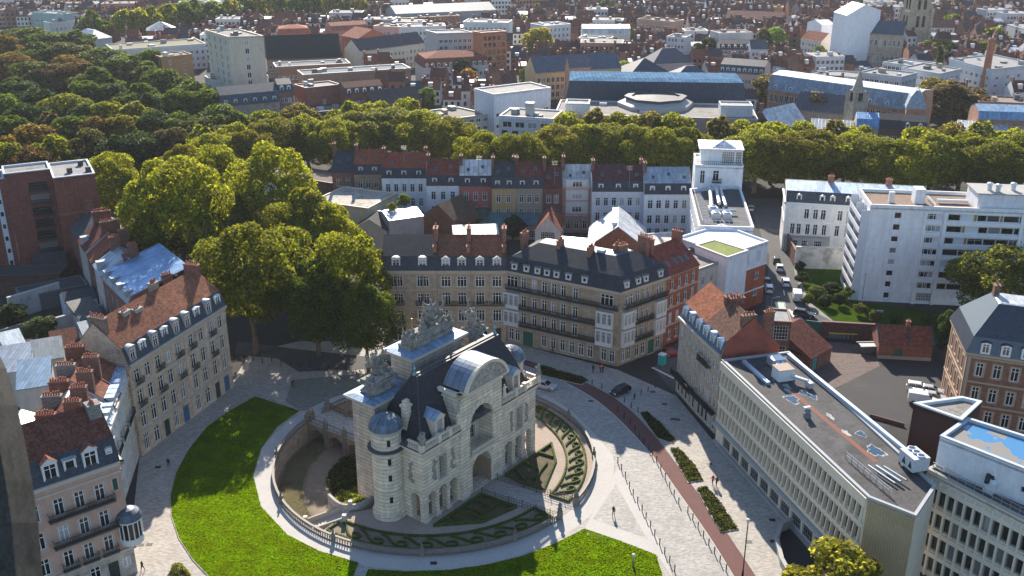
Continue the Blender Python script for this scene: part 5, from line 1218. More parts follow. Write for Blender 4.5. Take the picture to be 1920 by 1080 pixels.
for k in range(8):
    z = .9 + k * F8
    ws.append((W * .195 - 1.0, z, 1.5 if k > 1 else 1.3, 1.35, 'p')); rr = random.Random(k)
    if k > 0:
        ws += [(W * .36, z, 2.6, 1.35, 't'), (W * .405, z, 1.4, 1.35, rr.choice('pS'), (.66, .67, .7))]
        x = W * .455
        while x < W * .865:
            ww = rr.choice((2.6, 3.2, 2.0)); st = rr.choice('pcppS'); ws.append((x + ww / 2, z, ww - .06, 1.45, st, (.62, .64, .68) if st == 'S' else (.45, .45, .45))); x += ww
            if rr.random() < .16: ws.append((x + .35, z, .6, 1.45, 'S', (.35, .24, .04))); x += .7
        ws += [(W * .945, z, 2.4, 1.4, 't')]
b.face(0, zS, ws + [(W * .39, .05, 3.2, 2.6, 'x')]); b.face(1, zS); b.face(2, zS, rows(W, 10, 2, [.9 + k * F8 for k in range(8)], 1.4, 't', 1)[:60]); D = b.W(3)
b.face(3, zS, [(D * t, .3 + k * F8 + .1, 2.4, 2.1, 't') for k in range(8) for t in (.25, .7)])
for x0, x1 in ((W * .33, W * .425), (W * .45, W * .87)):
    for k in range(8): b.t.box(x0, x1, -.45, .02, k * F8 + .02 + (0 if k else .1), k * F8 + .78, 0, lambda x, y, z: b.P(0, x, z, y))
for x in (W * .325, W * .44, W * .88): b.t.box(x - .35, x + .35, -.5, .02, 0, zS - .3, 0, lambda q, y, z: b.P(0, q, z, y))
for k in range(8):
    m = MB(); T = lambda x, y, z: b.P(3, x, k * F8 + z, y); off_ = (8 - k) * .0
    m.box(.2, D - .2, -1.7, -.003, -.15, .02, 0, T); m.add([T(.2, -1.7, .02), T(D - .2, -1.7, .02), T(D - .2, -1.7, .95), T(.2, -1.7, .95), T(.2, -1.58, .02), T(D - .2, -1.58, .02), T(D - .2, -1.58, .95), T(.2, -1.58, .95)], [(0, 1, 2, 3), (7, 6, 5, 4), (3, 2, 6, 7)])
    for x in (.2, D / 2, D - .3): m.box(x, x + .12, -1.6, -.003, .02, F8 - .16, 0, T)
    m.obj('end_balcony', [TRIM], b.root, (.66, .67, .7))
b.roof_flat(zS, ROOFING, (.22, .15, .11), .7, (.78, .79, .80), .35)
b.box('stair_head', 0, W * .28, W * .34, 4, 7, zS, zS + 3.2, PLAIN, (.68, .7, .74)); b.box('plant_room', 0, W * .62, W * .95, 1.2, 9, zS, zS + 3.4, PLAIN, (.68, .7, .74)); b.box('plant_room_roof', 0, W * .61, W * .96, 1.0, 9.2, zS + 3.403, zS + 3.65, TRIM, (.35, .34, .32))
for x, y in ((W * .7, 4), (W * .74, 3), (W * .84, 4.5), (W * .9, 3)): m = MB(); c_ = b.P(0, x, zS + 3.6, y); m.lathe([(.5, 0), (.5, 1.1), (.75, 1.2), (.6, 1.6), (.02, 1.8)], 10, c_); m.obj('roof_cowl', [METAL], b.root, (.6, .62, .65))
b.box('roof_duct', 0, W * .42, W * .6, 5, 5.6, zS + .3, zS + .9, METAL, (.65, .67, .7)); b.box('roof_duct', 0, W * .38, W * .385, 1.5, 8, zS + .3, zS + .9, METAL, (.6, .65, .7)); b.box('chimney_stack', 0, W * .13, W * .16, 4, 5, zS, zS + 2.4, TRIM, (.6, .6, .6)); b.done()
# -- right: beige terrace and the long office building on one street line
def streethouse(p0, p1, label, cols, rc, z=14.6, dc=(.50, .40, .31), ext=(0, 0)):
    b = Bld('terraced_house', label, quad(p0, p1, z, 10.5, *ext), 'house', STONE, dc, group='beige houses left of the office building'); W = b.W(0)
    ws = rows(W, cols, 1.0, [4.3, 7.8, 11.2], [2.3, 2.2, 2.0], 'c', .3) + rows(W, cols, 1.3, [.3], 2.7, 'p', .3)
    b.face(0, z, ws); b.sill(0, ws); b.surround(0, ws, .16, .06); b.face(1, z); b.face(2, z, rows(W, 3, 1.1, [4, 8, 11.5], 2, 'c')); b.face(3, z, rows(b.W(3), 3, 1.0, [4.3, 7.8, 11.2], 2.1, 'c', 1))
    for zz, h, o in ((3.5, .3, .35), (13.9, .25, .2), (14.2, .42, .5)): b.band(0, zz, h, o, 0, W)
    pr = [(0, 0), (.07, 2.4), (.5, 6.0), (1, .3)]; b.roof_profile(z, pr, [SLATE, TILE, TILE], [(.10, .15, .2), rc, rc])
    for k in range(3): b.dormer(0, W * (k + .5) / 3, z + .3, 1.1, 1.9, .05, 1.8, LEAD, (.30, .46, .62), (.62, .64, .66), .35, 'c', k == 1)
    return b
b = streethouse((1275.5, 592.6), (1313, 630), 'beige stone house with orange tiled roof at the far end of the right-hand terrace', 5, (.30, .11, .06), ext=(0, 0)); W = b.W(0)
b.balcony(0, .1, W - .1, 3.8, 1.3, (.05, .05, .05)); b.chimney(W - .5, 5.5, 18.8, 2.2, .8, 2.6, 4, (.2, .1, .07)); b.done()
b = streethouse((1313.6, 630.6), (1353, 666), 'beige stone house with brown tiled roof and red gable wall next to the office building', 5, (.16, .085, .06)); W = b.W(0)
b.balcony(0, W * .1, W * .6, 11.0, .9, (.1, .1, .1)); b.balcony(0, .1, W - .1, 3.8, 1.0, (.05, .05, .05)); b.chimney(W - .5, 4.5, 18.8, 2.0, .8, 2.4, 4, (.2, .11, .08)); b.chimney(W - .5, 8.2, 18, 3, .8, 1.6, 4, (.24, .1, .07)); b.chimney(.4, 6, 18.6, 2.4, .8, 2.6, 5, (.2, .1, .07))
m = MB(); pr = [(0, 0), (.07, 2.4), (.5, 6.0), (1, .3)]; D = b.W(1); m.poly([b.P(1, D * t, 14.6 + h - .12, -.05) for t, h in [(0, -1.5)] + pr + [(1, -1.5)]][::-1]); m.obj('painted_gable', [surf('flaking_red_render', (.30, .08, .055), var=.25, stain=((.13, .045, .04), .5, .52, .7))], b.root); b.done()
# office
zO = 14.6; oa, ob = G(1353.5, 677, zO), G(1628, 935, zO); d = (ob - oa).normalized(); n = Vector((-d.y, d.x)); od = 11.9; oc = G(1717, 970, zO)
b = Bld('office_building', 'long pale concrete office building with rows of deep fins and a patched grey flat roof', [oa, ob, oc, oc + n * 6.5 - d * 5, oa + n * od], 'office building', PLAIN, (.68, .60, .475), (.3, .3, .3)); W = b.W(0); nb = 34
ws = []
for r in range(3):
    for k in range(nb): ws.append((.7 + (W - 1.4) * (k + .5) / nb, 4.85 + r * 3.1, .84, 1.8, 'o', (.16, .15, .14)))
ws += [(2.2 + (W - 3) * (k + .5) / 12, .5, 2.6, 2.7, 'x', (.2, .2, .2)) for k in range(12)]
b.face(0, zO, ws, depth=.3); w_ = b.w; b.w = MB(); b.face(1, zO); b.w.obj('end_wall', [surf('panel_cladding', (.43, .335, .2), var=.12, kind='corr')], b.root); b.w = w_; b.face(2, zO); b.face(3, zO, rows(b.W(3), 18, 1, [4.9, 8, 11.1], 1.7, 'o', 1)[:40]); b.face(4, zO)
fz = MB(); T = lambda x, y, z: b.P(0, x, z, y)
for k in range(nb + 1):
    x = .7 + (W - 1.4) * k / nb
    for r in range(3):
        z0 = 4.15 + r * 3.1; vs = [(x - .11, -.02, z0), (x + .11, -.02, z0), (x + .11, -.36, z0 + .55), (x - .11, -.36, z0 + .55), (x - .11, -.02, z0 + 2.85), (x + .11, -.02, z0 + 2.85), (x + .11, -.16, z0 + 2.85), (x - .11, -.16, z0 + 2.85)]
        fz.add([T(*v) for v in vs], [(0, 3, 2, 1), (4, 5, 6, 7), (0, 4, 7, 3), (1, 2, 6, 5), (3, 7, 6, 2)])
for r in range(3): fz.box(.1, W - .1, -.22, -.003, 4.0 + r * 3.1, 4.6 + r * 3.1, 0, T)
fz.box(.1, W - .1, -.3, -.003, 13.2, zO, 0, T); fz.obj('concrete_fins', [TRIM], b.root, (.70, .62, .495))
b.box('base_plinth', 0, .1, W - .1, -.5, -.003, 0, .45, TRIM, (.36, .35, .33)); b.box('canopy', 0, .1, W - .1, -.9, -.003, 3.5, 3.75, TRIM, (.45, .43, .38))
b.roof_flat(zO, surf('patched_felt', (.085, .082, .085), var=.4, scale=.25, fine=.35, rough=.8, spec=.15, stain=((.04, .038, .038), .2, .5, .8)), (.2, .2, .2), .3, (.36, .38, .40), .35)
RO = lambda x, y, z=0: Vector(b.P(0, x, zO + z, y))
ob_ = b
def patch(name, pts, mat, z=.006): 
    m = MB(); m.poly([tuple(RO(x, y, z)) for x, y in pts][::1]); return m.obj(name, [mat], b.root)
PUD = N('standing_water'); PUD.b.inputs['Base Color'].default_value = (.03, .06, .1, 1); PUD.b.inputs['Roughness'].default_value = .05; PUD.b.inputs['Specular IOR Level'].default_value = .8; PUD = PUD.m
SALT = surf('dried_salt', (.34, .34, .33), var=.6, scale=1.2, fine=.5)
def puddle(x, y, r, sx=1.5):
    rr = random.Random(int(x * 10)); pts = [(x + r * sx * cos(2 * pi * k / 40) * q, y + r * sin(2 * pi * k / 40) * q) for k in range(40) for q in [.85 + .18 * sin(3 * 2 * pi * k / 40 + x) + .1 * sin(7 * 2 * pi * k / 40 + y) + rr.uniform(-.06, .06)]]
    patch('roof_patch', pts, SALT, .012); patch('roof_puddle', [(x + (a - x) * q, y + (c - y) * q) for a, c in pts for q in [rr.uniform(.74, .9)]], PUD, .02)
for x, y, r in ((14.5, 4.2, 1.1), (13.2, 7.0, .8), (14.6, 7.6, .7), (30.5, 7.5, 1.2), (26, 8.2, .7)): puddle(x, y, r)
for x, y in ((10.6, 5.6), (12, 5.0), (20.5, 6.8), (25.2, 6.4)): patch('roof_patch', [(x + 1.1 * cos(t * .262) * (.8 + .25 * sin(t * 1.1 + x)), y + .5 * sin(t * .262) * (.8 + .3 * sin(t * .9))) for t in range(24)], SALT, .014)
patch('roof_strip', [(10, 5.0), (33, 5.6), (33, 6.3), (10, 5.8)], flat('red_felt', (.20, .075, .05), .9), .010)
b.box('roof_upstand', 0, 1.5, W - 6, od - 1.3, od - .75, zO + .05, zO + .75, METAL, (.5, .6, .72)); b.done()
def roofthing(name, label, cat, x, y, z=0): p = ob_.P(0, x, zO + z, y); return thing(name, label, cat, (p[0] + ob_.o.x, p[1] + ob_.o.y, p[2] + .03), atan2(d.y, d.x))
r = roofthing('ventilation_duct', 'silver ventilation ducts joined to a white box near the far end of the office roof', 'ductwork', 6, 5.5)
m = MB(); m.box(-3.5, -1.5, 1.0, 3.2, .05, 1.3); m.bar((-1.5, 2.6, .8), (1.2, 1.2, .8), .38, 8); m.bar((-1.5, 1.8, .8), (1.0, .6, .8), .38, 8); m.obj('duct', [METAL], r, (.55, .58, .62))
m = MB(); m.box(1.0, 3.2, -.6, 1.9, .05, 1.9); m.obj('fan_box', [TRIM], r, (.66, .67, .68)); m = MB(); m.box(.9, 3.3, -.7, 2.0, 1.9, 2.0); m.obj('fan_box_lid', [TRIM], r, (.3, .22, .17)); m = MB(); m.bar((3.2, 1.5, .9), (5.5, 3.0, .9), .3, 8); m.box(5.2, 6.4, 2.7, 3.4, .05, 1.0); m.obj('duct_outlet', [METAL], r, (.6, .66, .72))
r = roofthing('roof_vent', 'small dark and white extractor fan standing on the office roof', 'roof vent', 20, 3.4); m = MB(); m.box(-.4, .4, -.4, .4, .02, .7); m.lathe([(.3, .7), (.45, .9), (.45, 1.2), (.02, 1.35)], 10); m.obj('housing', [TRIM], r, (.2, .2, .22)); m = MB(); m.box(-.5, -.1, -.5, .5, 1.3, 1.6); m.obj('cap', [TRIM], r, (.7, .7, .7))
r = roofthing('roof_pipe', 'blue-white metal channel crossing the dark far end of the office roof', 'pipe', 1.5, 3); m = MB(); m.box(0, 8, -.3, .3, .05, .5); m.obj('channel', [METAL], r, (.45, .58, .72))
r = roofthing('cooling_unit', 'big white cooling unit with three round fans at the near end of the office roof', 'cooling unit', 35.5, 9.6); m = MB(); m.box(-1.9, 1.9, -1.5, 1.5, .5, 3.0); m.obj('casing', [TRIM], r, (.5, .54, .58)); r.scale = (.8, .8, .75)
for k in range(3):
    m = MB(); m.lathe([(.62, 3.0), (.66, 3.3), (.5, 3.32), (.48, 3.05), (.1, 3.05), (.02, 3.2)], 14, (-1.2 + k * 1.2, .2, 0)); m.obj('fan', [METAL], r, (.5, .55, .6))
for k in range(2): m = MB(); m.add([(-1.0 + k * 1.6, -1.52, 1.0), (0.0 + k * 1.6, -1.52, 1.0), (-.5 + k * 1.6, -1.52, 2.4)], [(0, 1, 2)]); m.obj('intake_grille', [IRON], r)
m = MB()
for x in (-1.7, 1.7):
    for y in (-1.3, 1.3): m.box(x - .1, x + .1, y - .1, y + .1, 0, .5)
m.obj('support_frame', [IRON], r)
r = roofthing('roof_pipework', 'bundle of silver lagged pipes behind the parapet at the near end of the office roof', 'pipework', 36, 5)
for k in range(3): m = MB(); m.bar((-2 + k * .5, -1 + k * .8, .4 + .1 * k), (2.6, -.2 + k * .8, .4 + .1 * k), .14 + .06 * (k % 2), 8); m.obj('pipe', [METAL], r, (.3, .34, .38))
m = MB(); m.bar((-5, -2.4, .9), (4.5, -2.0, 1.0), .05, 5); m.bar((-5, -2.4, .5), (4.5, -2.0, .6), .05, 5)
for k in range(8): m.bar((-5 + k * 1.3, -2.4 + k * .05, 0), (-5 + k * 1.3, -2.4 + k * .05, 1.0), .05, 5)
m.obj('handrail', [METAL], r, (.5, .5, .5))
# right wing with penthouse boxes
a, c = G(1737, 884, zO), G(1960, 1000, zO); d = (c - a).normalized(); n = Vector((-d.y, d.x))
b = Bld('office_wing', 'concrete office wing with grid of large windows at the lower right edge', [a, c, c + n * 16, a + n * 16], 'office building', PLAIN, (.64, .575, .47), (.3, .29, .27)); W = b.W(0)
ws = [(1.0 + (W - 1.2) * (k + .5) / 12, .8 + r * 3.3, 1.15, 2.2, 'p', (.3, .28, .25)) for r in range(4) for k in range(12)]
b.face(0, zO, ws, depth=.35); [b.face(i, zO) for i in (1, 2, 3)]
for k in range(13): x = 1.0 + (W - 1.2) * k / 12; b.t.box(x - .13, x + .13, -.25, .02, 0, zO - .5, 0, lambda q, y, z: b.P(0, q, z, y))
for r in range(4): b.t.box(0, W, -.22, .02, 3.1 + r * 3.3, 3.75 + r * 3.3, 0, lambda q, y, z: b.P(0, q, z, y))
b.roof_flat(zO, ROOFING, (.10, .095, .09), .5, (.38, .36, .32), .4); b.done()
m = MB(); r = thing('roof_railing', 'thin metal railing along the roof edge of the office wing', 'railing', (b.o.x, b.o.y, zO))
P0, P1 = b.P(0, .4, 1.4, .4), b.P(0, W, 1.4, .4)
for z in (.9, 1.45): m.bar(b.P(0, .4, z, .5), b.P(0, W, z, .5), .04, 5)
for k in range(14): x = .5 + (W - .6) * k / 13; m.bar(b.P(0, x, .4, .5), b.P(0, x, 1.45, .5), .04, 5)
m.obj('rail', [METAL], r, (.4, .4, .38))
def boxb(name, label, pts, z, zb, wall, wc, rm, rc, par, cat='building', ws=()):
    P = [G(*q, z) for q in pts]; b = Bld(name, label, P, cat, wall, wc, z0=0)
    for i in range(4): b.face(i, z, ws if i == 0 else (), zb=zb)
    b.roof_flat(z, rm, rc, .45, par, .45); return b
PH = N('blue_pond_roof'); tcc = PH.n('ShaderNodeTexCoord'); nz_ = PH.noise(tcc.outputs['Object'], .22, 5, .55)
fac = PH.ramp(nz_, .46, .48); PH.l(PH.mix(fac, (.20, .185, .17), (.07, .22, .42)), PH.b.inputs['Base Color']); PH.l(PH.math('SUBTRACT', .8, PH.math('MULTIPLY', fac, .7)), PH.b.inputs['Roughness']); PH = PH.m
boxb('white_plant_room', 'large white rooftop box with shallow blue water lying on its roof', [(1762, 822), (1935, 890), (1980, 840), (1812, 787)], 19.0, 14, PLAIN, (.68, .71, .74), PH, (.2, .2, .2), (.45, .5, .56), 'plant room', [(7, 15.8, .8, 1.0, 'p', (.05, .05, .05)), (11, 16.2, .8, .8, 'p', (.2, .3, .4))]).done()
boxb('maroon_clad_block', 'dark maroon clad block with pale parapet behind the white plant room', [(1713, 760), (1803, 792), (1840, 757), (1802, 748)], 19.4, 0, surf('maroon_cladding', (.05, .022, .022), var=.12, fine=.06), (.05, .022, .022), ROOFING, (.24, .22, .2), (.5, .55, .6)).done()
r = thing('roof_machine', 'white cowled machine standing on the dark roof of the office wing', 'roof machine', (*G(1868, 912, 15), 14.62), .6); m = MB(); m.box(-2, 2, -.6, .6, .1, .6); m.bar((-1.8, 0, .9), (1.8, .1, .9), .5, 10); m.lathe([(.6, .6), (.7, 1.5), (.3, 1.9)], 10, (-1.2, 0, 0)); m.obj('casing', [TRIM], r, (.62, .64, .66)); m = MB(); m.bar((-2.2, .2, 1.6), (-1.2, .6, 2.2), .3, 8); m.obj('cowl', [IRON], r)
# car ramp wall in front of the office
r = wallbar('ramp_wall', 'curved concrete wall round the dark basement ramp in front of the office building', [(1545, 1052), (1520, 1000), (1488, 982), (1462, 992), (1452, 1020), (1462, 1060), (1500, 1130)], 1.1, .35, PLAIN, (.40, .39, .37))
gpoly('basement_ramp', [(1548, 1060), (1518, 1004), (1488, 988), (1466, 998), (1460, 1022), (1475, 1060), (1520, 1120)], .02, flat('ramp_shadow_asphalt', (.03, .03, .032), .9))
# brick institute at the right edge
z = 14; a, c = G(1787, 598, z), G(1816, 659, z); e = c + Vector(((c - a).normalized().y * -1, (c - a).normalized().x)) * 22
e = c + (G(1920, 674, z) - c).normalized() * 20; n = Vector((-(e - c).normalized().y, (e - c).normalized().x)); 
b = Bld('brick_institute', 'three-storey brick building with steep slate roof at the right edge', [a, c, e, e + (a - c)], 'building', BRICK, (.24, .125, .085), WHITE, (.42, .33, .24)); W0, W1 = b.W(0), b.W(1)
w0 = rows(W0, 4, 1.1, [1.2, 5.4, 9.8], 2.4, 'c', 1); w1 = rows(W1, 7, 1.15, [1.2, 5.4, 9.8], 2.4, 'c', .8)
b.face(0, z, w0); b.face(1, z, w1); b.face(2, z); b.face(3, z)
for i, wz in ((0, w0), (1, w1)):
    b.sill(i, wz); b.surround(i, wz, .25, .05)
    for zz, h, o in ((4.4, .3, .12), (8.6, .3, .12), (13.0, .3, .15), (13.5, .48, .4)): b.band(i, zz, h, o)
    b.piers(i, [.35, (W0 if i == 0 else W1) - .35], 0, z - 1, .5, .06)
GSL = surf('glossy_slate', kind='slate', var=.3, rough=.22, spec=.9)
b.roof_inset(z, [(.5, 2.6), (4.2, 7.4), (4.4, 7.5)], [GSL, GSL, ZINC], [(.035, .042, .06), (.035, .042, .06), (.4, .42, .45)], .5)
for t in (.12, .27, .42, .57, .72, .87): b.dormer(1, W1 * t, z + .3, 1.15, 1.75, -.5, 1.4, SLATE, (.05, .055, .07), WHITE, .2, 'c')
b.chimney(6, 4.5, z + 5, 4.0, 1.2, .9, 2, (.2, .12, .09), i=0); b.done()
# yard buildings
pr = [(0, 0), (.5, 2.6), (1, 0)]
b = shed('brick_hut', 'small brick hut with two red tiled roof sections and green door in the yard', (1649, 643), (1750, 648), 3.3, 6.5, BRICK, (.26, .11, .08), pr, TILE, (.23, .075, .05), ((.38, .06, 1.6, 2.1, 'D', (.03, .13, .09)),), 'hut'); W = b.W(0)
m = MB()
for x in (0, W * .56, W): m.poly([b.P(0, x - .2, 3.35, -.3), b.P(0, x + .2, 3.35, -.3), b.P(0, x + .2, 6.15, 3.25), b.P(0, x - .2, 6.15, 3.25)]); m.poly([b.P(0, x - .2, 6.15, 3.25), b.P(0, x + .2, 6.15, 3.25), b.P(0, x + .2, 3.35, 6.8), b.P(0, x - .2, 3.35, 6.8)])
m.obj('verge_slates', [SLATE], b.root, (.09, .085, .09)); b.box('plinth', 0, 0, W, -.06, -.003, 0, .7, TRIM, (.38, .33, .26)); b.chimney(W * .57, 3.2, 5.8, .9, .7, .7, 1); b.done()
a, c = G(1520, 672, 3.2), G(1560, 649, 3.2); d = (c - a).normalized(); n = Vector((-d.y, d.x))
b = Bld('tiled_workshop', 'brick workshop with broad brown-red tiled lean roof and turquoise door in the yard', [a, c, c + n * 13, a + n * 13], 'outbuilding', BRICK, (.24, .10, .075)); W = b.W(0)
b.face(0, 3.2, [(W * .25, .06, 1.7, 2.7, 'D', (.08, .30, .28))]); [b.face(i, 3.2) for i in (1, 2, 3)]; b.roof_profile(3.2, [(0, 0), (.55, 3.6), (1, 1.2)], TILE, (.16, .06, .045)); b.done()
b = shed('glazed_annexe', 'narrow brick annexe with tall white windows behind the beige terrace', (1448, 604), (1484, 606), 11.5, 6, BRICK, (.16, .09, .07), None, ROOFING, (.3, .3, .3), ((.5, 8.0, 2.6, 2.8, 'x', (.6, .6, .6)), (.5, 4.0, 2.4, 2.8, 'x', (.6, .6, .6)))); b.done()
wallbar('yard_wall', 'dark brick yard wall behind the yellow-lidded bins', [(1537, 634), (1640, 640)], 3.6, .4, BRICK, (.11, .05, .045))
wallbar('green_fence', 'solid green metal fence panel at the corner of the yard', [(1508, 630), (1537, 634)], 3.4, .12, surf('green_sheet', (.03, .12, .09), kind='corr', var=.15), (.03, .12, .09), 'fence')
wallbar('yard_rail', 'rusty red low barrier along the edge of the tarmac yard', [(1630, 782), (1695, 800)], .5, .15, TRIM, (.14, .06, .05), 'barrier')
# -- left side: pink corner house, street terrace behind it
z = 17.2; a, c = G(10, 935, z), G(223, 863, z); d = (c - a).normalized(); n = Vector((-d.y, d.x))
b = Bld('corner_house', 'pink rendered corner house with rounded bay window, iron balconies and white dormers', [a, c, c + n * 9.5, a + n * 9.5], 'house', PLAIN, (.50, .32, .25), WHITE, (.5, .44, .38)); W = b.W(0)
cx = [W - 1.0 - k * 2.75 - 3.2 for k in range(3)]; cx = [W * .415, W * .60, W * .785]
wu = [(x, zz, 1.25, 2.4, 'c') for zz in (4.7, 8.5, 12.4) for x in cx] + [(W * .20, zz, 1.25, 2.4, 'c') for zz in (4.7, 8.5, 12.4)] + [(W * .93, 13.2, .6, 1.7, 'S', (.02, .10, .06))]
wl = [(W * .40, .1, 1.9, 3.0, 'D', (.03, .035, .035)), (W * .62, 1.0, 1.3, 2.2, 'c'), (W * .79, .1, 1.3, 2.9, 'D', (.03, .04, .04)), (W * .92, 1.4, 1.1, 1.7, 'c')]
b.face(0, z, wu, zb=4.2); b.sill(0, wu); b.surround(0, wu, .14, .04)
sw = b.W(1); sideW = rows(sw, 2, 1.2, [8.5, 12.4], 2.3, 'c', 2.4); b.face(1, z, sideW, zb=4.2); b.face(2, z); b.face(3, z)
w_ = b.w; b.w = MB(); b.face(0, 4.2, wl); b.face(1, 4.2, rows(sw, 2, 1.3, [.8], 2.6, 'c', 2)); b.w.obj('stone_ground_floor', [STONE], b.root, (.46, .40, .34)); b.w = w_
for zz, h, o in ((4.0, .35, .3), (15.6, .25, .12), (16.7, .48, .45)): b.band(0, zz, h, o); b.band(1, zz, h, o)
for zz in (8.35, 12.25): b.balcony(0, W * .3, W * .9, zz, .85, (.10, .10, .10))
for x in cx: b.balcony(0, x - 1.0, x + 1.0, 4.6, .6, (.12, .12, .12))
pr = [(0, 0), (.1, 3.0), (.55, 6.2), (1, .4)]; b.roof_profile(z, pr, [SLATE, TILE, TILE], [(.06, .068, .085), (.15, .062, .045), (.15, .062, .045)])
for x, w_d in ((W * .40, 1.5), (W * .755, 1.5)): b.dormer(0, x, z + .3, w_d, 2.4, .0, 2.6, TILE, (.24, .09, .06), (.68, .7, .72), .75, 'c')
b.dormer(0, W * .575, z + .5, 1.2, 1.8, .15, 1.2, LEAD, (.4, .42, .45), (.68, .7, .72), 0, 'p')
b.dormer(0, W * .93, z + 1.3, .5, .5, .3, .6, LEAD, (.6, .62, .64), (.68, .7, .72), .3, 'p', True)
b.chimney(W * .93, 4.2, z + 3.4, 3.2, 1.5, 1.6, 6, (.24, .22, .2)); b.chimney(W * .25, 5.4, z + 5.2, 1.8, 1.4, .8, 4)
# rounded oriel on the corner
cc = b.p[1]; m = MB(); m.lathe([(.35, 4.3), (.9, 4.7), (1.5, 5.1), (1.55, 6.0), (1.45, 6.05)], 20, (cc.x, cc.y, 0)); m.lathe([(1.45, 8.4), (1.65, 8.5), (1.65, 8.8)], 20, (cc.x, cc.y, 0))
for k in range(14): t = 2 * pi * k / 14; m.bar((cc.x + 1.48 * cos(t), cc.y + 1.48 * sin(t), 6.0), (cc.x + 1.48 * cos(t), cc.y + 1.48 * sin(t), 8.5), .09, 5)
o = m.obj('corner_oriel', [TRIM], b.root, (.62, .62, .6)); m = MB(); m.lathe([(1.38, 6.0), (1.38, 8.5)], 20, (cc.x, cc.y, 0)); m.obj('oriel_glass', [GLASS], o); m = MB(); m.lathe([(1.75, 8.75), (1.72, 9.0), (1.4, 9.6), (.8, 10.0), (.02, 10.2)], 20, (cc.x, cc.y, 0)); m.obj('oriel_dome', [LEAD], o, (.10, .12, .16)); b.done()
# terrace running back from the corner house to the tall beige row: fronts face the square
s0, s1 = Vector(b.p[2] + b.o), G(262, 853); sd_ = (s1 - s0).normalized(); sl_ = (s1 - s0).length
TER = [(.0, .19, 12.8, TILE, (.15, .055, .042), PLAIN, (.55, .5, .44), 'house with dark red tiled roof right behind the pink corner house'), (.19, .36, 13.6, TILE, (.14, .05, .04), PLAIN, (.6, .57, .52), 'house with maroon roof and blue zinc gutter, second behind the pink corner house'),
       (.36, .54, 13.8, ZINC, (.38, .42, .46), PLAIN, (.62, .6, .56), 'house with bright zinc roof and white dormer hoods in the left terrace'), (.54, .74, 14.2, TILE, (.20, .085, .06), PLAIN, (.58, .55, .5), 'house with mixed tiled roof and rooflights in the middle of the left terrace'), (.74, 1.0, 14.4, TILE, (.22, .09, .06), PLAIN, (.56, .5, .42), 'house with brown tiled roof and blue dormers next to the tall beige row')]
for k, (t0, t1, z, rm, rc, wm, wc, lab) in enumerate(TER):
    a = s0 + sd_ * sl_ * t0 + sd_ * .02; c = s0 + sd_ * sl_ * t1; n = Vector((-sd_.y, sd_.x)); dp = 10.5
    b = Bld('terraced_house', lab, [a, c, c + n * dp, a + n * dp], 'house', wm, wc, group='left terrace behind the pink house'); W = b.W(0)
    ws = rows(W, 2, 1.1, [1, 4.6, 8.0, 11], [2.4, 2.3, 2.2, 1.8], 'c'); b.face(0, z, ws); b.sill(0, ws); [b.face(i, z, rows(W, 2, 1, [4.6, 8], 2, 'c') if i == 2 else ()) for i in (1, 2, 3)]
    b.band(0, z - .5, .4, .35, 0, W); b.band(0, 3.9, .25, .15, 0, W); b.balcony(0, .6, W - .6, 8.0, .6)
    pr = [(0, 0), (.12, 1.6), (.5, 4.6 + .3 * (k % 2)), (1, .2)]; b.roof_profile(z, pr, [ZINC if k in (1, 2, 4) else rm, rm, rm], [(.4, .5, .62) if k in (1, 2, 4) else rc, rc, rc])
    for j in range(2 if k < 3 else 3): b.dormer(0, W * (j + .5) / (2 if k < 3 else 3), z + .2, .8, 1.3, .0, 2.2, LEAD, (.32, .46, .64), (.55, .58, .62), 0 if k != 4 else .2, 'p')
    b.chimney(.45, 3.4, z + 3.4, 2.4, .8, 2.2, 6, (.20, .11, .08)); b.chimney(W - .4, 6.8, z + 3.0, 2.4, .8, 2.6, 7, (.24, .22, .2) if k % 2 else (.22, .09, .06))
    if k in (2, 3):
        for x in (.3, .55): b.skylight(0, W * x, .62, pp(pr, b, z), .8, 1.1)
    b.done()
    # lower rear wing with zinc roof
    if k in (0, 1, 2, 3):
        a2 = a + n * (dp + .05); c2 = c + n * (dp + .05); z2 = z - 3.2 - .4 * (k % 2)
        b2 = Bld('rear_wing', ['tiled rear wing behind the pink corner house', 'blue zinc rear wing with chimney behind the maroon-roofed house', 'pale striped zinc rear wing behind the bright zinc-roofed house', 'green and white sheet-roofed rear wing behind the rooflit house'][k], [a2, c2, c2 + n * 8, a2 + n * 8], 'house wing', PLAIN, (.4, .37, .34)); [b2.face(i, z2) for i in range(4)]
        b2.roof_profile(z2, [(0, .6), (.45, 2.2), (1, 0)], [TILE, ZINC, ZINC, ZINC][k], [(.14, .055, .04), (.18, .29, .44), (.32, .4, .48), (.28, .35, .34)][k]); b2.chimney(1.5, 4.4, z2 + 1.4, 2.4, 1.6, .7, 6, (.2, .1, .08)); b2.done()
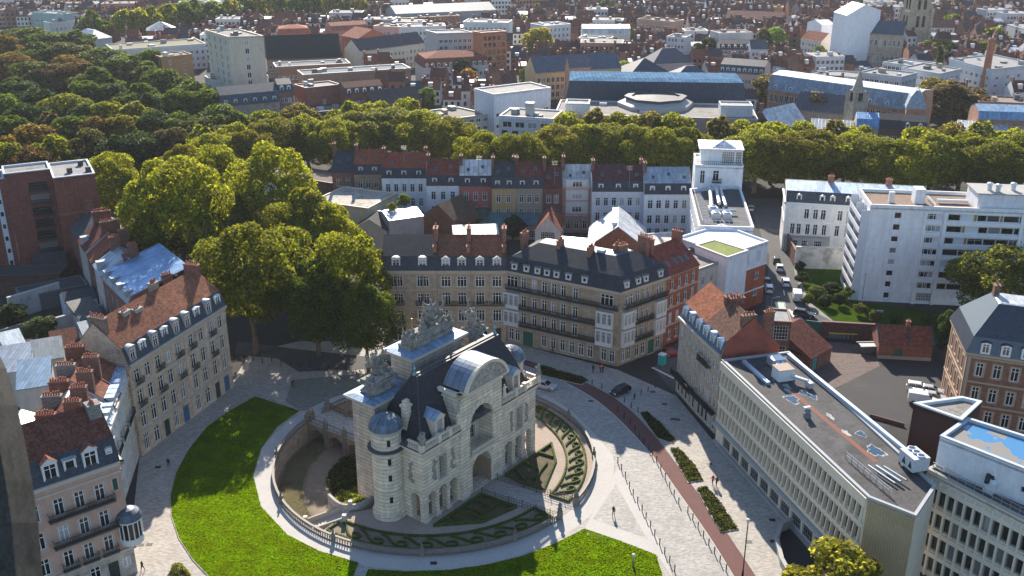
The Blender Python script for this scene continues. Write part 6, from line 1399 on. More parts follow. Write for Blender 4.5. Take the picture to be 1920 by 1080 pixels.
# tall beige row
def tallhouse(p0, p1, label, cols, rc, wc, nd, ridge):
    z = 16.2; b = Bld('terraced_house', label, quad(p0, p1, z, 11), 'house', STONE, wc, WHITE, (.47, .41, .34), 'tall beige row left of the lawn'); W = b.W(0)
    ws = [q for q in rows(W, cols, 1.3, [4.6, 8.5, 12.4], [2.8, 2.7, 2.4], 'c', .4)]; gr = [((W - .8) * (k + .5) / cols + .4, .5, 1.3, 2.9, 'c^' if k % 3 else 't') for k in range(cols)]
    gr[cols // 2] = (gr[cols // 2][0], .06, 1.4, 3.1, 'D', (.02, .05, .05)); gr[-1] = (gr[-1][0], .06, 1.6, 3.1, 'D', (.04, .14, .26))
    b.face(0, z, ws + gr); b.sill(0, ws); b.surround(0, ws, .18, .07); b.face(1, z); b.face(2, z, rows(W, 3, 1.1, [4.6, 8.5, 12.4], 2, 'c')); b.face(3, z)
    for zz, h, o in ((3.9, .3, .2), (7.8, .18, .1), (11.7, .18, .1), (15.3, .25, .2), (15.8, .42, .5)): b.band(0, zz, h, o, 0, W)
    for k in range(0, cols, 2): x = ws[k][0]; b.balcony(0, x - .9, x + .9, 8.4, .55); b.balcony(0, x - .9, x + .9, 12.3, .55)
    pr = [(0, 0), (.07, 2.7), (.5, ridge), (1, .3)]; b.roof_profile(z, pr, [SLATE, TILE, TILE], [(.055, .075, .10), rc, rc])
    for k in range(nd): b.dormer(0, W * (k + .5) / nd, z + .35, 1.15, 2.0, -.05 if k % 2 == 0 else .15, 1.6, LEAD, (.36, .44, .52), BST2 if k % 2 == 0 else (.76, .76, .74), .5 if k % 2 == 0 else .2, 'c', k % 2 == 0)
    return b
b = tallhouse((240, 685), (342, 621), 'tall beige stone house with two grey chimneys on its brown roof, nearer the camera', 5, (.22, .095, .06), (.54, .43, .32), 5, 6.4); W = b.W(0)
b.chimney(W * .45, 4.6, 20.6, 1.5, 1.6, 1.0, 3, (.34, .31, .28), mat=PLAIN); b.chimney(W * .62, 4.2, 20.2, 1.5, 1.6, 1.0, 3, (.34, .31, .28), mat=PLAIN); b.chimney(.6, 5, 20, 3.2, .9, 3.0, 7, (.22, .17, .14)); b.done()
b = tallhouse((342.6, 620.6), (421, 572), 'tall beige stone house with orange-brown tiled hip and stone balconies beside the plane trees', 4, (.26, .11, .065), (.58, .47, .36), 4, 6.2); W = b.W(0)
b.chimney(1.5, 6, 21, 2.4, 1.6, 1.0, 4, (.3, .24, .2)); b.chimney(W - .6, 5.5, 20.5, 2.8, .9, 2.8, 6, (.22, .1, .08)); b.done()
# houses behind, facing the rear courtyards
def rear(p0, p1, z, dep, label, wall, wc, prof, rm, rc, cols, nd=0, ch=2):
    b = Bld('terraced_house', label, quad(p0, p1, z, dep), 'house', wall, wc, (.55, .57, .6)); W = b.W(0)
    ws = rows(W, cols, 1.0, [1.5, 4.8, 8.0], 2.1, 'c', .4); b.face(0, z, ws); b.sill(0, ws); [b.face(i, z) for i in (1, 2, 3)]; b.roof_profile(z, prof, rm, rc)
    for k in range(nd): b.dormer(0, W * (k + .5) / nd, z + .2, .9, 1.5, .1, 1.5, LEAD, (.3, .38, .46), (.3, .33, .37), 0, 'p')
    for k in range(ch): b.chimney(.5 if k == 0 else W - .5, dep * (.45 + .2 * k), z + prof[1][1] * .8, 2.6, .8, 2.0, 5, (.19, .09, .07))
    return b.done()
rear((191, 519), (241, 568), 12, 12, 'house with blue zinc roof and dormers facing the rear courtyard', BRICK, (.16, .09, .08), [(0, 0), (.06, 1.4), (1, 4.6)], [ZINC, ZINC], [(.2, .26, .33), (.2, .34, .55)], 5, 4)
RH = [(BRICK, (.15, .08, .07), SLATE, (.07, .075, .09), 'narrow slate-roofed house at the foot of the brick tower'), (PLAIN, (.36, .34, .33), TILE, (.15, .05, .04), 'narrow house with maroon gable roof near the foot of the brick tower'), (BRICK, (.14, .08, .07), TILE, (.22, .075, .05), 'narrow brick house with red roof behind the blue zinc-roofed house'), (PLAIN, (.42, .4, .38), ZINC, (.3, .36, .42), 'narrow pale house with grey zinc roof next to the blue zinc-roofed house')]
for k, (wm, wc, rm, rc, lab) in enumerate(RH):
    x0, y0, x1, y1 = 131 + 14.7 * k, 424 + 23.6 * k, 145 + 14.7 * k, 447 + 23.6 * k; rear((x0, y0), (x1, y1), 11.6 + .7 * (k % 2), 10.5, lab, wm, wc, [(0, 0), (.5, 3.2 + .5 * (k % 3)), (1, 0)], rm, rc, 2, 1 if k % 2 else 0)
wallbar('courtyard_wall', 'tall whitewashed wall with peeling patches across the rear courtyard', [(22, 600), (118, 570)], 5, .4, surf('peeling_whitewash', (.5, .5, .5), var=.3, stain=((.2, .2, .2), .4, .5, .7)), (.5, .5, .5))
wallbar('grey_yard_wall', 'grey rendered wall across the courtyard below the blue-roofed house', [(112, 640), (206, 612)], 5, .4, PLAIN, (.30, .32, .35))
wallbar('low_yard_wall', 'low stone wall behind the round courtyard bush', [(0, 640), (60, 622)], 2.2, .3, PLAIN, (.2, .2, .2))
b = shed('yard_cottage', 'small white cottage with dark lean roof in the rear courtyard', (122, 568), (182, 556), 4.4, 6, PLAIN, (.52, .55, .6), [(0, 0), (.5, 1.4), (1, 0)], SLATE, (.06, .07, .085), ((.3, 1.4, .9, 1.4, 'p'), (.7, 1.4, .9, 1.4, 'p'))); b.done()
shed('flat_yard_shed', 'dark flat-roofed shed in the rear courtyard by the brick tower', (40, 560), (165, 535), 3.6, 7, PLAIN, (.12, .12, .13), None, ROOFING, (.06, .065, .07)).done()
shed('dark_yard_range', 'long low dark brick range under the brick tower', (-20, 520), (112, 515), 4.5, 7, BRICK, (.08, .045, .04), None, ROOFING, (.05, .055, .06)).done()
for pts, z, dp, lab, rc in (([(60, 505), (125, 498)], 4, 6, 'small dark lean-to at the foot of the brick tower', (.07, .07, .08)), ([(10, 660), (52, 650)], 3.4, 6, 'low zinc-roofed shed left of the round courtyard bush', (.3, .36, .42)), ([(100, 655), (150, 645)], 3.6, 5, 'narrow tiled outhouse right of the round courtyard bush', (.14, .06, .045)), ([(60, 678), (120, 668)], 5, 6, 'grey sheet-roofed extension below the round courtyard bush', (.13, .16, .19)), ([(160, 640), (215, 628)], 5.5, 6, 'white-walled extension against the tall beige row', (.16, .2, .25)), ([(150, 600), (196, 588)], 5, 7, 'dark slate extension below the yard cottage', (.05, .055, .06)), ([(0, 700), (60, 690)], 7, 8, 'striped zinc-roofed extension at the left edge', (.16, .21, .28)), ([(30, 730), (95, 720)], 8, 8, 'blue zinc-roofed extension left of the terrace chimneys', (.11, .19, .29))):
    shed('rear_extension', lab, pts[0], pts[1], z, dp, PLAIN, (.42, .42, .42), [(0, 0), (1, 1.6)], TILE if 'tiled' in lab else ZINC, rc, ((.5, .8, 1.2, 1.6, 'p'),)).done()
# brick tower at the left edge
zB = 22.5; a, c, e, g = G(100, 337, zB), G(178, 328, zB), G(133, 298, zB), G(82, 324, zB)
BW = (.20, .075, .06)
b = Bld('brick_tower_block', 'dark red brick tower block with flat grey roof and recessed balconies at the left edge', quad((100, 337), (178, 328), zB, 15), 'apartment block', BRICK, BW, (.55, .58, .62)); D = b.W(3)
b.face(0, zB); b.face(1, zB, rows(b.W(1), 3, 1.4, [2 + 3 * k for k in range(7)], 1.5, 't', 1)); b.face(2, zB); b.face(3, zB, rows(D, 2, .9, [1 + 3 * k for k in range(7)], 1.6, 'p', 6))
b.band(0, 13.8, .5, .06); b.roof_flat(zB, ROOFING, (.24, .24, .24), .5, (.6, .62, .66), .35)
for x, y in ((4, 5), (7, 11), (8, 4)): b.box('roof_vent', 0, x - .6, x + .6, y - .5, y + .5, zB, zB + 1.2, TRIM, (.05, .05, .055))
for i_, (xs, w_) in enumerate((((2.0,), .1), ((4.5,), .1))): b.piers(0, xs, 14.4, zB - .5, .25, .12)
b.done()
L = (G(100, 337, zB) - G(82, 324, zB)).normalized()
bd_ = (b.p[1] - b.p[0]).normalized(); p_ = b.o + b.p[3] * .42
b = Bld('brick_wing', 'lower brick wing with stacked dark balconies beside the brick tower', [p_ - bd_ * 10, p_ - bd_ * .05, p_ - bd_ * .05 + (b.p[3]).normalized() * 8, p_ - bd_ * 10 + b.p[3].normalized() * 8], 'apartment block', BRICK, BW, (.55, .58, .62))
b.face(0, 23.2, [(6.8, .8 + 3 * k, 4.2, 2.1, 'x', (.08, .08, .085)) for k in range(7)]); [b.face(i, 23.2) for i in (1, 2, 3)]
for k in range(7): b.balcony(0, 4.6, 9.0, .7 + 3 * k, .8, (.1, .06, .055))
b.roof_flat(23.2, ROOFING, (.2, .2, .2), .5, (.5, .55, .6), .35); o_ = b.o + b.p[0]; b.done()
b = Bld('brick_wing', 'brick wing with white shuttered windows at the far left edge', [o_ - bd_ * 16 , o_ - bd_ * .05, o_ - bd_ * .05 + Vector((-bd_.y, bd_.x)) * 9, o_ - bd_ * 16 + Vector((-bd_.y, bd_.x)) * 9], 'apartment block', BRICK, BW, (.62, .65, .7))
ws = [(x, 1.2 + 3 * k, w_, 1.5, 't') for k in range(7) for x, w_ in ((2.5, 2.0), (6.5, 2.0), (9.8, 2.2))]; b.face(0, 22.2, ws); b.sill(0, ws); [b.face(i, 22.2) for i in (1, 2, 3)]
b.box('stair_glazing', 0, 13.6, 14.8, -.25, -.003, 1, 21, TRIM, (.5, .56, .62))
for k in range(7): b.window(14.2, 1.6 + 3 * k, .9, 1.3, 'p', 0, -.32)
b.roof_flat(22.2, ROOFING, (.18, .18, .18), .5, (.5, .53, .57), .35); b.done()
# ---------------------------------------------------------------- trees near the square and the boulevard
for k, (x, y, r, c, lab) in enumerate([
 (330, 400, 92, YEL, 'huge plane tree filling the left of the tree group, leftmost of the near group'), (512, 360, 80, YEL, 'plane tree at the back of the near group beside the cream workshop'),
 (465, 520, 92, OLV, 'tall plane tree in front of the near group with bare lower trunk'), (570, 430, 72, OLV, 'plane tree in the middle of the near group'),
 (648, 520, 82, YEL, 'bright plane tree at the right of the near group before the stone houses'), (686, 600, 62, GRN, 'dark low plane tree at the right end of the near group'),
 (425, 420, 60, OLV, 'plane tree between the two tallest of the near group'), (590, 560, 70, GRN, 'shaded plane tree deep inside the near group'), (410, 340, 62, YEL, 'plane tree at the upper middle of the near group'),
 (540, 500, 70, OLV, 'plane tree filling the centre of the near group'), (620, 450, 66, YEL, 'plane tree below the cream workshop at the right of the near group'), (290, 440, 62, OLV, 'plane tree beside the blue zinc roofs at the left of the near group'), (214, 345, 52, YEL, 'yellow-green tree beside the brick tower')]):
    tree('big', x, y, r * .93, c, lab, 'plane_tree', hs=.98)
rr = random.Random(11); BL = [(345, 322, 40), (400, 300, 42), (455, 290, 45), (520, 268, 52), (575, 262, 45), (625, 268, 45), (680, 250, 55), (735, 246, 58), (790, 252, 52), (845, 266, 48), (900, 282, 42), (950, 288, 36), (990, 290, 34), (1040, 272, 50), (1090, 266, 48), (1140, 268, 48), (1190, 272, 48), (1240, 278, 44), (1285, 276, 44), (1420, 290, 56), (1480, 300, 56), (1530, 292, 58), (1585, 292, 58), (1640, 305, 52), (1695, 312, 50), (1750, 300, 54), (1805, 298, 56), (1860, 312, 50), (1915, 300, 52)]
for k, (x, y, r) in enumerate(BL): tree('big', x, y + (10 if 860 < x < 1300 else 0), r * 1.1, rr.choice((OLV, OLV, YEL, (.14, .14, .006), YEL)), f'plane tree, {ordn(k + 1)} from the left in the front boulevard row', 'plane_tree', group='front row of boulevard plane trees', zc=12)
B2_ = [(385, 280), (440, 268), (500, 248), (555, 232), (655, 228), (712, 222), (765, 222), (1065, 250), (1115, 246), (1165, 246), (1215, 250), (1265, 252), (1345, 262), (1395, 262), (1450, 272), (1505, 268), (1560, 268), (1612, 272), (1720, 282), (1780, 272), (1832, 272), (1890, 280)]
for k, (x, y) in enumerate(B2_): tree('mid', x, y + 8, 42, rr.choice((OLV, YEL, (.12, .11, .02))), f'plane tree, {ordn(k + 1)} from the left in the second boulevard row', 'plane_tree', group='second row of boulevard plane trees', zc=11)
PARK = [(25, 262, 40, GRN), (70, 278, 48, ORG), (105, 300, 36, YEL), (20, 310, 40, OLV), (140, 262, 40, GRN), (190, 262, 36, RST), (235, 300, 50, DRK), (265, 290, 46, DRK), (205, 232, 34, YEL), (290, 250, 42, DRK), (255, 235, 40, OLV), (335, 250, 40, GRN), (320, 285, 38, (.07, .06, .02)), (420, 235, 50, GRN), (365, 190, 48, GRN), (310, 160, 42, GRN), (235, 135, 44, GRN), (185, 120, 42, GRN), (265, 195, 40, GRN), (210, 190, 44, DRK), (160, 190, 40, GRN), (120, 215, 42, OLV), (80, 205, 44, DRK), (35, 185, 42, DRK), (60, 150, 40, GRN), (25, 130, 36, ORG), (70, 110, 38, GRN), (60, 75, 46, GRN), (95, 90, 40, GRN), (130, 110, 40, (.09, .09, .02)), (15, 95, 30, ORG), (100, 150, 36, (.09, .07, .02)), (150, 150, 40, RST), (130, 135, 32, (.14, .1, .015)), (180, 160, 36, GRN), (285, 120, 30, GRN), (15, 215, 36, GRN), (55, 235, 34, DRK), (100, 255, 34, (.07, .06, .02)), (170, 230, 36, DRK), (225, 260, 32, (.14, .13, .015)), (175, 285, 34, (.08, .08, .018)), (280, 215, 36, DRK), (380, 260, 38, (.05, .06, .015)), (395, 205, 34, GRN), (340, 205, 38, GRN), (145, 85, 30, GRN), (60, 320, 34, RST)]
seen_ = {}
def where(x, y):
    col_ = sorted([q for q in PARK if abs(q[1] - y) < 1e9], key=lambda q: q[0]); rowk = min(5, int((y - 60) / 45)); mates = sorted(q[0] for q in PARK if min(5, int((q[1] - 60) / 45)) == rowk)
    seen_[(rowk, x)] = q_ = seen_.get((rowk, x), -1) + 1; return f"in the {ordn(6 - rowk)} band from the front, {ordn(mates.index(x) + 1 + q_)} from the left"
for k, (x, y, r, c) in enumerate(PARK): 
    nm = {GRN: 'mid green', DRK: 'dark green', RST: 'rust red', ORG: 'orange-tinged', YEL: 'yellow-green', OLV: 'olive green'}.get(c, 'brownish green')
    tree('mid', x, y, r * 1.12, tuple(q * .85 for q in c), f'{nm} park tree {where(x, y)}', 'park_tree', group='trees of the park at the upper left', zc=10)  # leaf colours dimmed: the park's shade is put into the colour
for x, y, r, c, kind, lab, zc in [
 (1010, 78, 30, (.24, .22, .02), 'mid', 'bright yellow tree standing among the roofs right of the grey slab', 10), (879, 150, 18, (.2, .12, .02), 'mid', 'round orange-brown tree in front of the white office complex', 7), (868, 132, 22, DRK, 'mid', 'dark green tree beside the round orange-brown tree', 7),
 (802, 182, 20, (.07, .12, .02), 'mid', 'fresh green tree among dark roofs left of the white office complex', 6), (993, 142, 22, GRN, 'mid', 'dark round tree before the yellow school building', 6), (1168, 136, 26, (.12, .18, .02), 'mid', 'bright green tree right of the yellow school building', 7), (1140, 148, 20, DRK, 'mid', 'low dark tree beside the bright green tree at the school', 5),
 (1450, 166, 50, (.11, .10, .02), 'mid', 'large olive tree in front of the long mansard hospital', 9), (1510, 172, 38, (.12, .10, .02), 'mid', 'brownish tree right of the large olive tree', 9), (1526, 202, 36, (.12, .10, .02), 'mid', 'olive tree beside the chapel spire', 8), (1785, 189, 60, (.10, .075, .02), 'mid', 'large reddish-brown tree near the brick chimney', 9), (1752, 174, 31, (.16, .14, .02), 'mid', 'yellow-green tree behind the large reddish-brown tree', 9),
 (1326, 92, 22, DRK, 'mid', 'dark conifer-like tree left of the white block', 8), (1455, 70, 20, (.1, .17, .02), 'mid', 'bright green tree left of the wrapped church', 8), (1535, 106, 18, (.12, .14, .02), 'mid', 'round pale green tree before the wrapped church', 7), (1788, 42, 20, GRN, 'far', 'dark green tree beyond the church tower', 8), (1866, 68, 22, (.12, .14, .02), 'far', 'olive tree at the far right beyond the church', 8), (1765, 90, 30, (.13, .15, .02), 'mid', 'yellow-green tree right of the church tower', 7), (1835, 94, 34, (.12, .14, .02), 'mid', 'wide yellow-green tree far right of the church tower', 7),
 (1880, 528, 78, (.12, .14, .015), 'big', 'bushy tree at the right edge in front of the slab of flats', 11), (80, 618, 30, (.06, .085, .025), 'mid', 'round green bush tree in the rear courtyard', 3.5), (22, 590, 26, DRK, 'mid', 'dark overgrown bush at the left edge of the courtyard', 3), (962, 424, 22, (.06, .08, .03), 'mid', 'dark round tree in the courtyard below the ochre house', 4), (900, 425, 14, OLV, 'mid', 'small yellowish bush in the courtyard below the crimson house', 3), (758, 384, 12, (.13, .17, .02), 'mid', 'leafy bush growing on the rendered outbuilding roof', 8.5), (735, 396, 10, (.15, .17, .02), 'mid', 'pale bush on the rendered outbuilding roof edge', 8.5),
 (1780, 620, 24, DRK, 'mid', 'dark tree between the brick hut and the brick institute', 6), (1008, 20, 14, GRN, 'far', 'small dark green tree among far roofs at the top centre', 8), (1138, 12, 12, GRN, 'far', 'small green tree among far roofs near the top edge', 8), (1430, 70, 14, (.1, .1, .02), 'far', 'brownish tree beside the white block left of the church', 8)]:
    rt = tree(kind, x, y, r, c, lab, 'broadleaf_tree' if 'bush' not in lab else 'roof_bush', zc=zc)
    if 'outbuilding roof' in lab: rt.location.z = 8.0; rt.scale.z = rt.scale.x * .8
FT = [(175, 45, 26), (235, 42, 22), (262, 40, 24), (290, 36, 24), (318, 30, 26), (345, 26, 24), (372, 22, 26), (400, 24, 24), (430, 20, 20), (455, 16, 20), (480, 14, 20), (505, 12, 20), (530, 10, 20), (555, 9, 20), (580, 7, 20), (605, 6, 18), (630, 5, 18), (655, 6, 16), (675, 8, 14)]
for k, (x, y, r) in enumerate(FT): tree('far', x, y, r * .95, rr.choice((GRN, OLV, YEL, (.18, .17, .02))), f'far green tree, {ordn(k + 1)} from the left in the line of trees at the top left', 'far_tree', group='line of far trees at the top left', zc=12)
for k, x in enumerate((1760, 1774)): tree('tall', x, 118, 7, DRK, f'{"left" if k == 0 else "right"} of two slim cypresses before the grey flats', 'cypress', zc=9)
tree('mid', 1572, 1096, 86, (.22, .22, .02), 'yellow-leaved tree in front of the office building at the bottom edge', 'broadleaf_tree', zc=6.5)
tree('mid', 340, 1092, 22, (.14, .14, .03), 'thin-leaved small tree at the bottom edge beside the lawn', 'broadleaf_tree', zc=4)
# garden bushes by the slab of flats
for k, (x, y, r) in enumerate([(1505, 520, 14), (1530, 545, 18), (1560, 540, 18), (1548, 562, 14), (1590, 548, 14), (1612, 578, 12), (1640, 592, 12), (1680, 598, 12), (1745, 600, 14), (1500, 498, 10), (1575, 560, 12), (1516, 560, 10)]):
    tree('mid', x, y, r, rr.choice((GRN, DRK, (.10, .12, .02))), f'{ordn(k + 1)} garden bush from the street wall beside the slab of flats', 'garden_bush', 'bush', 'bushes in the garden of the flats', zc=1.6)
# ---------------------------------------------------------------- the town beyond the boulevard
def fwin(w, h):
    key = ('fw', round(w, 1), round(h, 1))
    if key not in MESH:
        m = MB(); a = w / 2; m.box(-a, a, -.04, .1, 0, .14); m.box(-a, a, -.04, .1, h - .14, h); m.box(-a, -a + .14, -.04, .1, .14, h - .14); m.box(a - .14, a, -.04, .1, .14, h - .14); m.box(-.06, .06, -.03, .1, .14, h - .14); m.box(-a + .1, a - .1, .02, .08, .1, h - .1, 1)
        MESH[key] = m.mesh('window', [TRIM, GLASS])
    return MESH[key]
class FB(Bld):
    def window(s, x, z, w, h, st, i, y=0.0, col=None):
        s.nw += 1; a, d, n, _ = s.edge(i); me = fwin(w, h)
        if s.nw > 90:
            s.b.add([s.P(i, x + v.co.x, z + v.co.z, y + v.co.y) for v in me.vertices], [tuple(p.vertices) for p in me.polygons], 0); s.b.m[-len(me.polygons):] = [p.material_index for p in me.polygons]; return
        link('window', me, s.root, col or s.win, s.P(i, x, z, y), atan2(d.y, d.x))
def fb(name, label, pts, z, dep, wc, cols, fl, roof, rc, wm=PLAIN, h=1.9, w=1.3, win=WHITE, rm=None, cat='building', rh=4, nd=0, par=None, cols1=0, fh=3.2, z0=1.0, group=None):
    P = [G(*q, z) for q in pts]
    if len(P) == 2: a, c = P; d = (c - a).normalized(); n = Vector((-d.y, d.x)); P = [a, c, c + n * dep, a + n * dep]
    elif len(P) == 3: P = P + [P[0] + P[2] - P[1]]
    b = FB(name, label, P, cat, wm, wc, win, None, group)
    zs = [z0 + k * fh for k in range(fl)]
    fr_ = 0
    for i in range(4):
        c_ = cols if i == 0 else (cols1 if i in (1, 3) else 0)
        b.face(i, z, rows(b.W(i), c_, w, zs, h, 'c', .6) if c_ and b.W(i) > c_ * w * 1.1 else ())
    b.band(0, z - .4, .35, .2)
    if roof == 'flat':
        b.roof_flat(z, rm or ROOFING, tuple(q * .62 for q in rc), .5, par or tuple(q * .8 for q in wc), .4)
        if cols and b.W(0) > 9:
            rq = random.Random(len(label))
            for k in range(3 + int(b.W(0) / 12)):
                x, y, e, q = rq.uniform(1.5, b.W(0) - 2.5), rq.uniform(2, max(2.5, b.W(1) - 3)), rq.uniform(.5, 1.5), rq.uniform(.4, 1.2); b.box('roof_unit', 0, x - e, x + e, y - q, y + q, z, z + rq.uniform(.6, 2.0), TRIM, rq.choice(((.55, .56, .58), (.3, .3, .3), (.12, .12, .13), (.4, .3, .24))))
    elif roof == 'deck': b.roof_inset(z, [(1.2, rh), (5, rh + .7)], [SLATE, DECK], [rc, None], .2)
    elif roof == 'hosp': b.roof_profile(z, [(0, 0), (.12, rh), (.5, rh + .9), (.88, rh), (1, 0)], [LEAD, ZINC, ZINC, LEAD], [rc, (.4, .42, .45), (.4, .42, .45), rc])
    elif roof == 'gable': b.roof_profile(z, [(0, 0), (.5, rh), (1, 0)], rm or TILE, rc)
    elif roof == 'mans': b.roof_profile(z, [(0, 0), (.1, rh * .6), (.5, rh), (.9, rh * .6), (1, 0)], rm or SLATE, rc)
    elif roof == 'hip':
        m_ = min(b.W(0), b.W(1)) / 2 - .3; b.roof_inset(z, [(m_, rh)], rm or SLATE, rc, .4)
    elif roof == 'mhip': b.roof_inset(z, [(1.0, rh * .65), (min(b.W(0), b.W(1)) / 2 - .5, rh)], rm or SLATE, rc, .4)
    for k in range(nd): b.dormer(0, b.W(0) * (k + .5) / nd, z + .3, 1.0, 1.5, -.3 if roof in ('mhip', 'deck') else .1, 1.6, LEAD, (.35, .4, .45), WHITE, .3, 'p')
    b.FBz = z; return b
DECK = surf('blue_metal_deck', (.11, .2, .31), var=.2, rough=1, spec=0, kind='seam', seam=1.5)
# hotel tower and neighbours, upper left
fb('hotel_tower', 'tall beige and glass hotel tower standing above the park trees', [(386, 58), (428, 71), (494, 69)], 30, 0, (.56, .50, .40), 4, 9, 'flat', (.3, .3, .3), w=1.7, h=2.3, cols1=1, fh=3.2).done()
fb('hotel_podium', 'white low hotel wing with ribbon balconies at the foot of the tower', [(396, 152), (503, 143)], 11, 12, (.6, .6, .58), 12, 3, 'flat', (.25, .25, .25), w=1.9).done()
fb('white_offices', 'long white building with mossy flat roof behind the brown block', [(212, 95), (386, 83)], 12, 22, (.66, .67, .64), 16, 3, 'flat', (.28, .25, .14)).done()
fb('brown_block', 'orange-brown flat-roofed block beside the park', [(286, 103), (302, 109), (360, 103)], 14, 0, (.36, .20, .09), 2, 4, 'flat', (.3, .25, .2), cols1=2).done()
fb('grey_block', 'low grey-brown flat block at the edge of the park', [(228, 116), (243, 124), (300, 120)], 9, 0, (.24, .20, .16), 0, 2, 'flat', (.3, .32, .33)).done()
fb('slate_hall', 'long hall with steep black slate roof right of the hotel tower', [(500, 112), (640, 107)], 9, 22, (.26, .2, .17), 14, 2, 'gable', (.018, .026, .032), BRICK, rm=SLATE, rh=10).done()
fb('brick_school', 'long brick range with pale flat roof edge below the slate hall', [(517, 127), (657, 120)], 10, 13, (.25, .15, .11), 18, 2, 'flat', (.12, .17, .22), BRICK, par=(.6, .58, .55)).done()
fb('brick_school', 'second brick range with bright flat roof edge right of the hotel wing', [(568, 142), (770, 129)], 10, 13, (.3, .2, .15), 24, 2, 'flat', (.15, .2, .26), BRICK, par=(.62, .6, .56)).done()
fb('mansard_house', 'grand house with blue-grey mansard and white dormers before the hotel wing', [(415, 199), (524, 189)], 12, 12, (.42, .33, .27), 7, 3, 'mans', (.06, .09, .12), nd=6, rh=6, wm=STONE).done()
fb('brick_house', 'tall red brick house with white bands right of the mansard house', [(522, 172), (549, 170)], 15, 10, (.3, .13, .1), 3, 4, 'mans', (.06, .08, .1), BRICK, nd=2, rh=4).done()
fb('brick_house', 'orange brick block with flat roofs left of the zinc-roofed row', [(551, 160), (573, 167), (640, 160)], 14, 0, (.32, .12, .08), 4, 3, 'flat', (.4, .42, .45), BRICK, cols1=1).done()
fb('flat_roof_shed', 'long dark shed with pale flat roof behind the boulevard trees', [(565, 215), (660, 205)], 7, 12, (.1, .08, .08), 4, 1, 'flat', (.34, .32, .3)).done()
fb('brick_range', 'brick range with dark tiled roof above the boulevard trees at centre left', [(648, 178), (720, 172)], 12, 11, (.24, .1, .08), 8, 3, 'mans', (.12, .06, .05), BRICK, rm=TILE, nd=5).done()
fb('brick_range', 'dark brick houses with slate roofs left of the fresh green tree', [(700, 195), (790, 185)], 9, 11, (.2, .09, .07), 8, 2, 'gable', (.07, .06, .065), BRICK, rm=SLATE).done()
fb('pale_school', 'long pale yellow building with dark slate roof left of the grey slab', [(675, 96), (797, 80)], 12, 13, (.6, .56, .44), 16, 3, 'gable', (.07, .07, .08), rm=SLATE, rh=5).done()
fb('orange_house', 'orange brick building at the left end of the pale yellow building', [(640, 66), (672, 72)], 13, 18, (.42, .13, .07), 4, 3, 'gable', (.33, .12, .08), BRICK).done()
fb('grey_slab', 'grey slab of flats with a blank white end wall', [(797, 58), (820, 64), (887, 62)], 21, 0, (.38, .38, .39), 0, 6, 'flat', (.4, .4, .4), cols1=7, fh=3.1, w=1.8).done()
fb('brick_flats', 'orange brick flats with stacked dark balconies right of the grey slab', [(887, 60), (903, 63), (950, 60)], 23, 0, (.45, .17, .09), 0, 7, 'flat', (.5, .48, .45), BRICK, cols1=5, fh=3.1, w=1.6, win=(.05, .05, .05)).done()
fb('red_mansard_school', 'pale building with red mansard roof and white dormers below the grey slab', [(795, 127), (916, 121)], 9, 20, (.6, .58, .54), 14, 2, 'mhip', (.22, .08, .055), rm=TILE, nd=11, rh=6).done()
fb('yellow_school', 'long yellow school with blue slate roof and orange pedimented centre', [(1004, 137), (1165, 127)], 12, 13, (.60, .44, .22), 18, 3, 'gable', (.09, .12, .17), rm=SLATE, rh=6, w=1.6, h=2.4).done()
b = fb('school_pavilion', 'orange pedimented centre pavilion of the yellow school', [(1067, 127), (1107, 125)], 16, 5, (.55, .28, .17), 4, 3, 'gable', (.12, .13, .16), rm=SLATE, w=1.5, h=2.6); b.done()
fb('slate_wing', 'dark grey school wing with hipped roof right of the bright green tree', [(1180, 143), (1262, 140)], 10, 20, (.3, .3, .32), 8, 2, 'hip', (.06, .075, .10), rh=6).done()
fb('slate_wing', 'school wing with pale hip ridge and orange gable next to the pink mansion', [(1262, 152), (1345, 150)], 10, 16, (.42, .28, .2), 7, 2, 'hip', (.08, .1, .14), rh=5).done()
fb('slate_wing', 'small pavilion with pyramid slate roof behind the school wing', [(1225, 120), (1300, 117)], 11, 14, (.35, .33, .33), 6, 2, 'hip', (.09, .1, .13), rh=6).done()
fb('white_offices', 'white office block with blank left wall and ribbon windows behind the boulevard', [(889, 168), (926, 179), (1033, 166)], 17, 0, (.62, .64, .68), 0, 3, 'flat', (.5, .47, .42), cols1=8, w=2.2, h=1.4, fh=4).done()
fb('cream_offices', 'cream office wing with flat brown roof left of the white office block', [(778, 212), (836, 226), (919, 216)], 9, 0, (.55, .53, .46), 4, 3, 'flat', (.3, .27, .23), cols1=6, w=1.8, h=1.3, fh=3).done()
b = fb('glass_offices', 'black and white office block with tall dark glazed bays behind the boulevard trees', [(936, 219), (1037, 225)], 14, 14, (.66, .67, .70), 4, 1, 'flat', (.4, .38, .35), w=3.2, h=2.0, z0=10.6)
for k in range(5): b.box('dark_panel', 0, b.W(0) * (k + .5) / 5 - 1.0, b.W(0) * (k + .5) / 5 + 1.0, -.1, -.003, .5, 9.6, TRIM, (.03, .04, .055))
b.box('plant_stack', 0, b.W(0) * .4, b.W(0) * .55, 6, 8, 14, 18, METAL, (.4, .42, .44)); b.done()
fb('slate_block', 'huge dark blue slate mansard block behind the flat-roofed complex', [(1060, 192), (1398, 197)], 10, 24, (.16, .18, .22), 10, 2, 'deck', (.04, .058, .09), rh=8, nd=0).done()
fb('flat_complex', 'wide flat-roofed brick and concrete complex along the boulevard', [(1040, 216), (1421, 226)], 11, 26, (.42, .28, .25), 22, 2, 'flat', (.36, .34, .32), w=2.4, h=2.2, par=(.5, .48, .46)).done()
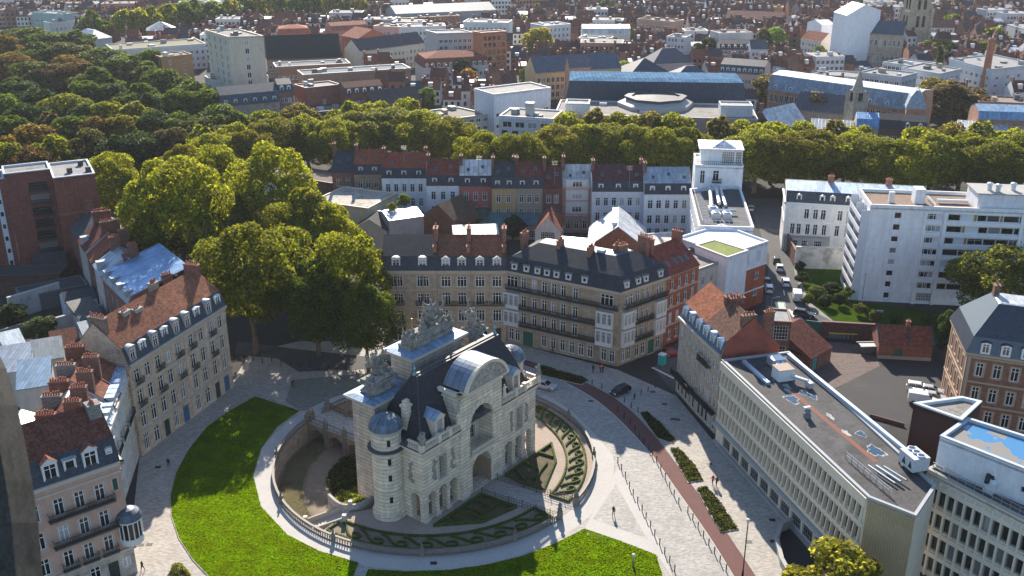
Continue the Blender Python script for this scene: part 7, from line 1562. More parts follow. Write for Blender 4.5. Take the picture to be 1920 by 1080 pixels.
m = MB(); c = G(1229, 188, 13); r = thing('octagonal_lantern', 'pale octagonal roof hall with dark glazed ring on the flat-roofed complex', 'roof hall', (c.x, c.y, 11)); m.lathe([(14, 0), (14, 1.4), (11, 2.6)], 8); m.obj('hall_wall', [TRIM], r, (.42, .4, .38)); m = MB(); m.lathe([(11, 2.6), (11, 3.4), (11.6, 3.5), (11.6, 3.7), (9, 3.8), (9, 3.2), (.02, 3.6)], 8); m.obj('glazed_ring', [SLATE], r, (.08, .09, .11))
for x0, x1, y, lab in ((1060, 1105, 196, 'white plant box at the left end of the flat-roofed complex'), (1352, 1412, 200, 'ribbed pale roof canopy at the right end of the flat-roofed complex')): fb('roof_plant', lab, [(x0, y), (x1, y + 1)], 14.5, 8, (.6, .6, .6), 0, 0, 'flat', (.6, .6, .58)).done()
# right: church under wraps, hospital, flats
fb('wrapped_church', 'tall church choir wrapped entirely in white scaffold sheeting', [(1564, 22), (1588, 29), (1652, 19)], 28, 0, (.76, .77, .80), 0, 0, 'gable', (.70, .70, .68), rm=TRIM, rh=4).done()
fb('wrapped_annexe', 'lower white sheeted part left of the wrapped choir', [(1541, 47), (1566, 46)], 18, 14, (.76, .77, .80), 0, 0, 'gable', (.72, .72, .70), rm=TRIM, rh=2).done()
fb('church_nave', 'church nave with slate roof and arched clerestory between white wraps and tower', [(1612, 62), (1694, 66)], 17, 14, (.42, .34, .26), 9, 2, 'gable', (.07, .10, .14), STONE, rm=SLATE, rh=6, w=1.4, h=3.2, fh=8, z0=3).done()
c = G(1708, 96); r = thing('church_tower', 'tall stone church tower with arched belfry openings at the top right', 'church tower', (c.x, c.y, 0), .1); m = MB(); T8 = [(-6, -6), (6, -6), (6, 6), (-6, 6)]
m.prism(T8, 0, 22); m.prism([(x * .9, y * .9) for x, y in T8], 22, 30); m.lathe([(4.9, 30), (4.5, 37), (3.2, 37.3), (.3, 52)], 8, m=0)
for x, y in T8: m.box(x - .8, x + .8, y - .8, y + .8, 0, 24)
for z in (12, 22, 30, 38): m.prism([(x * 1.06, y * 1.06) for x, y in T8] if z < 31 else [(5 * cos(pi * k / 4), 5 * sin(pi * k / 4)) for k in range(8)], z - .3, z + .3)
m.obj('tower_wall', [STONE], r, (.42, .36, .27))
for z, h in ((14, 6), (23.5, 5)):
    for k in range(4):
        for dx in (-1.7, 1.7): m = MB(); rt = Matrix.Rotation(k * pi / 2, 3, 'Z'); T = lambda x, y, zz: tuple(rt @ Vector((x, y, zz))); m.box(dx - .8, dx + .8, -6.08 if z < 20 else -5.48, -5.9 if z < 20 else -5.2, z, z + h, 0, T); m.obj('belfry_opening', [DARKGLASS], r)
fb('pink_flats', 'pale pinkish block of flats with stepped chimneys left of the wrapped church', [(1349, 64), (1411, 62)], 16, 12, (.58, .52, .49), 7, 4, 'flat', (.4, .35, .3)).done()
fb('pink_mansion', 'pink curved-looking mansion with dark slate mansard and white dormers', [(1349, 134), (1432, 140)], 12, 14, (.62, .42, .38), 12, 3, 'mans', (.07, .08, .1), nd=8, rh=5).done()
fb('terraced_house', 'white house with blue shutters in front of the pink flats', [(1408, 92), (1440, 92)], 11, 10, (.66, .68, .7), 4, 3, 'gable', (.1, .1, .12), rm=SLATE).done()
fb('terraced_house', 'dark slate-roofed house row left of the white house with blue shutters', [(1350, 92), (1407, 92)], 10, 10, (.4, .36, .33), 8, 3, 'mans', (.07, .06, .07), nd=5).done()
fb('hospital', 'very long brick hospital with arched windows under a pale zinc mansard', [(1440, 166), (1712, 207)], 11, 16, (.42, .24, .16), 26, 2, 'hosp', (.20, .27, .35), STONE, rh=5.5, nd=9, w=1.7, h=3.2, fh=5).done()
fb('hospital_pavilion', 'brick corner pavilion at the right end of the long hospital', [(1700, 203), (1735, 205)], 13, 12, (.42, .22, .14), 3, 2, 'mhip', (.3, .36, .42), BRICK, rm=SLATE, rh=6, w=1.5, h=3, fh=6).done()
for pts, z, lab in (([(1610, 137), (1690, 146), (1720, 138)], 14, 'grey modern flats with flat roof behind the hospital, nearest the spire'), ([(1690, 128), (1762, 140), (1802, 131)], 14, 'grey modern flats with flat roof behind the hospital, beside the cypresses'), ([(1780, 112), (1860, 132), (1945, 122)], 15, 'large pale grey flats at the right edge behind the brick chimney'), ([(1655, 118), (1720, 126), (1755, 119)], 10, 'low white flats in front of the church tower'), ([(1520, 140), (1600, 146), (1640, 139)], 9, 'low slate-grey flats left of the chapel spire')):
    fb('modern_flats', lab, pts, z, 0, (.50, .52, .55) if z > 10 else (.6, .6, .6), 8, 4 if z > 10 else 3, 'flat', (.4, .4, .4), cols1=4, w=1.7, h=1.6).done()
c = G(1839, 195); r = thing('factory_chimney', 'tall tapering round brick factory chimney at the right', 'chimney', (c.x, c.y, 0)); m = MB(); m.lathe([(2.0, 0), (1.9, 3), (1.25, 26), (1.5, 26.3), (1.5, 27.3), (1.2, 27.5), (.9, 27.5)], 16); m.obj('shaft', [BRICK], r, (.42, .17, .10)); m = MB(); [m.lathe([(1.8 - .025 * z, z), (1.85 - .025 * z, z + .2), (1.8 - .025 * z, z + .4)], 16) for z in (6, 12, 18)]; m.obj('iron_bands', [IRON], r)
c = G(1597, 262); r = thing('chapel_spire', 'ornate pale stone chapel spire rising in front of the long hospital', 'spire', (c.x, c.y, 0), .2); m = MB(); q4 = [(-2.6, -2.6), (2.6, -2.6), (2.6, 2.6), (-2.6, 2.6)]; m.prism(q4, 0, 14); m.prism([(x * .85, y * .85) for x, y in q4], 14, 18); m.lathe([(2.3, 18), (1.4, 20.5), (.1, 26)], 8)
for x, y in q4: m.bar((x, y, 0), (x, y, 16), .45, 6); m.bar((x, y, 16), (x, y, 19.5), .4, 6, 0, .05)
m.box(-3, 3, -3, 3, 13.6, 14.1); m.obj('spire_stone', [STONE], r, (.36, .32, .26))
for k in range(4): m = MB(); rt = Matrix.Rotation(k * pi / 2, 3, 'Z'); T = lambda x, y, zz: tuple(rt @ Vector((x, y, zz))); m.box(-.8, .8, -2.27, -2.1, 14.5, 17.4, 0, T); m.obj('lancet_opening', [DARKGLASS], r)
fb('chapel', 'slate-roofed chapel body left of the spire', [(1490, 205), (1585, 215)], 8, 11, (.3, .26, .22), 7, 1, 'gable', (.08, .09, .12), STONE, rm=SLATE, rh=6, h=3.5).done()
b = fb('stepped_gable_house', 'house with stepped brick gable and white metal roof behind the boulevard', [(1450, 243), (1512, 228)], 7, 12, (.2, .12, .1), 3, 2, 'gable', (.62, .62, .62), BRICK, rm=LEAD, rh=6); b.chimney(.4, 6, 12, 3, 1, 1, 2); b.done()
fb('white_house', 'low white house with pale roof right of the stepped gable house', [(1520, 240), (1600, 245)], 7, 10, (.6, .58, .55), 6, 2, 'gable', (.6, .6, .58), rm=LEAD, rh=2.5).done()
fb('terraced_house', 'house with bright blue metal roof in the street behind the boulevard', [(1606, 236), (1648, 238)], 9, 9, (.4, .36, .34), 4, 2, 'mans', (.14, .30, .52), rm=ZINC, rh=4).done()
fb('terraced_house', 'dark brick house with slate roof right of the blue-roofed house', [(1648, 238), (1688, 240)], 9, 9, (.17, .09, .08), 4, 2, 'mans', (.05, .05, .06), BRICK, rh=4).done()
fb('terraced_house', 'dark brick house with white-framed windows at the end of the street behind the boulevard', [(1689, 241), (1737, 244)], 9, 9, (.18, .10, .085), 5, 2, 'mans', (.06, .06, .07), BRICK, rh=4, nd=2).done()
fb('white_workshop', 'low white workshop with pale metal roofs at the right behind the boulevard', [(1795, 245), (1890, 252)], 6, 14, (.55, .55, .55), 4, 1, 'gable', (.55, .57, .6), rm=LEAD, rh=2.5).done()
fb('brick_station', 'brick building with blue roof and arched windows at the right edge', [(1835, 222), (1960, 226)], 10, 13, (.36, .2, .14), 10, 2, 'mans', (.2, .34, .5), BRICK, rm=ZINC, rh=4, w=1.5, h=2.6, fh=4).done()
fb('brick_warehouse', 'long brick warehouse with flat roof at the right edge', [(1835, 192), (1975, 198)], 11, 13, (.34, .17, .11), 14, 2, 'flat', (.32, .28, .25), BRICK, w=1.5, h=2.4, fh=4).done()
FARB = [('market_hall', 'long hall with gleaming curved metal roof at the top centre', [(742, 26), (930, 18)], 11, 26, (.3, .3, .33), 12, 2, 'gable', (.13, .17, .22), SLATE), ('brick_factory', 'orange brick factory range in front of the gleaming hall', [(742, 36), (862, 30)], 9, 12, (.36, .16, .1), 14, 2, 'flat', (.3, .2, .16), None),
 ('white_flats', 'white block of flats left of the grey slab far behind', [(748, 52), (836, 50)], 15, 14, (.62, .62, .62), 12, 4, 'flat', (.5, .5, .5), None), ('white_flats', 'stepped white flats behind the brick flats', [(868, 42), (952, 44)], 15, 14, (.66, .65, .63), 10, 4, 'flat', (.5, .5, .5), None), ('pinkish_flats', 'pinkish flats with green roof left of the white flats', [(700, 50), (748, 52)], 15, 12, (.55, .4, .36), 6, 4, 'flat', (.3, .34, .26), None),
 ('white_flats', 'white cubic flats right of the bright yellow tree', [(1020, 50), (1070, 46)], 14, 14, (.64, .64, .63), 6, 4, 'flat', (.5, .5, .5), None), ('white_mansard', 'long white building with curved pale mansard near the centre top', [(1092, 62), (1182, 62)], 11, 14, (.62, .6, .56), 12, 2, 'mans', (.55, .55, .55), LEAD), ('white_row', 'white terrace in front of the curved pale mansard', [(1085, 72), (1145, 74)], 10, 10, (.62, .62, .6), 8, 3, 'flat', (.45, .45, .45), None),
 ('grey_flats', 'pale grey flats right of the long white building', [(1250, 70), (1285, 72)], 16, 12, (.5, .5, .52), 5, 5, 'flat', (.4, .4, .4), None), ('orange_brick_flats', 'orange and pale brick flats behind the slate-roofed wing at the top', [(1195, 36), (1262, 42)], 12, 12, (.45, .28, .2), 10, 3, 'flat', (.35, .3, .28), None), ('orange_block', 'bright orange flat block on the skyline of roofs left of the wrapped church', [(1434, 14), (1468, 15)], 9, 12, (.6, .3, .08), 5, 2, 'flat', (.4, .35, .3), None),
 ('brick_depot', 'wide plain brick depot wall left of the wrapped church', [(1360, 34), (1468, 38)], 9, 20, (.24, .11, .08), 0, 0, 'gable', (.2, .1, .08), TILE), ('glass_offices', 'teal glass office building at the top left corner', [(60, 24), (118, 28)], 13, 12, (.35, .45, .45), 10, 3, 'flat', (.3, .35, .35), None), ('white_row', 'low white building in front of the teal glass offices', [(92, 44), (142, 40)], 9, 10, (.6, .6, .58), 6, 2, 'flat', (.5, .5, .5), None),
 ('orange_mansion', 'orange-red house with stepped gables right of the hotel', [(520, 64), (582, 62)], 12, 14, (.5, .18, .1), 8, 3, 'mhip', (.4, .14, .08), TILE), ('orange_mansion', 'salmon brick house with pale trim far right of the hotel', [(622, 58), (690, 54)], 12, 14, (.5, .24, .17), 8, 3, 'mans', (.3, .13, .09), TILE), ('red_arched_hall', 'red brick hall with arched pale roof left of the hotel tower', [(275, 58), (328, 56)], 10, 14, (.26, .09, .07), 6, 2, 'hip', (.5, .5, .5), ZINC), ('glass_villa', 'blue-grey glazed building with pale roof behind the park', [(136, 68), (170, 74)], 11, 12, (.35, .38, .42), 4, 3, 'hip', (.5, .52, .55), ZINC),
 ('white_terrace', 'pale cream terrace left of the wrapped church', [(1502, 72), (1540, 78)], 11, 10, (.62, .55, .48), 6, 3, 'gable', (.3, .12, .08), TILE), ('white_terrace', 'white terrace with many windows beyond the wrapped church at right', [(1728, 52), (1790, 52)], 10, 10, (.6, .6, .6), 10, 3, 'gable', (.2, .1, .08), TILE)]
for nm, lab, pts, z, dp, wc, c_, fl, rf_, rc, rm in FARB: fb(nm, lab, pts, z, dp, wc, c_, fl, rf_, rc, rm=rm).done()
# ---- ordinary town houses
OCC = []
for o in list(bpy.data.objects):
    if o.parent is None and o.get('category') and o.location.y > 250:
        r_ = 4.0; 
        for ch in o.children:
            if ch.type == 'MESH' and ch.name.split('.')[0] == 'wall':
                xs = [v.co.x for v in ch.data.vertices]; ys = [v.co.y for v in ch.data.vertices]
                if xs: OCC.append((o.location.x + min(xs) - 3, o.location.x + max(xs) + 3, o.location.y + min(ys) - 3, o.location.y + max(ys) + 3))
        if 'tree' in o.name: e_ = 9 if o.get('group') == 'line of far trees at the top left' else 4; OCC.append((o.location.x - e_, o.location.x + e_, o.location.y - e_ * 3, o.location.y + e_))
hp = random.Random(42)
RCOL = [(.17, .07, .05), (.13, .055, .045), (.21, .075, .05), (.10, .05, .045), (.07, .055, .06), (.06, .065, .08), (.26, .09, .055), (.15, .075, .06), (.40, .42, .45), (.55, .55, .55)]
WCOL = [(.22, .10, .075), (.30, .15, .11), (.45, .40, .36), (.62, .60, .57), (.36, .30, .26), (.26, .12, .09), (.66, .66, .66)]
RN = ['dark red', 'maroon', 'red', 'brown', 'charcoal', 'slate grey', 'orange-red', 'russet', 'pale zinc', 'white metal']; WNM = ['brick', 'orange brick', 'beige', 'cream', 'taupe', 'dark brick', 'white']
PRO = []
for k in range(26):
    ri, wi = k % 10, hp.choice((0, 0, 1, 2, 3, 3, 4, 5, 6)); W_, D_, Hh = hp.uniform(5.5, 8), hp.uniform(8.5, 11), hp.choice((6.5, 7.5, 9, 10)); rh = hp.uniform(2.6, 4.2) if ri < 8 else 1.2
    m = MB(); m.box(0, W_, 0, D_, 0, Hh, 0); e = .3
    m.add([(-.05, -e, Hh - .15), (W_ + .05, -e, Hh - .15), (W_ + .05, D_ / 2, Hh + rh), (-.05, D_ / 2, Hh + rh), (W_ + .05, D_ + e, Hh - .15), (-.05, D_ + e, Hh - .15)], [(0, 1, 2, 3), (3, 2, 4, 5)], 1)
    m.add([(0, 0, Hh), (0, D_, Hh), (0, D_ / 2, Hh + rh - .1)], [(0, 2, 1)], 0); m.add([(W_, 0, Hh), (W_, D_, Hh), (W_, D_ / 2, Hh + rh - .1)], [(0, 1, 2)], 0)
    nc = 2 if W_ < 7 else 3
    for f in range(int(Hh / 3)):
        for c_ in range(nc):
            x = W_ * (c_ + .5) / nc; z = .9 + f * 3.0
            for y0, y1 in ((-.05, .02), (D_ - .02, D_ + .05)): m.box(x - .55, x + .55, y0, y1, z, z + 1.7, 2); m.box(x - .65, x + .65, y0 * 1.2 if y0 < 0 else y0, y1 if y0 < 0 else y1 + .02, z - .12, z, 3)
    for x in (.4, W_ - .4)[:1 + k % 2]: m.box(x - .35, x + .35, D_ * .35, D_ * .6, Hh, Hh + rh + 1.4, 4)
    if k % 3 == 0: m.box(W_ * .3, W_ * .55, D_ * .12, D_ * .3, Hh + rh * .2, Hh + rh * .75, 3)
    if k % 4 == 1: m.box(W_ * .5, W_ * .95, D_, D_ + 3.5, 0, 3.4, 0)
    RM = (TILE if ri not in (4, 5) else SLATE) if ri < 8 else LEAD
    mats = [solidc(BRICK if wi in (0, 1, 5) else PLAIN, WCOL[wi]), solidc(RM, RCOL[ri]), DARKGLASS, solidc(TRIM, (.6, .6, .6)), solidc(BRICK, (.2, .1, .08))]
    PRO.append((m, m.mesh('town_house', mats), W_, D_, f'{RN[ri]} roofed {WNM[wi]} house', mats))
for k in range(12):                     # bigger flat-roofed blocks scattered among the houses
    W_, D_, Hh = hp.uniform(11, 22), hp.uniform(10, 14), hp.choice((8, 10.5, 13)); c_ = hp.choice(((.64, .64, .62), (.66, .65, .6), (.5, .5, .52), (.42, .42, .44), (.58, .5, .4), (.4, .2, .14))); m = MB(); m.box(0, W_, 0, D_, 0, Hh, 0); m.box(-.1, W_ + .1, -.1, D_ + .1, Hh, Hh + .4, 3); m.box(.4, W_ - .4, .4, D_ - .4, Hh + .4, Hh + .42, 1)
    for f in range(int(Hh / 3)):
        n_c = int(W_ / 2.2)
        for q in range(n_c): x = W_ * (q + .5) / n_c; m.box(x - .7, x + .7, -.06, .02, 1 + f * 3, 2.5 + f * 3, 2)
    for q in range(4): x, y = hp.uniform(1, W_ - 3), hp.uniform(1, D_ - 3); m.box(x, x + hp.uniform(.8, 2.5), y, y + 1.5, Hh + .42, Hh + hp.uniform(1, 2.6), hp.choice((0, 3, 4)))
    mats = [solidc(PLAIN, c_), solidc(ROOFING, hp.choice(((.22, .22, .22), (.14, .14, .14), (.3, .28, .26)))), DARKGLASS, solidc(TRIM, tuple(q * .9 for q in c_)), solidc(TRIM, (.3, .3, .32))]
    PRO.append((m, m.mesh('town_block', mats), W_, D_, {(.64, .64, .62): 'white', (.66, .65, .6): 'cream', (.5, .5, .52): 'pale grey', (.42, .42, .44): 'grey', (.58, .5, .4): 'beige', (.4, .2, .14): 'brick'}[c_] + ' flat-roofed block', mats))
def pixel(x, y, z=0):
    dep = y * CP + (CAMH - z) * SP; up = y * SP - (CAMH - z) * CP; return 960 + FPX * x / dep, 540 - FPX * up / dep
PARKP = [(-400, 40), (60, 40), (135, 62), (215, 100), (330, 118), (392, 155), (425, 205), (505, 225), (530, 340), (-400, 340)]
def inpoly(x, y, P):
    c = False
    for i in range(len(P)):
        (ax, ay), (bx, by) = P[i], P[i - 1]
        if (ay > y) != (by > y) and x < (bx - ax) * (y - ay) / (by - ay) + ax: c = not c
    return c
SPOTS = []
yy = 352.0; rown = 0
while yy < 1500:
    half = yy * .545 + 25; x = -half; ang = hp.choice((-.18, -.08, 0, .1, .2)); rown += 1; blk = 0
    while x < half:
        if blk <= 0: blk = hp.randint(5, 14); x += hp.uniform(3, 9); ang = hp.uniform(-.35, .35); oy = hp.uniform(-3, 3); slope = 0; bx = x
        k = hp.randrange(26) if hp.random() < .95 else 26 + hp.randrange(12); W_, D_ = PRO[k][2], PRO[k][3]; px, py = pixel(x, yy, 5)
        X, Y = x, yy + oy + (x - bx) * math.tan(ang) * .6
        ok = py < 228 and not inpoly(px, py, PARKP) and not any(a < X + W_ and X < b_ and c < Y + D_ and Y < d_ for a, b_, c, d_ in OCC)
        if ok and hp.random() < .95: SPOTS.append((X, Y, ang * .6 + (pi if hp.random() < .0 else 0), k, rown))
        x += W_ * cos(ang * .6) + .05; blk -= 1
    yy += hp.choice((14, 16, 20)) * (1 + max(0, yy - 700) / 2500)
cnt = {}; used = 0; farm = {}
for X, Y, a, k, rw in sorted(SPOTS, key=lambda q: q[1]):
    m, me, W_, D_, lab, mats = PRO[k]; px, py = pixel(X, Y, 6)
    if used < 290 and -10 < px < 1930 and py > -5:
        cnt[rw] = cnt.get(rw, 0) + 1; used += 1
        side = 'left' if px < 640 else ('centre' if px < 1280 else 'right')
        o = link('town_house' if k < 26 else 'town_block', me, None, None, (X, Y, 0), a); tag(o, f'{lab}, {ordn(cnt[rw])} from left in town row {rw} behind the boulevard', 'house', 'small town houses beyond the boulevard')
    else:
        ca, sa = cos(a), sin(a)
        q = farm.setdefault(0, MB()); base = len(q.v)
        off_ = k * 5
        q.v.extend([(X + x * ca - y * sa, Y + x * sa + y * ca, z) for x, y, z in m.v]); q.f.extend([tuple(base + i for i in f) for f in m.f]); q.m.extend([off_ + i for i in m.m])
allm = [mm for P_ in PRO for mm in P_[5]]
if farm: tag(farm[0].obj('far_town_houses', allm), 'dense mass of far town houses with red and grey roofs reaching the top edge', 'houses', kind='stuff')
# scattered far trees in the town
fr_ = random.Random(5); nft = 0
while nft < 46:
    y = fr_.uniform(480, 1250); x = fr_.uniform(-.5, .5) * y; px, py = pixel(x, y, 8)
    if inpoly(px, py, PARKP) or any(a < x < b_ and c < y < d_ for a, b_, c, d_ in OCC): continue
    nft += 1; tree('far', px, py, fr_.uniform(9, 15) * 500 / y + 3, fr_.choice((GRN, OLV, YEL, DRK, (.2, .17, .02))), f'small tree among far roofs, {ordn(nft)} nearest of the scattered ones', 'far_tree', group='scattered trees among far roofs', zc=7)
# ---------------------------------------------------------------- cars, people, street furniture
TYRE = flat('tyre', (.02, .02, .022), .8); PAINT = surf('car_paint', var=.03, fine=.02, rough=.25, spec=.6)
LAMPW = flat('headlamp', (.7, .7, .7), .15, 0, .8); LAMPR = flat('tail_lamp', (.35, .02, .02), .25)
def loft(m, secs, mi=0):
    n = len(secs[0]); o = []
    for s in secs: o += s
    f = [(i * n + j, i * n + (j + 1) % n, (i + 1) * n + (j + 1) % n, (i + 1) * n + j) for i in range(len(secs) - 1) for j in range(n)]
    m.add(o, f + [tuple(reversed(range(n))), tuple(range((len(secs) - 1) * n, len(secs) * n))], mi)
CARS = {}
def carproto(kind):
    if kind in CARS: return CARS[kind]
    L, Wd, st, cab = {'hatch': (4.1, 1.76, [(-2.05, .5, .82), (-1.95, .28, .98), (-1.3, .22, 1.0), (.75, .22, .98), (1.75, .24, .82), (2.0, .3, .68), (2.05, .42, .6)], [(-1.95, .95, 1.0), (-1.5, 1.46, 1.5), (.1, 1.46, 1.5), (.95, .95, 1.0)]),
        'suv': (4.6, 1.86, [(-2.3, .55, .9), (-2.2, .32, 1.1), (-1.4, .28, 1.12), (.8, .28, 1.1), (1.95, .3, .98), (2.25, .36, .8), (2.3, .5, .7)], [(-2.2, 1.08, 1.1), (-1.9, 1.66, 1.7), (.1, 1.66, 1.7), (1.0, 1.08, 1.1)]),
        'van': (5.0, 1.95, [(-2.5, .5, 2.1), (-2.45, .35, 2.15), (.6, .35, 2.15), (1.45, .35, 1.2), (2.35, .38, 1.0), (2.5, .5, .8)], [(.45, 1.2, 1.25), (.5, 1.95, 2.1), (.7, 1.95, 2.1), (1.5, 1.15, 1.2)])}[kind]
    b = MB(); secs = []
    for x, zb, zt in st:
        h = Wd / 2 * (1 if abs(x) < L / 2 - .3 else .9); secs.append([(x, -h, zb + .1), (x, -h * .93, zb), (x, h * .93, zb), (x, h, zb + .1), (x, h, (zb + zt) / 2 + .05), (x, h * .94, zt - .04), (x, h * .85, zt), (x, -h * .85, zt), (x, -h * .94, zt - .04), (x, -h, (zb + zt) / 2 + .05)])
    loft(b, secs); g = MB(); r = MB()
    cs = []
    for x, z0, z1 in cab:
        lo = .95 if z1 < 1.3 and kind != 'van' else z1 - .55
        h = Wd / 2 * (.93 if z1 < cab[1][2] - .1 else .76); cs.append((x, z1, h))
    base = cab[0][2]; ht = cab[1][2]
    xa, xb, xc, xd = [c[0] for c in cab]; h0, h1 = Wd / 2 * .92, Wd / 2 * .74
    if kind == 'van': base = 1.2
    vs = [(xa, -h0, base - .03), (xd, -h0, base - .05), (xd, h0, base - .05), (xa, h0, base - .03), (xb, -h1, ht - .06), (xc, -h1, ht - .06), (xc, h1, ht - .06), (xb, h1, ht - .06)]
    g.add(vs, [(0, 1, 5, 4), (1, 2, 6, 5), (2, 3, 7, 6), (3, 0, 4, 7)])
    r.add([(xb - .06, -h1 - .02, ht - .07), (xc + .1, -h1 - .02, ht - .07), (xc + .1, h1 + .02, ht - .07), (xb - .06, h1 + .02, ht - .07), (xb + .1, -h1 + .12, ht), (xc - .05, -h1 + .12, ht), (xc - .05, h1 - .12, ht), (xb + .1, h1 - .12, ht)], [(0, 1, 5, 4), (1, 2, 6, 5), (2, 3, 7, 6), (3, 0, 4, 7), (4, 5, 6, 7)])
    for sy in (-1, 1):
        for (x0, z0), (x1, z1) in (((xa, base), (xb, ht - .05)), ((xd, base), (xc, ht - .05)), (((xa + xd) / 2 - .1, base), ((xb + xc) / 2, ht - .05))): r.bar((x0, sy * h0, z0), (x1, sy * h1, z1), .05, 4)
    hl, tl = MB(), MB()
    for sy in (-1, 1): hl.box(L / 2 - .22, L / 2 - .02, sy * .62 - .2, sy * .62 + .2, .62 if kind != 'suv' else .75, .76 if kind != 'suv' else .92); tl.box(-L / 2 - .02, -L / 2 + .1, sy * .66 - .14, sy * .66 + .14, .72 if kind != 'suv' else .85, .95 if kind != 'suv' else 1.12)
    wt, wr = MB(), MB(); R = .32 if kind == 'hatch' else .37
    wt.lathe([(R * .6, -.11), (R, -.1), (R, .1), (R * .6, .11)], 16); wt.v = [(x, z, y) for x, y, z in wt.v]; wt.f = [tuple(reversed(f)) for f in wt.f]
    wr.lathe([(.02, -.115), (R * .62, -.118), (R * .62, .118), (.02, .115)], 12); wr.v = [(x, z, y) for x, y, z in wr.v]; wr.f = [tuple(reversed(f)) for f in wr.f]
    CARS[kind] = dict(body=b.mesh('body', [PAINT], False), glass=g.mesh('windows', [DARKGLASS]), roof=r.mesh('roof_panel', [PAINT]), hl=hl.mesh('headlights', [LAMPW]), tl=tl.mesh('tail_lights', [LAMPR]), tyre=wt.mesh('wheel', [TYRE]), rim=wr.mesh('rim', [METAL]), L=L, W=Wd, R=R); return CARS[kind]
def car(px, py, hd, kind, col, label, cat='car'):
    c = carproto(kind); p = G(px, py, .5); r = thing('parked_' + ('van' if kind == 'van' else 'car'), label, cat, (p.x, p.y, .025), hd)
    link('body', c['body'], r, col); link('windows', c['glass'], r); link('roof_panel', c['roof'], r, col); link('headlights', c['hl'], r); link('tail_lights', c['tl'], r)
    for x in (-.31, .31):
        for y in (-1, 1): w_ = link('wheel', c['tyre'], r, None, (x * c['L'], y * (c['W'] / 2 - .1), c['R'])); link('rim', c['rim'], w_, (.45, .45, .46))
    return r
def dirof(x0, y0, x1, y1): v = G(x1, y1) - G(x0, y0); return atan2(v.y, v.x)
sd1 = dirof(1500, 640, 1462, 430)
SIL, WH, BK, DK = (.42, .43, .45), (.72, .73, .74), (.012, .012, .014), (.04, .045, .055)
car(1022, 723, dirof(1000, 716, 1045, 728), 'hatch', SIL, 'silver hatchback driving on the cobbles behind the gate')
car(1163, 733, dirof(1183, 726, 1143, 742), 'hatch', BK, 'black hatchback standing by the red cycle path')
for x, y, hd, k, c, lab in [(1462, 502, sd1, 'hatch', WH, 'white car on the side street behind the dark one'), (1456, 488, sd1, 'hatch', DK, 'dark car at the top of the lined-up cars on the side street'), (1473, 530, sd1, 'suv', WH, 'white car in the lane just ahead of the white van'), (1442, 542, sd1, 'suv', WH, 'white car parked at the left kerb beside the brick corner block'), (1438, 527, sd1, 'hatch', DK, 'dark car at the left kerb half hidden by the brick corner block'), (1448, 584, sd1, 'hatch', BK, 'black car parked beside the pale green bay'), (1508, 590, dirof(1490, 588, 1528, 594), 'suv', DK, 'dark sport utility car turning at the garden corner'), (1408, 391, sd1, 'hatch', (.3, .3, .32), 'grey car in the deep shade under the boulevard trees'), (1261, 661, .3, 'hatch', (.35, .03, .04), 'red car half hidden beside the turquoise cabin')]: car(x, y, hd, k, c, lab)
car(1494, 556, sd1, 'van', WH, 'white delivery van at the right kerb of the side street', 'van')
yd = dirof(1700, 727, 1755, 735)
for x, y, k, c, lab in [(1724, 729, 'suv', WH, 'white car parked in the yard, farthest from the office'), (1728, 741, 'hatch', WH, 'white car parked in the yard, middle one'), (1730, 752, 'van', WH, 'white van parked in the yard, nearest the maroon block'), (1747, 733, 'hatch', SIL, 'silver car behind the farthest white car in the yard'), (1752, 745, 'hatch', SIL, 'silver car behind the middle white car in the yard')]: car(x, y, yd, k, c, lab)
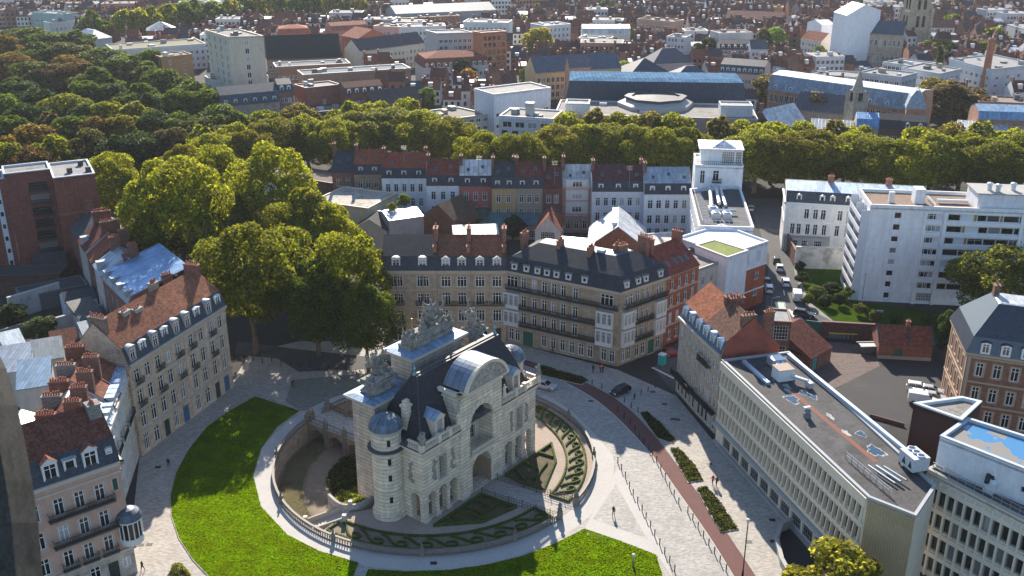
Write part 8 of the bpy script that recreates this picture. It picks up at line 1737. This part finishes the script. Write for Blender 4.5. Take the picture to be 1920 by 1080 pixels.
# people
def person(px, py, face, label, top, legs, hair=(.03, .025, .02), h=1.74, step=.22, carry=None):
    p = G(px, py); r = thing('person', label, 'person', (p.x, p.y, .025), face); k = h / 1.75
    J = {'pel': (0, 0, .95, .15), 'wst': (.0, 0, 1.12, .125), 'chs': (.02, 0, 1.34, .165), 'nck': (.03, 0, 1.5, .055), 'hd0': (.05, 0, 1.6, .085), 'hd1': (.05, 0, 1.70, .075)}
    E_ = [('pel', 'wst'), ('wst', 'chs'), ('chs', 'nck'), ('nck', 'hd0'), ('hd0', 'hd1')]
    for s, st_ in ((-1, step), (1, -step)):
        t = 'l' if s < 0 else 'r'
        J[t + 'hp'] = (0, .09 * s, .9, .1); J[t + 'kn'] = (st_ * .75 + .05, .1 * s, .5, .065); J[t + 'an'] = (st_ * 1.1 - (.06 if st_ < 0 else 0), .1 * s, .09, .042); J[t + 'to'] = (st_ * 1.1 + .15, .11 * s, .04, .036)
        J[t + 'sh'] = (.02, .18 * s, 1.42, .065); J[t + 'el'] = (-st_ * .5, .24 * s, 1.14, .045); J[t + 'wr'] = (-st_ * .9 + .1, .25 * s, .92, .03); J[t + 'pa'] = (-st_ * 1.0 + .12, .25 * s, .85, .035)
        E_ += [('pel', t + 'hp'), (t + 'hp', t + 'kn'), (t + 'kn', t + 'an'), (t + 'an', t + 'to'), ('chs', t + 'sh'), (t + 'sh', t + 'el'), (t + 'el', t + 'wr'), (t + 'wr', t + 'pa')]
        for f in range(5): J[f'{t}f{f}'] = (-st_ * 1.0 + .15 + (.05 if f == 0 else 0), (.25 + (.0 if f == 0 else 0)) * s + (f - 2) * .017, .80 - (.03 if 0 < f < 4 else 0), .008); E_.append((t + 'pa', f'{t}f{f}'))
    names = list(J); me = bpy.data.meshes.new('b'); me.from_pydata([(J[n][0] * k, J[n][1] * k, J[n][2] * k) for n in names], [(names.index(a), names.index(b)) for a, b in E_], [])
    o = bpy.data.objects.new('b', me); COL.objects.link(o); md = o.modifiers.new('s', 'SKIN'); 
    for i, n in enumerate(names): v = me.skin_vertices[0].data[i]; v.radius = (J[n][3] * k * (.8 if n in ('pel', 'wst', 'chs') else 1), J[n][3] * k * (1.15 if n in ('wst', 'chs', 'pel') else 1)); v.use_root = n == 'pel'
    sb = o.modifiers.new('u', 'SUBSURF'); sb.levels = 1; nm = bpy.data.meshes.new_from_object(o.evaluated_get(bpy.context.evaluated_depsgraph_get())); bpy.data.objects.remove(o); nm.name = 'body'
    nm.materials.clear(); [nm.materials.append(q) for q in (solidc(TRIM, (.45, .28, .2)), solidc(TRIM, top), solidc(TRIM, legs), solidc(TRIM, hair), solidc(TRIM, (.03, .03, .03)))]
    for f in nm.polygons:
        c = f.center / k; hand = abs(c.y) > .2 and c.z < .93
        f.material_index = 0 if hand else 4 if c.z < .1 else 2 if c.z < .96 else 1 if c.z < 1.5 else (3 if c.z > 1.66 or c.x < .03 else 0); f.use_smooth = True
    link('body', nm, r); m = MB()
    for s in (-1, 1): m.ell((.055 * k, .082 * s * k, 1.62 * k), (.02, .014, .035), 6)
    m.ell((.145 * k, 0, 1.61 * k), (.02, .014, .02), 6); m.obj('face_features', [solidc(TRIM, (.42, .26, .19))], r)
    if carry: m = MB(); m.box(-.26 * k, -.13 * k, -.16 * k, .16 * k, 1.05 * k, 1.45 * k); m.obj('backpack', [solidc(TRIM, carry)], r)
    return r
person(1150, 968, dirof(1150, 968, 1160, 930), 'person in dark clothes walking alone across the sunlit paved triangle', (.03, .025, .03), (.03, .03, .04))
person(317, 877, dirof(317, 877, 330, 840), 'person in black walking on the paving left of the lawn', (.01, .01, .012), (.012, .012, .015))
person(1336, 909, dirof(1336, 909, 1320, 880), 'person in a red jacket walking in front of the office building', (.45, .02, .05), (.03, .03, .05))
person(1343, 912, dirof(1336, 909, 1320, 880), 'person in dark coat walking beside the red jacket', (.015, .03, .03), (.02, .02, .02), carry=(.02, .04, .05))
person(1112, 699, 2.0, 'person in dark clothes standing left of the pair near the corner building', (.02, .02, .025), (.02, .02, .03), step=.05)
person(1126, 699, -1.2, 'person in a dark jacket on the left of the standing pair by the corner building', (.02, .02, .02), (.03, .03, .03), step=.04)
person(1130, 700, 2.2, 'person in dark red top on the right of the standing pair by the corner building', (.12, .02, .02), (.02, .02, .025), step=.04)
person(1036, 664, .4, 'person in dark clothes passing the ground floor of the corner building', (.015, .015, .018), (.02, .02, .02))
person(549, 727, -.5, 'person in dark clothes in the shade of the plane trees above the lawn', (.012, .012, .015), (.02, .02, .025))
person(268, 1072, 1.2, 'person in dark clothes at the foot of the pink corner house', (.015, .018, .02), (.02, .02, .025))
# bollards
bm_ = MB(); bm_.lathe([(.08, 0), (.075, .85), (.09, .88), (.09, 1.02), (.05, 1.1), (.01, 1.12)], 8); BOL = bm_.mesh('bollard', [IRON])
def bol(px, py, lab, grp): p = G(px, py); tag(link('bollard', BOL, None, None, (p.x, p.y, .02)), lab, 'bollard', grp)
for zx, zy in ((1555, 445), (1575, 485), (1597, 527), (1620, 585), (1641, 628), (1666, 670), (1691, 715), (1713, 760), (1738, 806), (1762, 856), (1790, 906), (1818, 956), (1846, 1006), (1874, 1056)): bol(640 + zx / 3, 720 + zy / 3, 'slim dark bollard in the row along the left edge of the cobbled roadway', 'bollards left of the cobbled roadway')
for zx, zy in ((1555, 157), (1590, 193), (1625, 228), (1652, 265), (1677, 305), (1702, 337), (1727, 372), (1747, 408), (1773, 438), (1796, 487), (1821, 535), (1846, 584), (1871, 630), (1897, 675)): bol(640 + zx / 3, 720 + zy / 3, 'slim dark bollard in the row between the cobbled roadway and the red cycle path', 'bollards along the red cycle path')
for zx, zy in ((28, 725), (56, 765), (86, 812), (116, 862), (146, 908), (178, 953), (209, 1003), (244, 1053)): bol(1280 + zx / 3, 720 + zy / 3, 'slim dark bollard in the row between the cobbled roadway and the red cycle path', 'bollards along the red cycle path')
for zx, zy in ((1630, 135), (1668, 160), (1592, 103), (1645, 90), (1686, 62), (1725, 45), (1767, 22), (1410, 5), (1465, 28), (1650, 80)): bol(640 + zx / 3, 720 + zy / 3, 'slim dark bollard on the paving around the black hatchback', 'bollards near the black hatchback')
for k in range(16): bol(440 + k * 17.5, 672 + k * 2.1 + (3 if k % 2 else 0), 'dark bollard at the edge of the shaded lane under the plane trees', 'bollards along the shaded lane')
# street lamps, signs, bins
def lamp(px, py, h, label, col=(.06, .06, .065), arm=0, name='street_lamp'):
    p = G(px, py); r = thing(name, label, 'street lamp', (p.x, p.y, 0)); m = MB(); m.lathe([(.16, 0), (.14, 1.0), (.09, 1.05), (.07, h)], 10); m.obj('pole', [METAL], r, col); m = MB()
    if arm: m.bar((0, 0, h - .1), (arm, 0, h + .2), .05, 6); m.ell((arm, 0, h + .18), (.45, .16, .1), 8)
    else: m.lathe([(.1, h), (.22, h + .05), (.22, h + .45), (.1, h + .5), (.01, h + .52)], 12)
    m.obj('lamp_head', [TRIM], r, (.5, .5, .5)); return r
lamp(1392, 1082, 8.6, 'tall dark lamp post at the bottom right beside the cycle path', (.03, .03, .03))
lamp(1187, 1062, 1.5, 'short white globe lamp on the lower lawn', (.3, .3, .3)); lamp(1508, 502, 6, 'slim grey lamp post in front of the white garden wall', (.3, .3, .3)); lamp(1615, 572, 7, 'slim grey lamp post at the corner of the slab of flats', (.35, .35, .36)); lamp(3, 640, 8, 'wooden-looking pole at the left edge of the courtyard', (.08, .07, .06)); lamp(1443, 608, 6, 'grey lamp post at the crossing of the side street', (.3, .3, .3), 1.2); lamp(1222, 640, 6, 'dark lamp post before the corner building entrance', (.05, .05, .05), 1.0)
c = G(1241, 683); r = thing('site_cabin', 'turquoise portable toilet cabin on the pavement by the corner building', 'portable toilet', (c.x, c.y, .01), GA); m = MB(); m.box(-.6, .6, -.6, .6, 0, 2.1); [m.box(x - .04, x + .04, -.64, -.6, 0, 2.1) for x in (-.55, .55)]; m.obj('cabin_wall', [TRIM], r, (.04, .34, .32)); m = MB(); m.box(-.66, .66, -.66, .66, 2.1, 2.2); m.add([(-.66, -.66, 2.2), (.66, -.66, 2.2), (.66, .66, 2.2), (-.66, .66, 2.2), (0, 0, 2.42)], [(0, 1, 4), (1, 2, 4), (2, 3, 4), (3, 0, 4)]); m.obj('cabin_roof', [TRIM], r, (.7, .72, .72)); m = MB(); m.box(-.42, .42, -.65, -.61, .1, 1.95); m.obj('door', [TRIM], r, (.05, .42, .40))
c = G(1127, 707); r = thing('no_entry_sign', 'round red and white no entry sign on a thin post', 'road sign', (c.x, c.y, 0), .2); m = MB(); m.bar((0, 0, 0), (0, 0, 2.4), .035, 6); m.obj('post', [METAL], r, (.4, .4, .4)); m = MB(); m.lathe([(.02, -.02), (.36, -.02), (.36, .02), (.02, .02)], 20); m.v = [(x, -.05 + z * .5, 2.3 + y) for x, y, z in m.v]; m.obj('disc', [flat('sign_red', (.5, .02, .02), .5)], r); m = MB(); m.box(-.24, .24, -.08, -.065, 2.24, 2.36); m.obj('white_bar', [flat('sign_white', (.7, .7, .7), .5)], r)
m = MB(); m.box(-.42, .42, -.36, .36, .12, 1.02); BINB = m.mesh('bin_body', [TRIM]); m = MB(); m.box(-.46, .46, -.42, .4, 1.02, 1.12); m.box(-.46, .46, -.46, -.40, .95, 1.1); BINL = m.mesh('lid', [TRIM]); m = MB(); [m.lathe([(.0, 0), (.1, .0), (.1, .2), (0, .2)], 8, (x, .25, 0)) for x in (-.3, .3)]; BINW = m.mesh('wheels', [TYRE])
for k in range(6):
    c = G(1557 + k * 8.6, 634 + k * .4); r = thing('wheelie_bin', ['yellow-lidded wheelie bin at the left end of the line along the yard wall', 'yellow-lidded wheelie bin, second in the line along the yard wall', 'yellow-lidded wheelie bin, third in the line along the yard wall', 'yellow-lidded wheelie bin, fourth in the line along the yard wall', 'yellow-lidded wheelie bin, fifth in the line along the yard wall', 'yellow-lidded wheelie bin at the right end of the line along the yard wall'][k], 'bin', (c.x, c.y, .02), 0, 'yellow-lidded bins'); r.scale = (1.15, 1.15, 1.25); link('bin_body', BINB, r, (.10, .14, .2)); link('lid', BINL, r, (.62, .52, .02)); link('wheels', BINW, r)
c = G(1631, 660); r = thing('waste_skip', 'open grey-white skip container beside the brick hut', 'skip', (c.x, c.y, .02), .05); m = MB(); m.add([(-2, -.9, .1), (2, -.9, .1), (2, .9, .1), (-2, .9, .1), (-2.4, -1.1, 1.7), (2.4, -1.1, 1.7), (2.4, 1.1, 1.7), (-2.4, 1.1, 1.7)], [(3, 2, 1, 0), (0, 1, 5, 4), (1, 2, 6, 5), (2, 3, 7, 6), (3, 0, 4, 7)]); m.obj('skip_body', [TRIM], r, (.12, .13, .14)); m = MB(); m.box(-2.5, 2.5, -1.2, -1.0, 1.6, 1.75); m.box(-2.5, 2.5, 1.0, 1.2, 1.6, 1.75); m.box(-2.2, 2.2, -.95, .95, 1.5, 1.58); m.obj('load_cover', [TRIM], r, (.5, .5, .48))
c = G(1095, 655); r = thing('bench', 'pale stone bench by the garden wall of the flats', 'bench', (*G(1645, 586), 0), -.1); m = MB(); m.box(-1.2, 1.2, -.25, .25, .4, .5); m.obj('seat', [TRIM], r, (.5, .5, .5)); m = MB(); [m.box(x - .15, x + .15, -.2, .2, 0, .4) for x in (-.9, .9)]; m.obj('leg', [TRIM], r, (.4, .4, .4))
# TV aerials on the back row
for k, (x, y) in enumerate(((1040, 330), (898, 320), (1180, 340), (758, 300))):
    p = G(x, y, 17); r = thing('roof_aerial', f'thin television aerial, {ordn(k + 1)} on the roofs of the back row', 'aerial', (p.x, p.y, 15)); m = MB(); m.bar((0, 0, 0), (0, 0, 6), .05, 5); [m.bar((-.7, 0, 5 + j * .4), (.7, 0, 5 + j * .4), .03, 4) for j in range(3)]; m.obj('mast', [METAL], r, (.25, .25, .25))
# the stone shaft of the belfry's own parapet at the left edge, close to the lens
sh = thing('belfry_pier', 'dark weathered stone pier of the viewpoint, blurred at the left edge', 'stone pier', (0, 0, 0)); m = MB()
def ray(px, py, dist):
    a = (px - 960) / FPX; b = -(py - 540) / FPX; v = Vector((a, CP + b * SP, -SP + b * CP)); return Vector((0, 0, CAMH)) + v * dist
prof = [(-60, 560), (-28, 640), (-2, 690), (18, 760), (34, 830), (46, 900), (57, 980), (65, 1060), (78, 1180)]
rg = random.Random(9); secs = []
for px, py in prof:
    x_ = px + 14 + rg.uniform(-1, 1); secs.append([tuple(ray(x_ - dx, py, q)) for dx, q in ((420, 2.9), (50, 3.0), (0, 3.2), (25, 3.6), (420, 3.7))])
loft(m, secs); m.obj('stone_shaft', [surf('belfry_stone', (.06, .056, .05), var=.6, scale=9, fine=.6, stain=((.025, .025, .022), 7, .48, .8))], sh)
# ---------------------------------------------------------------- the air
HZ = 0.000062
if HZ:
    hm = MB(); hm.box(-1500, 1500, -60, 2400, -5.0, 92.0)
    hv = bpy.data.materials.new('air_haze'); hv.use_nodes = True; t_ = hv.node_tree; t_.nodes.remove(t_.nodes['Principled BSDF'])
    pv = t_.nodes.new('ShaderNodeVolumePrincipled'); pv.inputs['Color'].default_value = (.84, .91, 1.0, 1); pv.inputs['Density'].default_value = HZ; pv.inputs['Anisotropy'].default_value = 0.3
    t_.links.new(pv.outputs[0], t_.nodes['Material Output'].inputs['Volume'])
    hz = hm.obj('haze', [hv]); tag(hz, kind='stuff')
